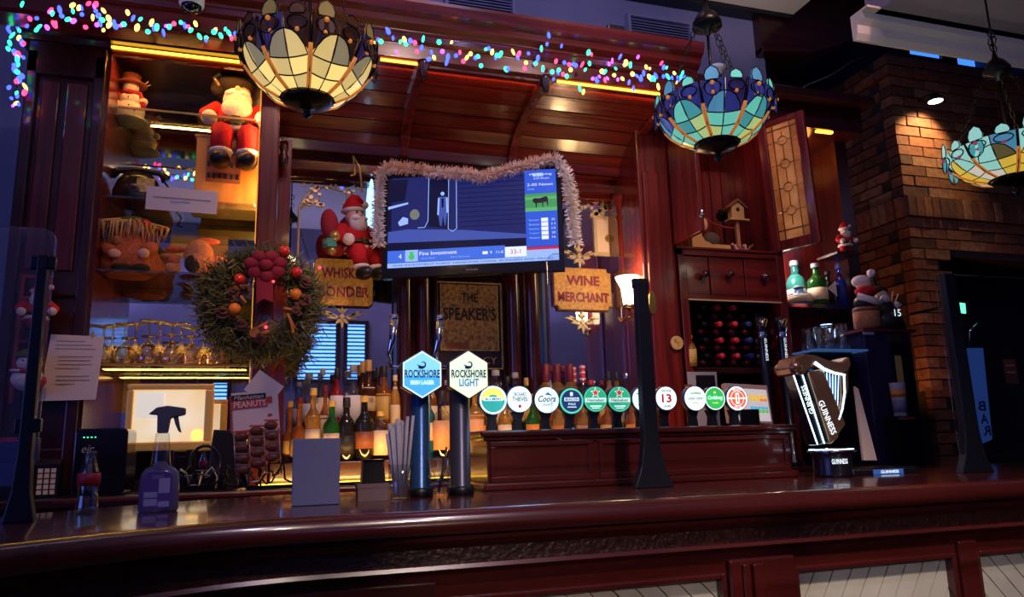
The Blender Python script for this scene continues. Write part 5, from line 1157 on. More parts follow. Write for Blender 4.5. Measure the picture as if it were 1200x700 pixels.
# cards hanging at the shelf edge
q = P(213, 242, 3.22); t = thing('shelf_card', 'white card with a printed line clipped to the second shelf', 'card', (q.x, 3.22, SHZ[1]-.035)); s = mpp(213, 242, 3.22)
MB().box((0, 0, .02), (74*s, .002, 27*s), 0, T3((0, 0, 0), 0, math.radians(1))).build('card', 'paper', t, False); MB().box((0, -.002, .025), (60*s, .001, 1.6*s), 0, T3((0, 0, 0), 0, math.radians(1))).build('text_line', 'type_grey', t, False)
MB().bx(-12*s, 8*s, -.003, 0, 2*s, 4*s).build('clip', 'chrome', t, False)
# gnome with long hair
zs = SHZ[2]; q = P(149, 322, 3.36); h = P(149, 254, 3.36).z-zs
t = thing('gnome_plush', 'shaggy blond gnome plush with orange body on the third shelf', 'plush toy', (q.x, 3.38, zs))
L = [('body', 'plush_orange', [('l', [(.34, 0), (.48, .1), (.46, .35), (.34, .6), (.2, .8), (0, .88)], (0, 0, 0))]), ('nose', 'plush_tan', [('s', (-.12, -.36, .50), .09)]), ('hands', 'skin', [('s', (-.14, -.46, .26), (.10, .08, .08)), ('s', (.28, -.42, .3), (.09, .08, .08))]), ('sleeves', 'plush_orange', [('t', [(-.35, -.2, .42), (-.18, -.44, .30)], .1), ('t', [(.38, -.2, .46), (.30, -.40, .36)], .1)]),
     ('feet', 'fur_dark', [('s', (-.02, -.4, .05), (.18, .16, .06)), ('s', (.25, -.38, .06), (.14, .14, .07))]), ('hat_band', 'moss', [('s', (.02, -.02, .92), (.24, .22, .10))]), ('holly_berry', 'red', [('s', (.25, -.28, .84), .08)])]
parts(t, L, h); mb = MB()
for k in range(70):
    a = random.uniform(PI*1.0, PI*2.0); r0 = random.uniform(.05, .25); r1 = random.uniform(.34, .62)
    x0, y0 = r0*math.cos(a), r0*math.sin(a)
    mb.tube([(x0*h, y0*h, .93*h), ((x0+r1*.6*math.cos(a))*h, (y0+r1*.5*math.sin(a))*h, .82*h), (r1*math.cos(a)*h*.90, r1*.75*math.sin(a)*h, random.uniform(.42, .66)*h)], [.018*h, .022*h, .006*h], 4)
mb.build('hair', 'hair_blond', t, False)
# reindeer plush + small toy
zs = SHZ[2]; q = P(232, 322, 3.34); h = P(232, 280, 3.34).z-zs
t = thing('reindeer_plush', 'orange-brown reindeer plush with floppy ears on the third shelf', 'plush toy', (q.x, 3.36, zs))
parts(t, [('body', 'plush_orange', [('s', (.35, .05, .3), (.5, .3, .3)), ('s', (.8, -.02, .3), (.2, .15, .22))]), ('head', 'plush_tan', [('s', (0, -.2, .55), (.36, .3, .4)), ('s', (-.05, -.35, .32), (.26, .2, .3))]), ('muzzle', 'fur_dark', [('s', (-.1, -.46, .26), (.2, .1, .24))]), ('ears', 'plush_orange', [('s', (-.55, -.15, .68), (.26, .1, .10)), ('s', (.2, -.15, .93), (.3, .1, .10))]), ('legs', 'plush_orange', [('t', [(.2, -.2, .2), (.25, -.35, .06)], .12), ('t', [(.6, -.2, .2), (.65, -.35, .06)], .12)])], h)
q = P(201, 322, 3.3); t = thing('small_elf_plush', 'small brown toy beside the reindeer plush', 'plush toy', (q.x, 3.32, zs))
parts(t, [('body', 'plush_tan', [('s', (0, 0, .22), (.26, .22, .22))]), ('head', 'plush_orange', [('s', (.02, -.05, .5), (.18, .17, .18))]), ('ears', 'plush_tan', [('s', (-.2, 0, .64), (.2, .06, .08))])], h*.75)
# christmas greenery with lights behind
# upturned wine glasses
zs = SHZ[3]; s = mpp(170, 410, 3.3)
wg = [(.46, 0), (.50, .12), (.46, .30), (.30, .46), (.08, .54), (.045, .60), (.045, .92), (.10, .96), (.36, .985), (.38, 1.0), (.0, 1.0)]
words = ['first', 'second', 'third', 'fourth', 'fifth', 'sixth']
for row, (Y, lst) in enumerate(((3.28, ((119, 383), (144, 380), (172, 376), (200, 380), (224, 385), (250, 388))), (3.42, ((130, 382), (157, 380), (185, 378), (211, 380), (238, 384))))):
    for k, (px, py) in enumerate(lst):
        q = P(px, 428, Y); h = P(px, py, Y).z-zs
        t = thing('wine_glass', 'upturned wine glass in the %s row on the lit shelf, %s from left' % (('front', 'rear')[row], words[k]), 'glass', (q.x, Y, zs), group='upturned wine glasses')
        sw = 28*s
        MB().lathe([(a*sw, b_*h) for a, b_ in wg], (0, 0, 0), 16).build('bowl', 'gold_lit_glass', t, False)
        MB().lathe([(.36*sw, .985*h), (.40*sw, h), (.38*sw, h+.002), (.0, h+.003)], (0, 0, 0), 16).build('foot', 'gold_lit_glass', t, False)
# ladder with santa and snowman hung on the pillar
za = P(35, 318, 3.1).z; zb_ = P(35, 455, 3.1).z; q = P(33, 400, 3.12); s = mpp(33, 390, 3.12)
t = thing('ladder_ornament', 'small red wooden ladder hung on the left pillar', 'ornament', (q.x, 3.16, zb_))
hh = za-zb_; mat('ladder_red', (.30, .03, .02), .6)
for x in (-15*s, 13*s): MB().bx(x-2*s, x+2*s, -.006, .006, -.05, hh).build('rail', 'ladder_red', t, False)
for k in range(6): MB().bx(-15*s, 13*s, -.005, .005, hh*(.02+.19*k), hh*(.02+.19*k)+3.5*s).build('rung', 'ladder_red', t, False)
h = (P(42, 318, 3.08).z-P(42, 385, 3.08).z)
santa('santa_doll', (P(40, 390, 3.08).x, 3.09, P(40, 388, 3.08).z), h*.8, 'santa doll climbing the red ladder on the left pillar', face=.25)
q = P(30, 458, 3.08); h = P(30, 405, 3.08).z-q.z
t = thing('snowman_doll', 'snowman doll in green hat and striped scarf at foot of red ladder', 'ornament', (q.x, 3.09, q.z))
parts(t, [('body', 'white_fur', [('s', (0, 0, .25), (.34, .28, .26))]), ('coat', 'red_plush', [('s', (0, .03, .22), (.37, .27, .22))]), ('head', 'white_fur', [('s', (.02, -.03, .60), (.26, .24, .22))]), ('hat', 'moss', [('l', [(.28, 0), (.26, .1), (.12, .2), (0, .22)], (0, 0, .72))]), ('scarf', 'scarf_red', [('t', [(-.25, -.1, .45), (0, -.26, .42), (.22, -.1, .45)], .06)]), ('scarf_stripe', 'white_fur', [('t', [(-.32, -.1, .44), (-.1, -.3, .42)], .03)]), ('eyes', 'boot_black', [('s', (-.06, -.25, .64), .02), ('s', (.1, -.25, .64), .02)])], h)

# ================================================================== RIGHT CUPBOARD TOYS
zs = 2.165
q = P(826, 286, 3.3); s = mpp(826, 270, 3.28)
t = thing('sleigh_toy', 'yellow cut-out wooden sleigh with santa figure in the open cupboard', 'toy', (q.x, 3.28, zs)); mat('toy_yellow', (.62, .33, .10), .6); mat('toy_sack', (.10, .07, .05), .8)
MB().prism([(-21*s, 0), (24*s, 2*s), (28*s, 5*s), (27*s, 9*s), (10*s, 9*s), (-4*s, 12*s), (-8*s, 18*s), (-9*s, 34*s), (-21*s, 34*s)], -.02, .02, 'y').build('sleigh', 'toy_yellow', t, False, bev=.002)
MB().sph((6*s, 0, 15*s), (11*s, .03, 9*s)).build('sack', 'toy_sack', t, False)
MB().sph((-12*s, 0, 40*s), (10*s, .025, 9*s)).sph((-20*s, 0, 46*s), (6*s, .02, 8*s)).build('rider', 'red_plush', t, False); MB().sph((-4*s, -.01, 32*s), (5*s, .02, 8*s)).build('beard', 'hair_blond', t, False)
MB().tube([(-8*s, -.02, 42*s), (8*s, -.02, 32*s), (24*s, -.02, 29*s), (34*s, -.02, 29*s)], 1*s, 5).build('reins', 'ladder_red', t, False)
q = P(866, 292, 3.3)
t = thing('birdhouse', 'small wooden birdhouse on a post in the open cupboard', 'birdhouse', (q.x, 3.3, zs)); z0 = P(866, 258, 3.3).z-zs
MB().prism([(-8*s, z0), (8*s, z0), (8*s, z0+14*s), (0, z0+20*s), (-8*s, z0+14*s)], -.02, .02, 'y').build('house', 'toy_yellow', t, False)
for sg in (-1, 1): MB().prism([(0, z0+21*s), (sg*12*s, z0+12*s), (sg*12*s, z0+14*s), (0, z0+24*s)], -.03, .03, 'y').build('roof', 'l_brown', t, False)
MB().prism(disc(12, 2.4*s, (0, z0+11*s)), -.022, -.02, 'y').build('hole', 'black', t, False); MB().bx(-12*s, 13*s, -.03, .03, z0-2*s, z0).build('floor_board', 'toy_yellow', t, False)
MB().bx(-2*s, 2*s, -.008, .008, 0, z0).build('post', 'plush_tan', t, False)
for k in range(14):
    a = random.uniform(-1.2, 1.2); MB().tube([(random.uniform(-8, 8)*s, random.uniform(-.03, 0), .002), (18*s*math.sin(a), -.03, 16*s*random.uniform(.3, 1))], 1.4*s, 5).build('twig', random.choice(['twig', 'l_brown', 'dark_metal']), t, False)
q = P(850, 260, 3.4); t = thing('pine_cone_ornament', 'dark pine cone shape behind the birdhouse', 'ornament', (q.x, 3.42, zs)); zq = P(850, 255, 3.42).z-zs
MB().tube([(0, 0, 0), (0, 0, zq)], .006).build('stem', 'fur_dark', t, False)
for k in range(5): MB().lathe([(.012+.012*math.sin(k*.7+.4), 0), (.026+.014*math.sin(k*.7+.4), .006), (.01, .016)], (0, 0, zq-.02+k*.013), 9).build('scale_ring', 'fur_dark', t, False)
# small santa right of the leaded door
q = P(984, 298, 3.3); santa('santa_doll', (q.x, 3.25, P(984, 297, 3.25).z), .16, 'small santa figure behind the leaded glass door', hat=True)
q2 = P(984, 298, 3.25); t = thing('bracket_shelf', 'tiny dark shelf carrying the small santa figure', 'shelf', (q2.x, 3.25, q2.z-.015)); MB().bx(-.07, .08, -.06, .10, 0, .013).build('board', 'dark_x', t, False)
# figures on the tall cabinet
zt = P(1033, 386, 3.0).z; q = P(1017, 385, 3.05); h = P(1017, 322, 3.05).z-zt
t = thing('elf_doll', 'plush doll with red scarf and beige trousers on the tall cabinet', 'plush toy', (q.x, 3.05, zt))
parts(t, [('trousers', 'plush_tan', [('l', [(.14, 0), (.22, .06), (.22, .32), (.18, .36)], (0, 0, 0))]), ('coat', 'boot_black', [('s', (0, 0, .48), (.2, .17, .17))]), ('belt', 'l_brown', [('l', [(.22, 0), (.225, .06), (.2, .08)], (0, 0, .32))]), ('arms', 'white_fur', [('t', [(-.2, -.06, .6), (-.02, -.2, .5), (.14, -.2, .44)], .06)]), ('scarf', 'red_plush', [('s', (.0, -.06, .68), (.2, .17, .10))]), ('head', 'skin', [('s', (0, -.03, .80), (.14, .13, .12))]), ('cap', 'white_fur', [('s', (-.02, 0, .87), (.17, .16, .11))])], h)
q = P(1040, 385, 3.05); h = P(1040, 318, 3.05).z-zt
t = thing('tree_doll', 'dark robed doll with white pompom hat and number on the tall cabinet', 'plush toy', (q.x, 3.06, zt))
parts(t, [('robe', 'boot_black', [('l', [(.3, 0), (.26, .2), (.15, .45), (.08, .52)], (0, 0, 0))]), ('head', 'skin', [('s', (-.06, -.05, .58), (.10, .1, .10))]), ('beard', 'white_fur', [('s', (-.06, -.12, .52), (.09, .06, .07))]), ('hat', 'fur_dark', [('s', (-.05, 0, .66), (.15, .13, .09))]), ('pompom', 'white_fur', [('s', (-.16, 0, .96), .07)]), ('hat_tail', 'fur_dark', [('t', [(-.05, 0, .7), (-.12, 0, .82), (-.16, 0, .92)], .02)]), ('twigs', 'twig', [('t', [(.15, 0, .3), (.32, -.02, .62)], .012), ('t', [(.12, 0, .3), (.22, -.02, .66)], .012), ('t', [(.18, 0, .3), (.36, -.02, .45)], .012)]), ('mitten', 'white_fur', [('s', (.14, -.14, .42), (.05, .05, .05))])], h)
txt(t, '15', 'ink_white', (.02*h, -.26*h, .26*h), .13*h, .11*h)

# ================================================================== TELEVISION
TVL = P(448, 259, 3.34); TVR = P(660, 264, 3.02)
u = Vector((TVR.x-TVL.x, TVR.y-TVL.y, 0)); Wt = u.length; tang = math.atan2(u.y, u.x)
Ht = .5*((P(448, 197, 3.34)-P(448, 320, 3.34)).length+(P(660, 200, 3.02)-P(660, 325, 3.02)).length)
c = (TVL+TVR)/2; zc = .5*(P(448, 320, 3.34).z+P(660, 325, 3.02).z)
t = thing('television', 'wall television showing horse racing wrapped in silver tinsel', 'television', (c.x, c.y, zc)); TV = t
t.rotation_euler = (math.radians(-2), 0, tang)
mat('tv_black', (.008, .008, .012), .18, coat=.4)
hw = Wt/2
MB().bx(-hw, hw, -.012, .03, 0, Ht).bx(-hw*.8, hw*.8, .03, .07, .05, Ht-.05).build('casing', 'tv_black', t, False, bev=.004)
mat('arm_metal', (.03, .03, .035), .4, .6)
MB().bx(-.04, .04, .07, .34, Ht*.45, Ht*.6).build('wall_bracket', 'arm_metal', t, False)
for n, e, s_ in (('tv_navy', (.012, .016, .11), 1), ('tv_dark', (.003, .004, .03), 1), ('tv_blue', (.025, .09, .62), 1.0), ('tv_blue2', (.05, .14, .70), 1), ('tv_pale', (.30, .45, .95), 1), ('tv_white', (.75, .82, 1), 1), ('tv_green', (.05, .28, .10), 1), ('tv_grass', (.10, .40, .14), 1), ('tv_red', (.5, .02, .08), 1), ('tv_snow', (.05, .08, .36), 1), ('tv_glow', (.16, .17, .14), 1), ('tv_horse', (.015, .008, .02), 1), ('tv_lime', (.05, .5, .1), 1)):
    mat(n, (0, 0, 0), .3, es=s_, ecol=e)
sx0, sx1, sz0, sz1 = -hw+.028, hw-.024, .045, Ht-.022
SU = lambda a: sx0+(sx1-sx0)*a
SV = lambda b_: sz0+(sz1-sz0)*(1-b_)
def scr(m_, a0, a1, b0, b1, y, nm='screen_area', par=None): return MB().bx(SU(a0), SU(a1), -.0125-y, -.0120, SV(b1), SV(b0)).build(nm, m_, t, False)
def scp(m_, pts, y, nm='screen_shape'): return MB().prism([(SU(a), SV(b_)) for a, b_ in pts], -.0125-y, -.012, 'y').build(nm, m_, t, False)
def sct(s_, m_, a, b_, wd, ht, y=.0032, **k): txt(t, s_, m_, (SU(a), -.0125-y, SV(b_)), wd*(sx1-sx0), ht*(sz1-sz0), 'screen_text', **k)
t = scr('tv_dark', 0, 1, 0, 1, .0002, 'screen')
scr('tv_navy', .02, .815, .0, .70, .0006)
scp('tv_snow', ((.0, .60), (.12, .58), (.45, .62), (.815, .70), (.815, .74), (0, .72)), .0010)
for k in range(11): scr('tv_dark', .425, .815, .05+.053*k, .057+.053*k, .0011)
scp('tv_dark', ((.24, .02), (.37, .02), (.37, .60), (.24, .56)), .0012); scp('tv_dark', ((0, .02), (.12, .02), (.10, .26), (0, .28)), .0010)
scp('tv_pale', ((0, .32), (.12, .28), (.12, .30), (0, .35)), .0014)
m = MB(); m.tube([(SU(.245), -.0145, SV(.02)), (SU(.24), -.0145, SV(.5)), (SU(.22), -.0145, SV(.57)), (SU(.18), -.0145, SV(.57))], .0016, 5); m.build('screen_shape', 'tv_pale', t, False)
m = MB(); m.tube([(SU(.365), -.0145, SV(.02)), (SU(.36), -.0145, SV(.6)), (SU(.385), -.0145, SV(.63)), (SU(.41), -.0145, SV(.6)), (SU(.41), -.0145, SV(.02))], .0016, 5); m.build('screen_shape', 'tv_pale', t, False)
# rider standing in the doorway picture
scp('tv_snow', ((.305, .24), (.35, .24), (.355, .42), (.345, .55), (.34, .57), (.33, .45), (.32, .57), (.31, .55), (.30, .42)), .0016); scp('tv_pale', [(.327+.012*math.cos(i*.6), .205+.022*math.sin(i*.6)) for i in range(10)], .0017); scp('tv_dark', ((.32, .26), (.335, .26), (.333, .36), (.322, .36)), .0019)
scp('tv_pale', ((.30, .25), (.31, .25), (.305, .44), (.295, .44)), .0018); scp('tv_pale', ((.347, .25), (.357, .25), (.36, .42), (.35, .42)), .0018)
scp('tv_glow', [(.16+.03*math.cos(i*.6), .42+.06*math.sin(i*.6)) for i in range(10)], .0013); scp('tv_pale', ((.06, .5), (.09, .44), (.12, .46), (.12, .52), (.07, .54)), .0014); scr('tv_snow', .01, .2, .60, .64, .0013)
# side panel, horse picture, table of runners
scr('tv_blue', .815, 1, 0, .84, .0010); sct('My Racing', 'tv_white', .91, .055, .13, .03); scr('tv_pale', .865, .925, .035, .075, .0015); sct('6.27.44 pm', 'tv_white', .915, .10, .09, .025); sct('2-00 Navan', 'tv_white', .905, .165, .15, .03); sct('Going', 'tv_pale', .85, .215, .04, .025)
scr('tv_green', .815, 1, .265, .46, .0014); scr('tv_grass', .815, 1, .30, .33, .0018, 'screen_shape'); scr('tv_grass', .815, 1, .42, .46, .0018)
scp('tv_horse', ((.858, .33), (.87, .315), (.90, .32), (.935, .30), (.948, .31), (.95, .40), (.943, .40), (.94, .36), (.91, .37), (.885, .37), (.882, .42), (.876, .42), (.875, .37), (.862, .36)), .0024); scp('tv_horse', ((.915, .36), (.922, .36), (.92, .415), (.915, .415)), .0024)
for k in range(5):
    scr('tv_white', .905, .945, .535+.048*k, .575+.048*k, .0016, 'screen_box'); sct(('Runner', 'Breeze', 'Harbour', 'Copper', 'Meadow')[k], 'tv_pale', .865, .555+.048*k, .06, .022); sct(('22', '11', '13', '20', '16')[k], 'tv_white', .975, .555+.048*k, .02, .022)
scr('tv_red', .815, 1, .845, .875, .0014); scr('tv_pale', .815, 1, .875, .955, .0014)
# lower caption band
scr('tv_blue2', 0, .69, .81, .94, .0010); sct('4', 'tv_white', .075, .875, .018, .05); scr('tv_pale', .105, .18, .81, .935, .0014, 'screen_box'); scp('tv_lime', [(.143+.018*math.cos(i*.6), .885+.035*math.sin(i*.6)) for i in range(10)], .0018); scp('tv_lime', ((.128, .83), (.158, .83), (.15, .86), (.136, .86)), .0018)
sct('Fine Investment', 'tv_white', .30, .855, .22, .04, bold=.005); sct('James Bond', 'tv_pale', .24, .91, .08, .022); sct('Barry Brennan', 'tv_pale', .43, .91, .11, .022); scr('tv_white', .56, .59, .865, .895, .0016, 'screen_box'); sct('9', 'tv_white', .61, .88, .012, .03); sct('11-0', 'tv_white', .66, .88, .04, .03)
scr('tv_white', .69, .815, .83, .94, .0014, 'screen_box'); sct('33-1', 'tv_red', .752, .885, .06, .05); scr('tv_pale', 0, 1, .945, .995, .0010); sct('FINE INVESTMENT FORM  HANDICAP CHASE  RUNNERS AND PRICES', 'tv_navy', .5, .972, .93, .018)
t = TV
txt(t, 'PHILIPS', 'cap_grey', (0, -.0128, .022), .05, .008)
lamp('AREA', 'television_light', tuple(Vector((c.x, c.y, zc+Ht*.5))+Vector((-math.sin(-tang)*0, 0, 0))+Vector((math.sin(tang), -math.cos(tang), 0))*.03), 1.6, (.25, .35, 1), Wt*.8, tuple(Vector((c.x, c.y, zc+Ht*.5))+Vector((math.sin(tang), -math.cos(tang), -.1))), size_y=Ht*.7)
# tinsel garland: thousands of little foil strips along a line
mat('tinsel_silver', (.95, .93, .92), .35, .15); mat('tinsel_copper', (.95, .66, .50), .35, .15)
def tinsel_path():
    M_ = Matrix.Translation(t['_w']) @ Matrix.Rotation(tang, 4, 'Z')
    loc = [(-hw-.012, .16), (-hw-.018, .28), (-hw-.01, Ht-.02), (-hw*.92, Ht+.03), (-hw*.62, Ht+.01), (-hw*.3, Ht-.02), (0, Ht-.03), (hw*.1, Ht-.055), (hw*.35, Ht-.03), (hw*.7, Ht+.0), (hw*.95, Ht+.02), (hw+.03, Ht-.07), (hw+.045, Ht*.6), (hw+.045, Ht*.35), (hw+.05, .11)]
    return [M_ @ Vector((x, -.02, z)) for x, z in loc]
pts = tinsel_path(); mb = MB(); dense = []
for a, b_ in zip(pts, pts[1:]):
    n = max(2, int((b_-a).length/.006))
    for i in range(n): dense.append((a.lerp(b_, i/n), (b_-a).normalized()))
for p, d in dense:
    for k in range(20):
        v = Vector((random.gauss(0, 1), random.gauss(0, 1), random.gauss(0, 1))); v = (v-d*v.dot(d)*.5).normalized(); L_ = random.uniform(.020, .042)
        sd = v.orthogonal().normalized()*.0022; q0 = p+v*.002; q1 = p+v*L_+d*random.uniform(-.008, .008)
        mb.add([q0-sd, q0+sd, q1+sd, q1-sd], [(0, 1, 2, 3)], 0 if random.random() < (.85 if abs(d.z) > .7 else .4) else 1)
mb.tube(pts, .003, 5, 0)
g = mb.build('tinsel_garland', ['tinsel_silver', 'tinsel_copper']); tag(g, 'fluffy silver and copper tinsel garland draped round the television', 'garland')

# ================================================================== SIGNS AND GILT WORK ON THE MIRRORS
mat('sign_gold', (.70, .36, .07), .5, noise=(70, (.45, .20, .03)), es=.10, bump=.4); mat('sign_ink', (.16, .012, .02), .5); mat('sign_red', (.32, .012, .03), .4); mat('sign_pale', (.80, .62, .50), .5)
def sign(px, py, wpx, hpx, l1, l2, label, red):
    Y = 3.575; q = P(px, py, Y); s = mpp(px, py, Y); wd = (P(px+wpx/2, py, Y)-P(px-wpx/2, py, Y)).length; ht = hpx*s
    t = thing('bar_sign', label, 'sign', (q.x, Y, q.z-ht/2))
    k = .022
    poly = rrect(-wd/2, wd/2, 0, ht, k, 3) if red else [(-wd/2, k), (-wd/2+k*.6, k), (-wd/2+k, k*.6), (-wd/2+k, 0), (wd/2-k, 0), (wd/2-k, k*.6), (wd/2-k*.6, k), (wd/2, k), (wd/2, ht-k), (wd/2-k*.6, ht-k), (wd/2-k, ht-k*.6), (wd/2-k, ht), (-wd/2+k, ht), (-wd/2+k, ht-k*.6), (-wd/2+k*.6, ht-k), (-wd/2, ht-k)]
    MB().prism([(x*1.03, (z-ht/2)*1.05+ht/2) for x, z in poly], .004, .02, 'y').build('border', 'dark_x' if red else 'l_brown', t, False)
    t = MB().prism(poly, -.004, .01, 'y').build('board', 'sign_gold', t, False)
    for w_, z, ww in ((l1, .70, .78 if red else .58), (l2, .30, .86 if red else .90)):
        txt(t, w_, 'sign_pale' if red else 'sign_ink', (0, -.0055, z*ht), ww*wd, .24*ht, 'lettering_shadow', bold=.03)
        txt(t, w_, 'sign_red', (.002, -.008, z*ht-.003), ww*wd, .22*ht, 'lettering', bold=.012)
    return t
sign(403, 331, 68, 54, 'WHISKEY', 'BONDER', 'gold board lettered Whiskey Bonder on the left mirror', True)
sign(683, 339, 66, 48, 'WINE', 'MERCHANT', 'gold board lettered Wine Merchant on the right mirror', False)
def scroll(px, py, wpx, up, label):
    Y = 3.592; q = P(px, py, Y); s = mpp(px, py, Y)*1.05; h = 12*s; w = wpx*s/2; sg = 1 if up else -1
    t = thing('gilt_scroll', label, 'ornament', (q.x, Y, q.z)); 
    def leaf(x0, z0, x1, z1, wd):
        d = Vector((x1-x0, z1-z0)); n = Vector((-d.y, d.x)).normalized()*wd
        MB().prism([(x0, z0*sg), (x0+d.x*.35+n.x, (z0+d.y*.35+n.y)*sg), (x0+d.x*.7+n.x*.7, (z0+d.y*.7+n.y*.7)*sg), (x1, z1*sg), (x0+d.x*.6-n.x*.5, (z0+d.y*.6-n.y*.5)*sg), (x0+d.x*.25-n.x*.8, (z0+d.y*.25-n.y*.8)*sg)], -.003, .003, 'y').build('leaf', 'gilt_pale', t, False)
    for k in (-1, 1):
        leaf(k*.12*w, .0*h, k*w, .35*h, .16*h*k); leaf(k*.15*w, -.1*h, k*.62*w, -.15*h, .2*h*k); leaf(k*.35*w, .1*h, k*.72*w, .5*h, .14*h*k)
        leaf(0, -.2*h, k*.28*w, -.75*h, .18*h*k); leaf(0, .3*h, k*.22*w, .75*h, .12*h*k)
    leaf(-.02*w, -.3*h, 0, -1.15*h, .16*h); leaf(0, .2*h, 0, 1.1*h, .16*h)
    MB().prism(disc(10, .22*h), -.005, .003, 'y').build('boss', 'gilt_pale', t, False)
scroll(401, 371, 54, True, 'gilt scroll ornament below the whiskey sign'); scroll(679, 300, 42, True, 'gilt scroll ornament above the wine sign'); scroll(683, 377, 44, True, 'gilt scroll ornament below the wine sign')
# gilt flower stem etched on left mirror
q = P(349, 298, 3.595); s = mpp(349, 260, 3.595); t = thing('gilt_flower_stem', 'gilt flowering stem painted on the left mirror', 'ornament', (q.x, 3.594, q.z))
m = MB(); m.tube([(0, 0, 0), (0, 0, 55*s), (6*s, 0, 68*s), (14*s, 0, 76*s)], 1.3*s, 5); m.tube([(0, 0, 52*s), (10*s, 0, 62*s), (22*s, 0, 66*s)], 1*s, 5); m.tube([(14*s, 0, 78*s), (30*s, 0, 82*s), (46*s, 0, 78*s), (62*s, 0, 86*s)], .7*s, 5); m.build('stem', 'gilt_pale', t, False)
for k in range(20): x, z = random.uniform(2, 26), random.uniform(58, 84); MB().prism(disc(6, random.uniform(1.8, 3)*s, (x*s, z*s)), -.002, .002, 'y').build('flower', 'gilt_pale', t, False)
for k in range(8): MB().prism(disc(6, 1.8*s, ((30+5*k)*s, (80+4*math.sin(k))*s)), -.002, .002, 'y').build('flower', 'gilt_pale', t, False)
# gilt clock panel on the right mirror
q = P(708, 300, 3.594); s = mpp(708, 270, 3.594); t = thing('gilt_clock_panel', 'gilt pendulum panel with leafy top on the right mirror', 'ornament', (q.x, 3.594, q.z))
MB().bx(-11*s, 9*s, -.003, .003, 0, 46*s).build('panel', 'gilt_pale', t, False); MB().bx(-8*s, 6*s, -.005, -.003, 4*s, 42*s).build('inset', 'card', t, False)
MB().prism(disc(14, 4.5*s, (6*s, 20*s)), -.008, -.003, 'y').build('pendulum', 'gilt', t, False)
for k in range(16): MB().prism(disc(6, random.uniform(2.5, 4.5)*s, (random.uniform(-13, 11)*s, random.uniform(42, 66)*s)), -.004, .003, 'y').build('leaf', 'gilt_pale', t, False)
for k in range(6): MB().prism(disc(6, 2*s, ((-32+4*k)*s, (56+2*math.sin(k*2))*s)), -.003, .003, 'y').build('leaf', 'gilt_pale', t, False)
# the speaker's mirror sign in the middle bay
a = P(511, 331, 3.57); b_ = P(590, 433, 3.57); wd = b_.x-a.x; ht = P(550, 331, 3.57).z-P(550, 433, 3.57).z; q = P(550, 433, 3.57)
t = thing('speakers_sign', 'etched gold mirror sign lettered The Speakers between dark columns', 'sign', ((a.x+b_.x)/2, 3.572, q.z))
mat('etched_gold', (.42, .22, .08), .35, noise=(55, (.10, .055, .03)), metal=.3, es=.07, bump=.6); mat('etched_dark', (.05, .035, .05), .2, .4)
MB().bx(-wd/2, wd/2, 0, .02, 0, ht).build('glass', 'etched_dark', t, False); MB().bx(-wd*.42, wd*.42, -.002, 0, .22*ht, .97*ht).build('etched_field', 'etched_gold', t, False)
f = MB()
for x0_, x1_, z0_, z1_ in ((-.5, .5, .0, .015), (-.5, .5, .985, 1), (-.5, -.48, 0, 1), (.48, .5, 0, 1), (-.44, .44, .21, .222), (-.44, -.425, .21, .97), (.425, .44, .21, .97)): f.bx(x0_*wd, x1_*wd, -.005, 0, z0_*ht, z1_*ht)
f.build('gilt_lines', 'gilt', t, False)
txt(t, 'THE', 'ink_black', (0, -.006, .82*ht), .25*wd, .10*ht, bold=.02); txt(t, "SPEAKER'S", 'ink_black', (0, -.006, .63*ht), .80*wd, .15*ht, bold=.02); txt(t, 'EST. 1895', 'l_brown', (.18*wd, -.006, .36*ht), .4*wd, .05*ht); txt(t, 'LEGACY', 'gilt', (.1*wd, -.006, .10*ht), .6*wd, .08*ht)
MB().bx(-.36*wd, -.02*wd, -.003, 0, .22*ht, .30*ht).build('figure', 'l_brown', t, False)

# wall lamp by the right column with glowing shade
q = P(736, 340, 3.3); s = mpp(736, 340, 3.3); t = thing('wall_lamp', 'glowing white glass wall lamp on the right column', 'lamp', (q.x, 3.3, P(736, 358, 3.3).z))
MB().lathe([(6*s, 0), (7*s, 8*s), (8*s, 20*s), (13*s, 30*s), (14*s, 33*s), (12*s, 32*s), (6*s, 18*s), (5*s, 2*s)], (0, 0, 0), 18).build('shade', 'warm_glow', t, False)
MB().lathe([(8*s, -4*s), (8*s, 0), (3*s, 2*s)], (0, 0, 0), 12).build('gallery', 'brass', t, False); MB().tube([(0, 0, -4*s), (0, .0, -12*s), (0, .08, -16*s), (.0, .12, -10*s)], 2*s, 8).build('arm', 'brass', t, False)
lamp('POINT', 'wall_lamp_light', (q.x, 3.24, P(736, 326, 3.3).z+.03), 2.6, (1, .66, .36), .05)
# santa ornament on a swing hanging before the left mirror
q = P(418, 300, 3.42); sz = P(418, 296, 3.42).z; h = (P(418, 236, 3.42).z-sz)/.80
t = santa('santa_doll', (q.x, 3.44, sz), h, 'santa doll in crimson hanging on a swing beside the television', sit=True, face=.55, tilt=-.12)
s = mpp(418, 270, 3.42)
MB().tube([(10*s, -.03, 70*s), (10*s, -.03, 100*s), (2*s, -.03, 112*s), (2*s, -.03, 90*s), (-4*s, -.03, 88*s)], 1.2*s, 5).build('hook', 'gilt', t, False)
parts(t, [('sack', 'scarf_red', [('s', (-.38, .08, .42), (.14, .12, .25)), ('s', (-.3, .1, .1), (.2, .14, .14))]), ('toys', 'gilt', [('s', (-.42, -.08, .22), .08), ('s', (-.55, -.05, .12), .05), ('s', (-.48, -.06, .0), .06)]), ('toy_box', 'l_teal', [('b', (-.58, -.42, -.1, .02, .06, .18))])], h)
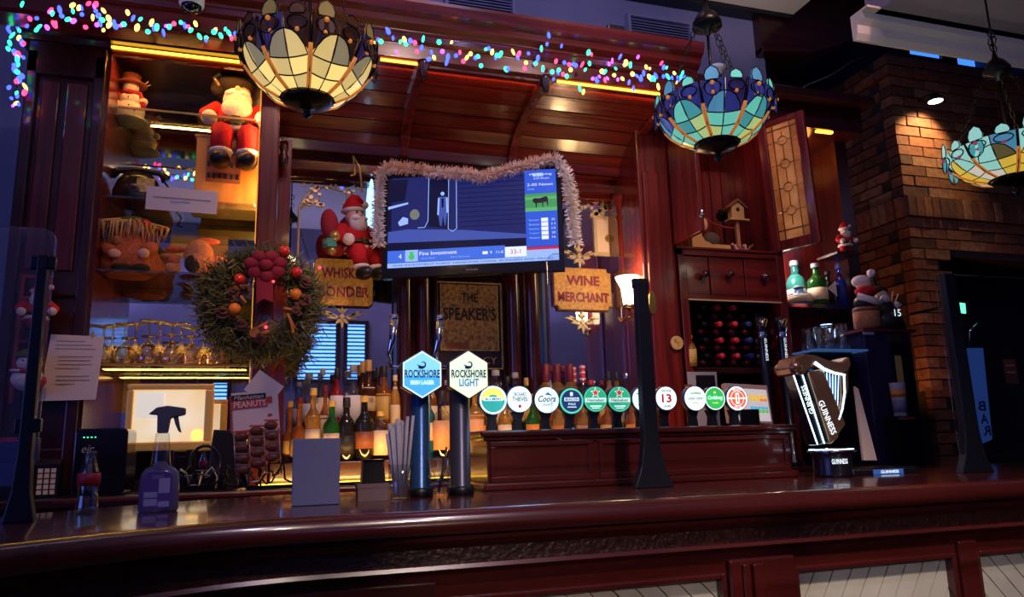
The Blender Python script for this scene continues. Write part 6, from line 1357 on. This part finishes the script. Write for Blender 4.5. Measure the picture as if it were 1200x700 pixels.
# blue neon tube right of it, part of the mirror light
q = P(434, 270, 3.5); t = thing('blue_tube_light', 'upright pale blue tube light left of the television', 'light', (P(435, 262, 3.55).x, 3.55, P(435, 272, 3.55).z)); s = mpp(434, 240, 3.55)
mat('tube_blue', (.3, .7, 1), es=3.0, ecol=(.25, .65, 1))
MB().lathe([(3*s, 0), (3.4*s, 2*s), (3.4*s, 40*s), (2*s, 58*s), (.5*s, 62*s)], (0, 0, 0), 10).build('tube', 'tube_blue', t, False); MB().lathe([(4*s, -4*s), (4*s, 0), (3*s, 1*s)], (0, 0, 0), 10).build('end_cap', 'chrome', t, False)

# ================================================================== WREATH
q = P(306, 358, 3.12); s = mpp(306, 358, 3.12); Rw = 48*s
t = thing('wreath', 'pine wreath with crimson bow, baubles and cones hung on the pillar', 'wreath', (q.x, 3.12, q.z)); 
mat('pine', (.085, .10, .035), .9); mat('pine2', (.17, .15, .06), .9); mat('pine_pale', (.30, .28, .13), .8); mat('bow', (.22, .006, .028), .8); mat('bauble', (.7, .03, .015), .15, coat=.6); mat('orange_peel', (.75, .20, .02), .45); mat('cone', (.13, .045, .022), .8); mat('cinnamon', (.5, .16, .04), .7)
mb = MB()
for k in range(7500):
    a = random.uniform(0, 2*PI); rr = Rw*(1+random.gauss(0, .17)); dep = random.gauss(0, .022)
    p = Vector((rr*math.cos(a)*1.06, dep-.02, rr*math.sin(a)*1.0)); d = Vector((math.cos(a)*random.uniform(.2, 1)+random.gauss(0, .7), random.gauss(-.3, .5), math.sin(a)*random.uniform(.2, 1)+random.gauss(0, .7))).normalized()
    L_ = random.uniform(.025, .055); sd = d.orthogonal().normalized()*.0034
    mb.add([p-sd, p+sd, p+d*L_+sd*.3, p+d*L_-sd*.3], [(0, 1, 2, 3)], random.choices((0, 1, 2), (6, 3, .8))[0])
mb.tube([(Rw*1.06*math.cos(i*PI/12), 0, Rw*math.sin(i*PI/12)) for i in range(24)], .04, 8, 0, closed=True)
o = mb.build('foliage', ['pine', 'pine2', 'pine_pale'], t, False)
W2 = lambda px, py, y=-.08: ((P(px, py, 3.12)-Vector(t['_w'])).x, y, (P(px, py, 3.12)-Vector(t['_w'])).z)
mb = MB(); c = W2(312, 318, -.095)
for k in range(7):
    a = k*2*PI/7+.3; r = 15*s; mb.sph((c[0]+r*math.cos(a), c[1], c[2]+r*.75*math.sin(a)), (9*s, .022, 7.5*s), 10, 6, M=None)
mb.sph((c[0], c[1]-.02, c[2]), (8*s, .02, 6*s)); mb.prism([(c[0]-10*s, c[2]-8*s), (c[0]+8*s, c[2]-8*s), (c[0]+9*s, c[2]-42*s), (c[0]-1*s, c[2]-38*s), (c[0]-9*s, c[2]-44*s)], c[1]-.004, c[1]+.004); mb.build('bow', 'bow', t, False)
for px, py in ((282, 333), (347, 325), (333, 301)): MB().sph(W2(px, py, -.085), 6.5*s, 14, 10).build('bauble', 'bauble', t, False)
for px, py in ((276, 367), (346, 350)): MB().sph(W2(px, py, -.085), 6.8*s, 14, 10).build('orange', 'orange_peel', t, False)
for px, py in ((262, 372), (284, 386), (276, 348), (306, 401), (357, 338), (356, 359), (346, 370), (288, 346)):
    c = W2(px, py, -.08); mb = MB()
    for k in range(5): mb.lathe([(1.5*s, 0), ((7.2-1.2*k)*s, 1.2*s), (1.2*s, 3*s)], (0, 0, k*2.6*s), 9, M=T3(c, random.uniform(.6, 1.4), random.uniform(-.6, .6)), sm=False)
    mb.build('pine_cone', 'cone', t, False)
for px, py, dx, dy in ((296, 392, 18, -10), (302, 396, 14, -4), (336, 372, 8, 16), (332, 366, 12, 2), (340, 380, 3, 14), (283, 352, 6, 8)):
    MB().tube([W2(px, py, -.09), W2(px+dx, py+dy, -.09)], 1.7*s, 7).build('cinnamon_stick', 'cinnamon', t, False)
MB().prism(disc(14, 5.5*s, W2(299, 394)[::2]), -.095, -.088, 'y').build('orange_slice', 'cinnamon', t, False)
mat('spark_red', (1, .05, .1), es=3, ecol=(1, .04, .08))
for px, py in ((320, 336), (312, 388), (373, 320)): MB().sph(W2(px, py, -.095), 1.8*s, 8, 6).build('fairy_bulb', 'spark_red', t, False)

# ================================================================== STAINED GLASS HANGING LAMPS
def pane_mat(n, c, e, s_): mat(n, c, .25, es=s_, ecol=e, noise=(14, tuple(q*.7 for q in c)))
def lampshade(px, py, Y, D, label, pal, tip_py, chain_top, ceil_z, glow, energy, seg=16):
    q = P(px, py, Y); R = D/2
    tip = P(px+3, tip_py, Y).z-q.z         # tip below rim centre
    t = thing('stained_glass_lamp', label, 'lamp', (q.x, Y, q.z))
    d = -tip*.80
    def prof(u_):                 # u 0 bottom .. 1 rim
        a = .16+u_*(PI/2-.16); return R*math.sin(a)**.9, -d*math.cos(a)**1.15
    ring = [0.02, .13, .32, .50, .72, .92]
    lead = MB()
    def uu(j, a):                 # rings sag like a web between the ribs; the dark border dips down each rib
        fr = abs(2*((a % 2)/2)-1); base = ring[j]
        if j in (2, 3): return base-.045*(1-fr*fr)
        if j == 4: return base-.30*fr**2.2+.02
        return base
    def pt(i, u_, o=0): r, z = prof(u_); a = 2*PI*i/seg; return ((r+o)*math.cos(a), (r+o)*math.sin(a), z)
    NS = 3
    for j in range(5):
        for i in range(seg):
            g = .04; cols = [i+g+(1-2*g)*k/NS for k in range(NS+1)]; v = []
            for o_ in (0, -.004):
                for k in cols:
                    u0, u1 = uu(j, k), uu(j+1, k)
                    if u1 < u0+.02: u1 = u0+.02
                    hu = (u1-u0)*.03; v += [pt(k, u0+hu, o_), pt(k, u1-hu, o_)]
            n2 = 2*(NS+1); fs = []
            for k in range(NS): fs += [(2*k, 2*k+2, 2*k+3, 2*k+1), (n2+2*k, n2+2*k+1, n2+2*k+3, n2+2*k+2), (2*k, n2+2*k, n2+2*k+2, 2*k+2), (2*k+1, 2*k+3, n2+2*k+3, n2+2*k+1)]
            fs += [(0, 1, n2+1, n2), (2*NS, n2+2*NS, n2+2*NS+1, 2*NS+1)]
            MB().add(v, fs).build('pane', pal[j][i % len(pal[j])], t, False)
    for j in range(5): lead.tube([pt(i*.25, uu(j, i*.25)) for i in range(seg*4)], .0022, 5, closed=True)
    for i in range(seg): lead.tube([pt(i, u_) for u_ in (.02, .13, .34, .54, .70, .92)], .0020 if i % 2 else .0050, 5)
    for i in range(0, seg, 2):
        mb = MB()
        for sg in (-1, 1): mb.tube([pt(i+sg*.06*k_, u_, .004) for k_, u_ in ((1.6, .13), (1.2, .3), (1, .46), (.6, .60))], .0035, 5)
        mb.build('rib_strip', 'tl_amber', t, False)
    # dark scrolls either side of each rib
    for i in range(0, seg):
        lead.tube([pt(i+.5+.36*math.cos(x*PI/5), .80+.075*math.sin(x*PI/5), .003) for x in range(10)], .0026, 5, closed=True)
        MB().sph(pt(i+.5, .72, .004), .0065*D/.42, 8, 6).build('glass_jewel', pal[5][3], t, False)
    # scalloped fleur border of petals on the rim
    for i in range(seg//2):
        a0 = i*2
        for k, (o, wd, hh, mi) in enumerate(((.5, .62, .052, 0), (1.5, .55, .034, 1))):
            cpt = Vector(pt(a0+o, .9)); tang_ = Vector((-math.sin(2*PI*(a0+o)/seg), math.cos(2*PI*(a0+o)/seg), 0)); upv = Vector((0, 0, 1)); w_ = wd*2*PI*R/seg
            out = [cpt+tang_*w_*x+upv*hh*z*D/.42 for x, z in ((-.42, 0), (.42, 0), (.5, .35), (.36, .75), (.0, 1.0), (-.36, .75), (-.5, .35))]
            nrm = Vector((math.cos(2*PI*(a0+o)/seg), math.sin(2*PI*(a0+o)/seg), 0))*.004
            mb = MB(); mb.add([tuple(p) for p in out]+[tuple(p-nrm) for p in out], [tuple(range(7)), tuple(range(7, 14))[::-1]]+[(a, a+7, (a+1) % 7+7, (a+1) % 7) for a in range(7)]); mb.build('petal', pal[5][mi], t, False)
            lead.tube(out, .0022, 4, closed=True)
            if k == 0:
                for sg in (-1, 1):
                    out2 = [cpt+tang_*w_*(sg*.12+x*sg)-upv*hh*z*D/.42+nrm*.6 for x, z in ((0, .1), (.3, .35), (.34, .75), (.12, 1.0), (.0, .7))]
                    mb = MB(); mb.add([tuple(p) for p in out2]+[tuple(p-nrm) for p in out2], [tuple(range(5)), tuple(range(5, 10))[::-1]]+[(a, a+5, (a+1) % 5+5, (a+1) % 5) for a in range(5)]); mb.build('petal', pal[5][2], t, False)
                mb = MB().sph(cpt+nrm*1.3-upv*.012, .0075*D/.42, 8, 6); mb.build('glass_jewel', pal[5][3], t, False)
                lead.tube([cpt+tang_*w_*.5*math.cos(a)+upv*(-.03+.03*math.sin(a))*D/.42+nrm*1.0 for a in [x*PI/5 for x in range(10)]], .0022, 4, closed=True)
    lead.build('leading', 'dark_metal', t, False)
    zb0 = prof(.02)[1]; rb = prof(.02)[0]
    MB().lathe([(rb*1.7, .006), (rb*1.5, -.004), (rb*.7, -.016), (rb*.25, -.022), (rb*.2, -.034), (rb*.32, -.040), (0, tip-zb0 if tip-zb0 < -.045 else -.06)], (0, 0, zb0), 16).build('bottom_finial', 'dark_metal', t, False)
    # chains, canopy and rod
    zt = chain_top-q.z; mb = MB()
    MB().lathe([(.008, -.03), (.012, -.01), (.05, .0), (.048, .02), (.03, .05), (.012, .065), (.006, .09)], (0, 0, zt), 16).build('chain_canopy', 'dark_metal', t, False)
    for k in range(3):
        a = 2*PI*k/3+.4; p0 = Vector((.042*math.cos(a), .042*math.sin(a), zt)); p1 = Vector((R*.82*math.cos(a), R*.82*math.sin(a), .0)); n = max(4, int((p1-p0).length/.026))
        ch = MB()
        for i in range(n):
            c = p0.lerp(p1, (i+.5)/n); dd = (p1-p0).normalized(); sd = dd.cross(Vector((0, 0, 1))); sd = sd.normalized() if i % 2 else sd.cross(dd).normalized()
            ch.tube([c+dd*.016*math.cos(x*PI/4)+sd*.007*math.sin(x*PI/4) for x in range(8)], .0017, 4, closed=True)
        ch.build('chain', 'dark_metal', t, False)
    MB().tube([(0, 0, zt), (0, 0, -.01)], .005, 8).build('stem', 'dark_metal', t, False)
    MB().lathe([(.012, -.02), (.02, -.01), (.02, .02), (.012, .03)], (0, 0, 0), 10).build('bulb_holder', 'gilt_pale', t, False)
    MB().sph((0, 0, -.045), (.022, .022, .028), 10, 8).build('bulb', 'warm_glow', t, False)
    top = ceil_z-q.z
    rod = MB(); z = zt+.08; k = 0
    rod.tube([(0, 0, z), (0, 0, top-.03)], .004, 6); rod.build('rod', 'dark_metal', t, False)
    lk = MB()
    for k in range(3):
        lk.tube([(.018*math.cos(x*PI/4) if k % 2 == 0 else 0, .018*math.cos(x*PI/4) if k % 2 else 0, zt+.11+.03*k+.018*math.sin(x*PI/4)) for x in range(8)], .0025, 5, closed=True)
    lk.build('link', 'dark_metal', t, False)
    MB().lathe([(.02, -.05), (.045, -.03), (.06, -.005), (.06, 0)], (0, 0, top), 16).build('ceiling_rose', 'dark_metal', t, False)
    lamp('POINT', 'stained_lamp_light', (q.x, Y, q.z+.06), energy, glow, .06)
pane_mat('tl_cream', (.8, .66, .28), (1, .74, .22), .85); pane_mat('tl_cream2', (.75, .62, .32), (.92, .66, .22), .6); pane_mat('tl_grey', (.4, .34, .22), (.5, .42, .24), .34); pane_mat('tl_amber', (.6, .22, .04), (.75, .25, .05), .45); pane_mat('tl_brown', (.07, .03, .02), (.10, .04, .03), .12); pane_mat('tl_olive', (.25, .2, .06), (.3, .24, .08), .22); pane_mat('tl_violet', (.05, .03, .12), (.06, .04, .2), .2)
pane_mat('tg_mint', (.2, .6, .5), (.16, .66, .52), .62); pane_mat('tg_lime', (.45, .6, .3), (.5, .68, .25), .62); pane_mat('tg_teal', (.1, .4, .42), (.08, .42, .45), .5); pane_mat('tg_indigo', (.04, .04, .2), (.05, .06, .32), .32); pane_mat('tg_sky', (.15, .4, .6), (.12, .4, .6), .4); pane_mat('tg_cream', (.7, .6, .4), (.85, .65, .35), .6)
lampshade(362, 52, 2.1, .40, 'cream stained glass bowl lamp hanging at upper left', [['tl_amber', 'tl_amber', 'tl_olive'], ['tl_cream', 'tl_cream', 'tl_cream', 'tl_cream2'], ['tl_cream2', 'tl_cream', 'tl_cream2', 'tl_cream'], ['tl_cream2', 'tl_grey', 'tl_grey', 'tl_cream2'], ['tl_brown', 'tl_brown', 'tl_violet', 'tl_brown'], ['tl_olive', 'tl_brown', 'tl_brown', 'tl_amber']], 140, 2.75, 4.05, (1, .72, .36), 1.0)
lampshade(836, 118, 2.0, .385, 'blue-green stained glass bowl lamp hanging right of centre', [['tg_cream', 'tl_amber'], ['tg_mint', 'tg_lime', 'tg_lime', 'tg_mint'], ['tg_teal', 'tg_lime', 'tg_mint', 'tg_mint'], ['tg_mint', 'tg_teal', 'tg_sky', 'tg_indigo'], ['tg_indigo', 'tg_indigo', 'tg_indigo', 'tl_violet'], ['tg_sky', 'tg_mint', 'tg_indigo', 'tl_amber']], 186, P(826, 32, 2.0).z, 4.05, (.7, .9, .8), .9)
pane_mat('tp_yellow', (.7, .5, .05), (.8, .55, .06), .6); pane_mat('tp_mint', (.3, .6, .55), (.35, .75, .65), .6); pane_mat('tp_white', (.7, .65, .6), (.8, .75, .62), .55); pane_mat('tp_pink', (.5, .1, .2), (.5, .08, .2), .35)
lampshade(1183, 172, 2.0, .45, 'yellow petal stained glass bowl lamp at right edge', [['tp_white', 'tp_pink'], ['tp_white', 'tp_yellow', 'tp_yellow', 'tp_white'], ['tp_mint', 'tp_yellow', 'tp_yellow', 'tp_white'], ['tp_mint', 'tl_olive', 'tp_yellow', 'tp_mint'], ['tp_mint', 'tg_sky', 'tp_mint', 'tp_mint'], ['tp_mint', 'tp_mint', 'tg_teal', 'tp_pink']], 222, P(1157, 85, 2.0).z, 2.99, (1, .85, .6), .6)

# ================================================================== FAIRY LIGHTS ALONG THE CORNICE
FC = {'b': ((.03, .06, 1), 'blue'), 'g': ((.02, .75, .30), 'green'), 'r': ((1, .03, .10), 'red'), 'y': ((1, .62, .08), 'yellow'), 'v': ((.35, .05, 1), 'violet')}
for k, (e, _) in FC.items(): mat('bulb_'+k, e, .2, es=4.5, ecol=e)
bulb_me = {k: MB().sph((0, 0, 0), (.0075, .0075, .010), 7, 5).mesh('fairy_bulb', 'bulb_'+k) for k in FC}
def fairy(label, cable, spots, n, Y=2.80):
    t = thing('fairy_light_string', label, 'fairy lights', cable[0])
    base = Vector(cable[0]); MB().tube([Vector(p)-base for p in cable], .0022, 4).build('cable', 'black', t, False)
    for p in spots:
        k = random.choices('bgryv', (10, 6, 4, 5, 3))[0]
        o = link('fairy_bulb', bulb_me[k], t); o.location = Vector(p)-base; o.rotation_euler = (random.uniform(-.6, .6), random.uniform(-.6, .6), 0); o.scale = (random.uniform(.7, 1.35),)*2+(random.uniform(.8, 1.7),)
def clusters(x0, x1, f, n, spread, Y):
    out = []
    for i in range(n):
        px = x0+(x1-x0)*(i+random.random())/n; py = f(px)+random.gauss(0, spread); out.append(P(px, py, Y+random.uniform(-.02, .01)))
    return out
line = lambda px: 33+(px-130)*.098            # sagging row of the lights
cab = [P(px, line(px)-6+4*math.sin(px*.13), 2.795) for px in range(125, 290, 14)]
fairy('multicoloured fairy lights over the display cabinet', cab, clusters(125, 290, lambda p: 22+(p-125)*.125, 34, 7, 2.79), 0)
cab = [P(px, 35+(px-430)*.148+5*math.sin(px*.1), 2.795) for px in range(425, 806, 14)]
fairy('multicoloured fairy lights along the cornice right of the cream lamp', cab, clusters(425, 640, lambda p: 47+(p-430)*.142, 52, 8, 2.79)+clusters(640, 806, lambda p: 75+(p-640)*.10, 70, 11, 2.79), 0)
cab = [P(17+4*math.sin(y*.2), y, 3.1) for y in range(-6, 128, 8)]
fairy('multicoloured fairy lights hanging down left of the pillar', cab, [P(18+random.gauss(0, 6), y+random.uniform(-3, 3), 3.1) for y in range(2, 128, 3)], 0)
cab = [P(px, 14+4*math.sin(px*.2), 2.99) for px in range(20, 130, 9)]
fairy('multicoloured fairy lights draped across the top left corner', cab, [P(random.uniform(22, 128), random.uniform(2, 38), 2.79) for _ in range(34)], 0)

# ================================================================== ODDS AND ENDS
q = P(229, 12, 2.9); t = thing('dome_camera', 'white dome security camera above the display cabinet', 'camera', (q.x, 2.78, P(229, 6, 2.78).z))
MB().lathe([(.045, .05), (.045, .0), (.040, -.008)], (0, 0, 0), 18).build('housing', 'white', t, False); MB().sph((0, 0, -.005), (.038, .038, .034), 14, 8).build('dome', 'black_gloss', t, False)
MB().tube([(0, 0, .05), (0, 0, .10), (0, .3, .12)], .014, 8).build('bracket', 'white', t, False)
q = P(719, 43, 3.5); zc = 3.05; t = thing('small_speaker', 'small black speaker standing on the cornice', 'speaker', (P(719, 43, 2.97).x, 2.97, zc)); hh = P(719, 34, 2.97).z-zc
MB().bx(-.045, .045, -.04, .06, 0, hh).build('cabinet', 'black', t, False, bev=.008); MB().bx(-.038, .038, -.044, -.04, .01, hh-.01).build('grille', 'black_metal', t, False)
q = P(840, 88, 3.3); t = thing('smoke_detector', 'white round detector on a stalk behind the blue-green lamp', 'detector', (q.x, 3.3, q.z)); hh = P(840, 80, 3.3).z-q.z
MB().tube([(0, 0, 3.0-q.z), (0, 0, 0)], .012, 8).build('stalk', 'white', t, False)
MB().lathe([(.035, 0), (.035, hh*.5), (.055, hh*.6), (.055, hh), (.04, hh+.01)], (0, 0, 0), 18).build('body', 'white', t, False)
# board with mirrored BAR letters, placed behind the right screen as its reflection
a = P(1138, 415, 3.3); b_ = P(1158, 512, 3.3); t = thing('bar_sign_reflection', 'blue board with reversed Bar lettering standing in for a reflection in the right screen', 'sign', (b_.x, 3.3, P(1156, 520, 3.3).z))
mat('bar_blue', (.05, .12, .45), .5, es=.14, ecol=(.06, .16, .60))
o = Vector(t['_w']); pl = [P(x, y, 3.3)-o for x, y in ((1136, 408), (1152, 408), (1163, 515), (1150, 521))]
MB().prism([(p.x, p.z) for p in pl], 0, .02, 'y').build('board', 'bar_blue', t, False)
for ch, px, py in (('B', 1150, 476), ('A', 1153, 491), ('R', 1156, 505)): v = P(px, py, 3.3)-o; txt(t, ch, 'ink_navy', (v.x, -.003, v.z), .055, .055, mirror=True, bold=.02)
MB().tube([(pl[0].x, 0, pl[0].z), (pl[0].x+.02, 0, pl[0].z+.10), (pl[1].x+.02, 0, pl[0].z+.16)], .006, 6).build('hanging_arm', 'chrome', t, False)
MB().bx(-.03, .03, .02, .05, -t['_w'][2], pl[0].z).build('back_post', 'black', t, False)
q = P(1127, 361, 3.6); t = thing('exit_sign_reflection', 'small green glowing panel standing in for an exit sign reflected in the right screen', 'light', (q.x, 3.6, q.z)); mat('exit_green', (.2, .9, .6), es=1.6, ecol=(.15, .8, .5))  # reflection in the screen, built as a glowing panel behind it
MB().prism([(-.02, -.03), (.03, -.035), (.035, .03), (-.03, .035)], 0, .01, 'y').build('lens', 'exit_green', t, False); MB().bx(-.02, .09, .01, .05, -.03, .03).build('housing', 'black', t, False); MB().tube([(0, .03, .03), (0, .4, .03)], .01).build('arm', 'black', t, False)
# paper notice pinned to the chimney
q = P(1184, 435, 3.98); t = thing('pinned_notice', 'faded notice pinned to the bricks at right edge', 'notice', (q.x, 3.975, P(1184, 450, 3.98).z)); s = mpp(1184, 435, 3.98)
MB().bx(-9*s, 9*s, 0, .003, 0, 28*s).build('sheet', 'l_brown', t, False); MB().bx(-6*s, 6*s, -.002, 0, 20*s, 22*s).bx(-6*s, 6*s, -.002, 0, 12*s, 14*s).build('print', 'type_grey', t, False)
# slack cable along the upper wall at the right
t = thing('hanging_cable', 'thin pale cable sagging to the chimney corner', 'cable', P(950, 97, 3.4)); o = Vector(t['_w']); o.z = o.z
MB().tube([P(x, y, Y_)-o for x, y, Y_ in ((935, 108, 3.3), (945, 100, 3.4), (955, 96, 3.6), (970, 90, 3.8), (985, 81, 4.05), (996, 73, 4.25), (1014, 66, 4.35))], .004, 5).build('cable', 'cap_grey', t, False)
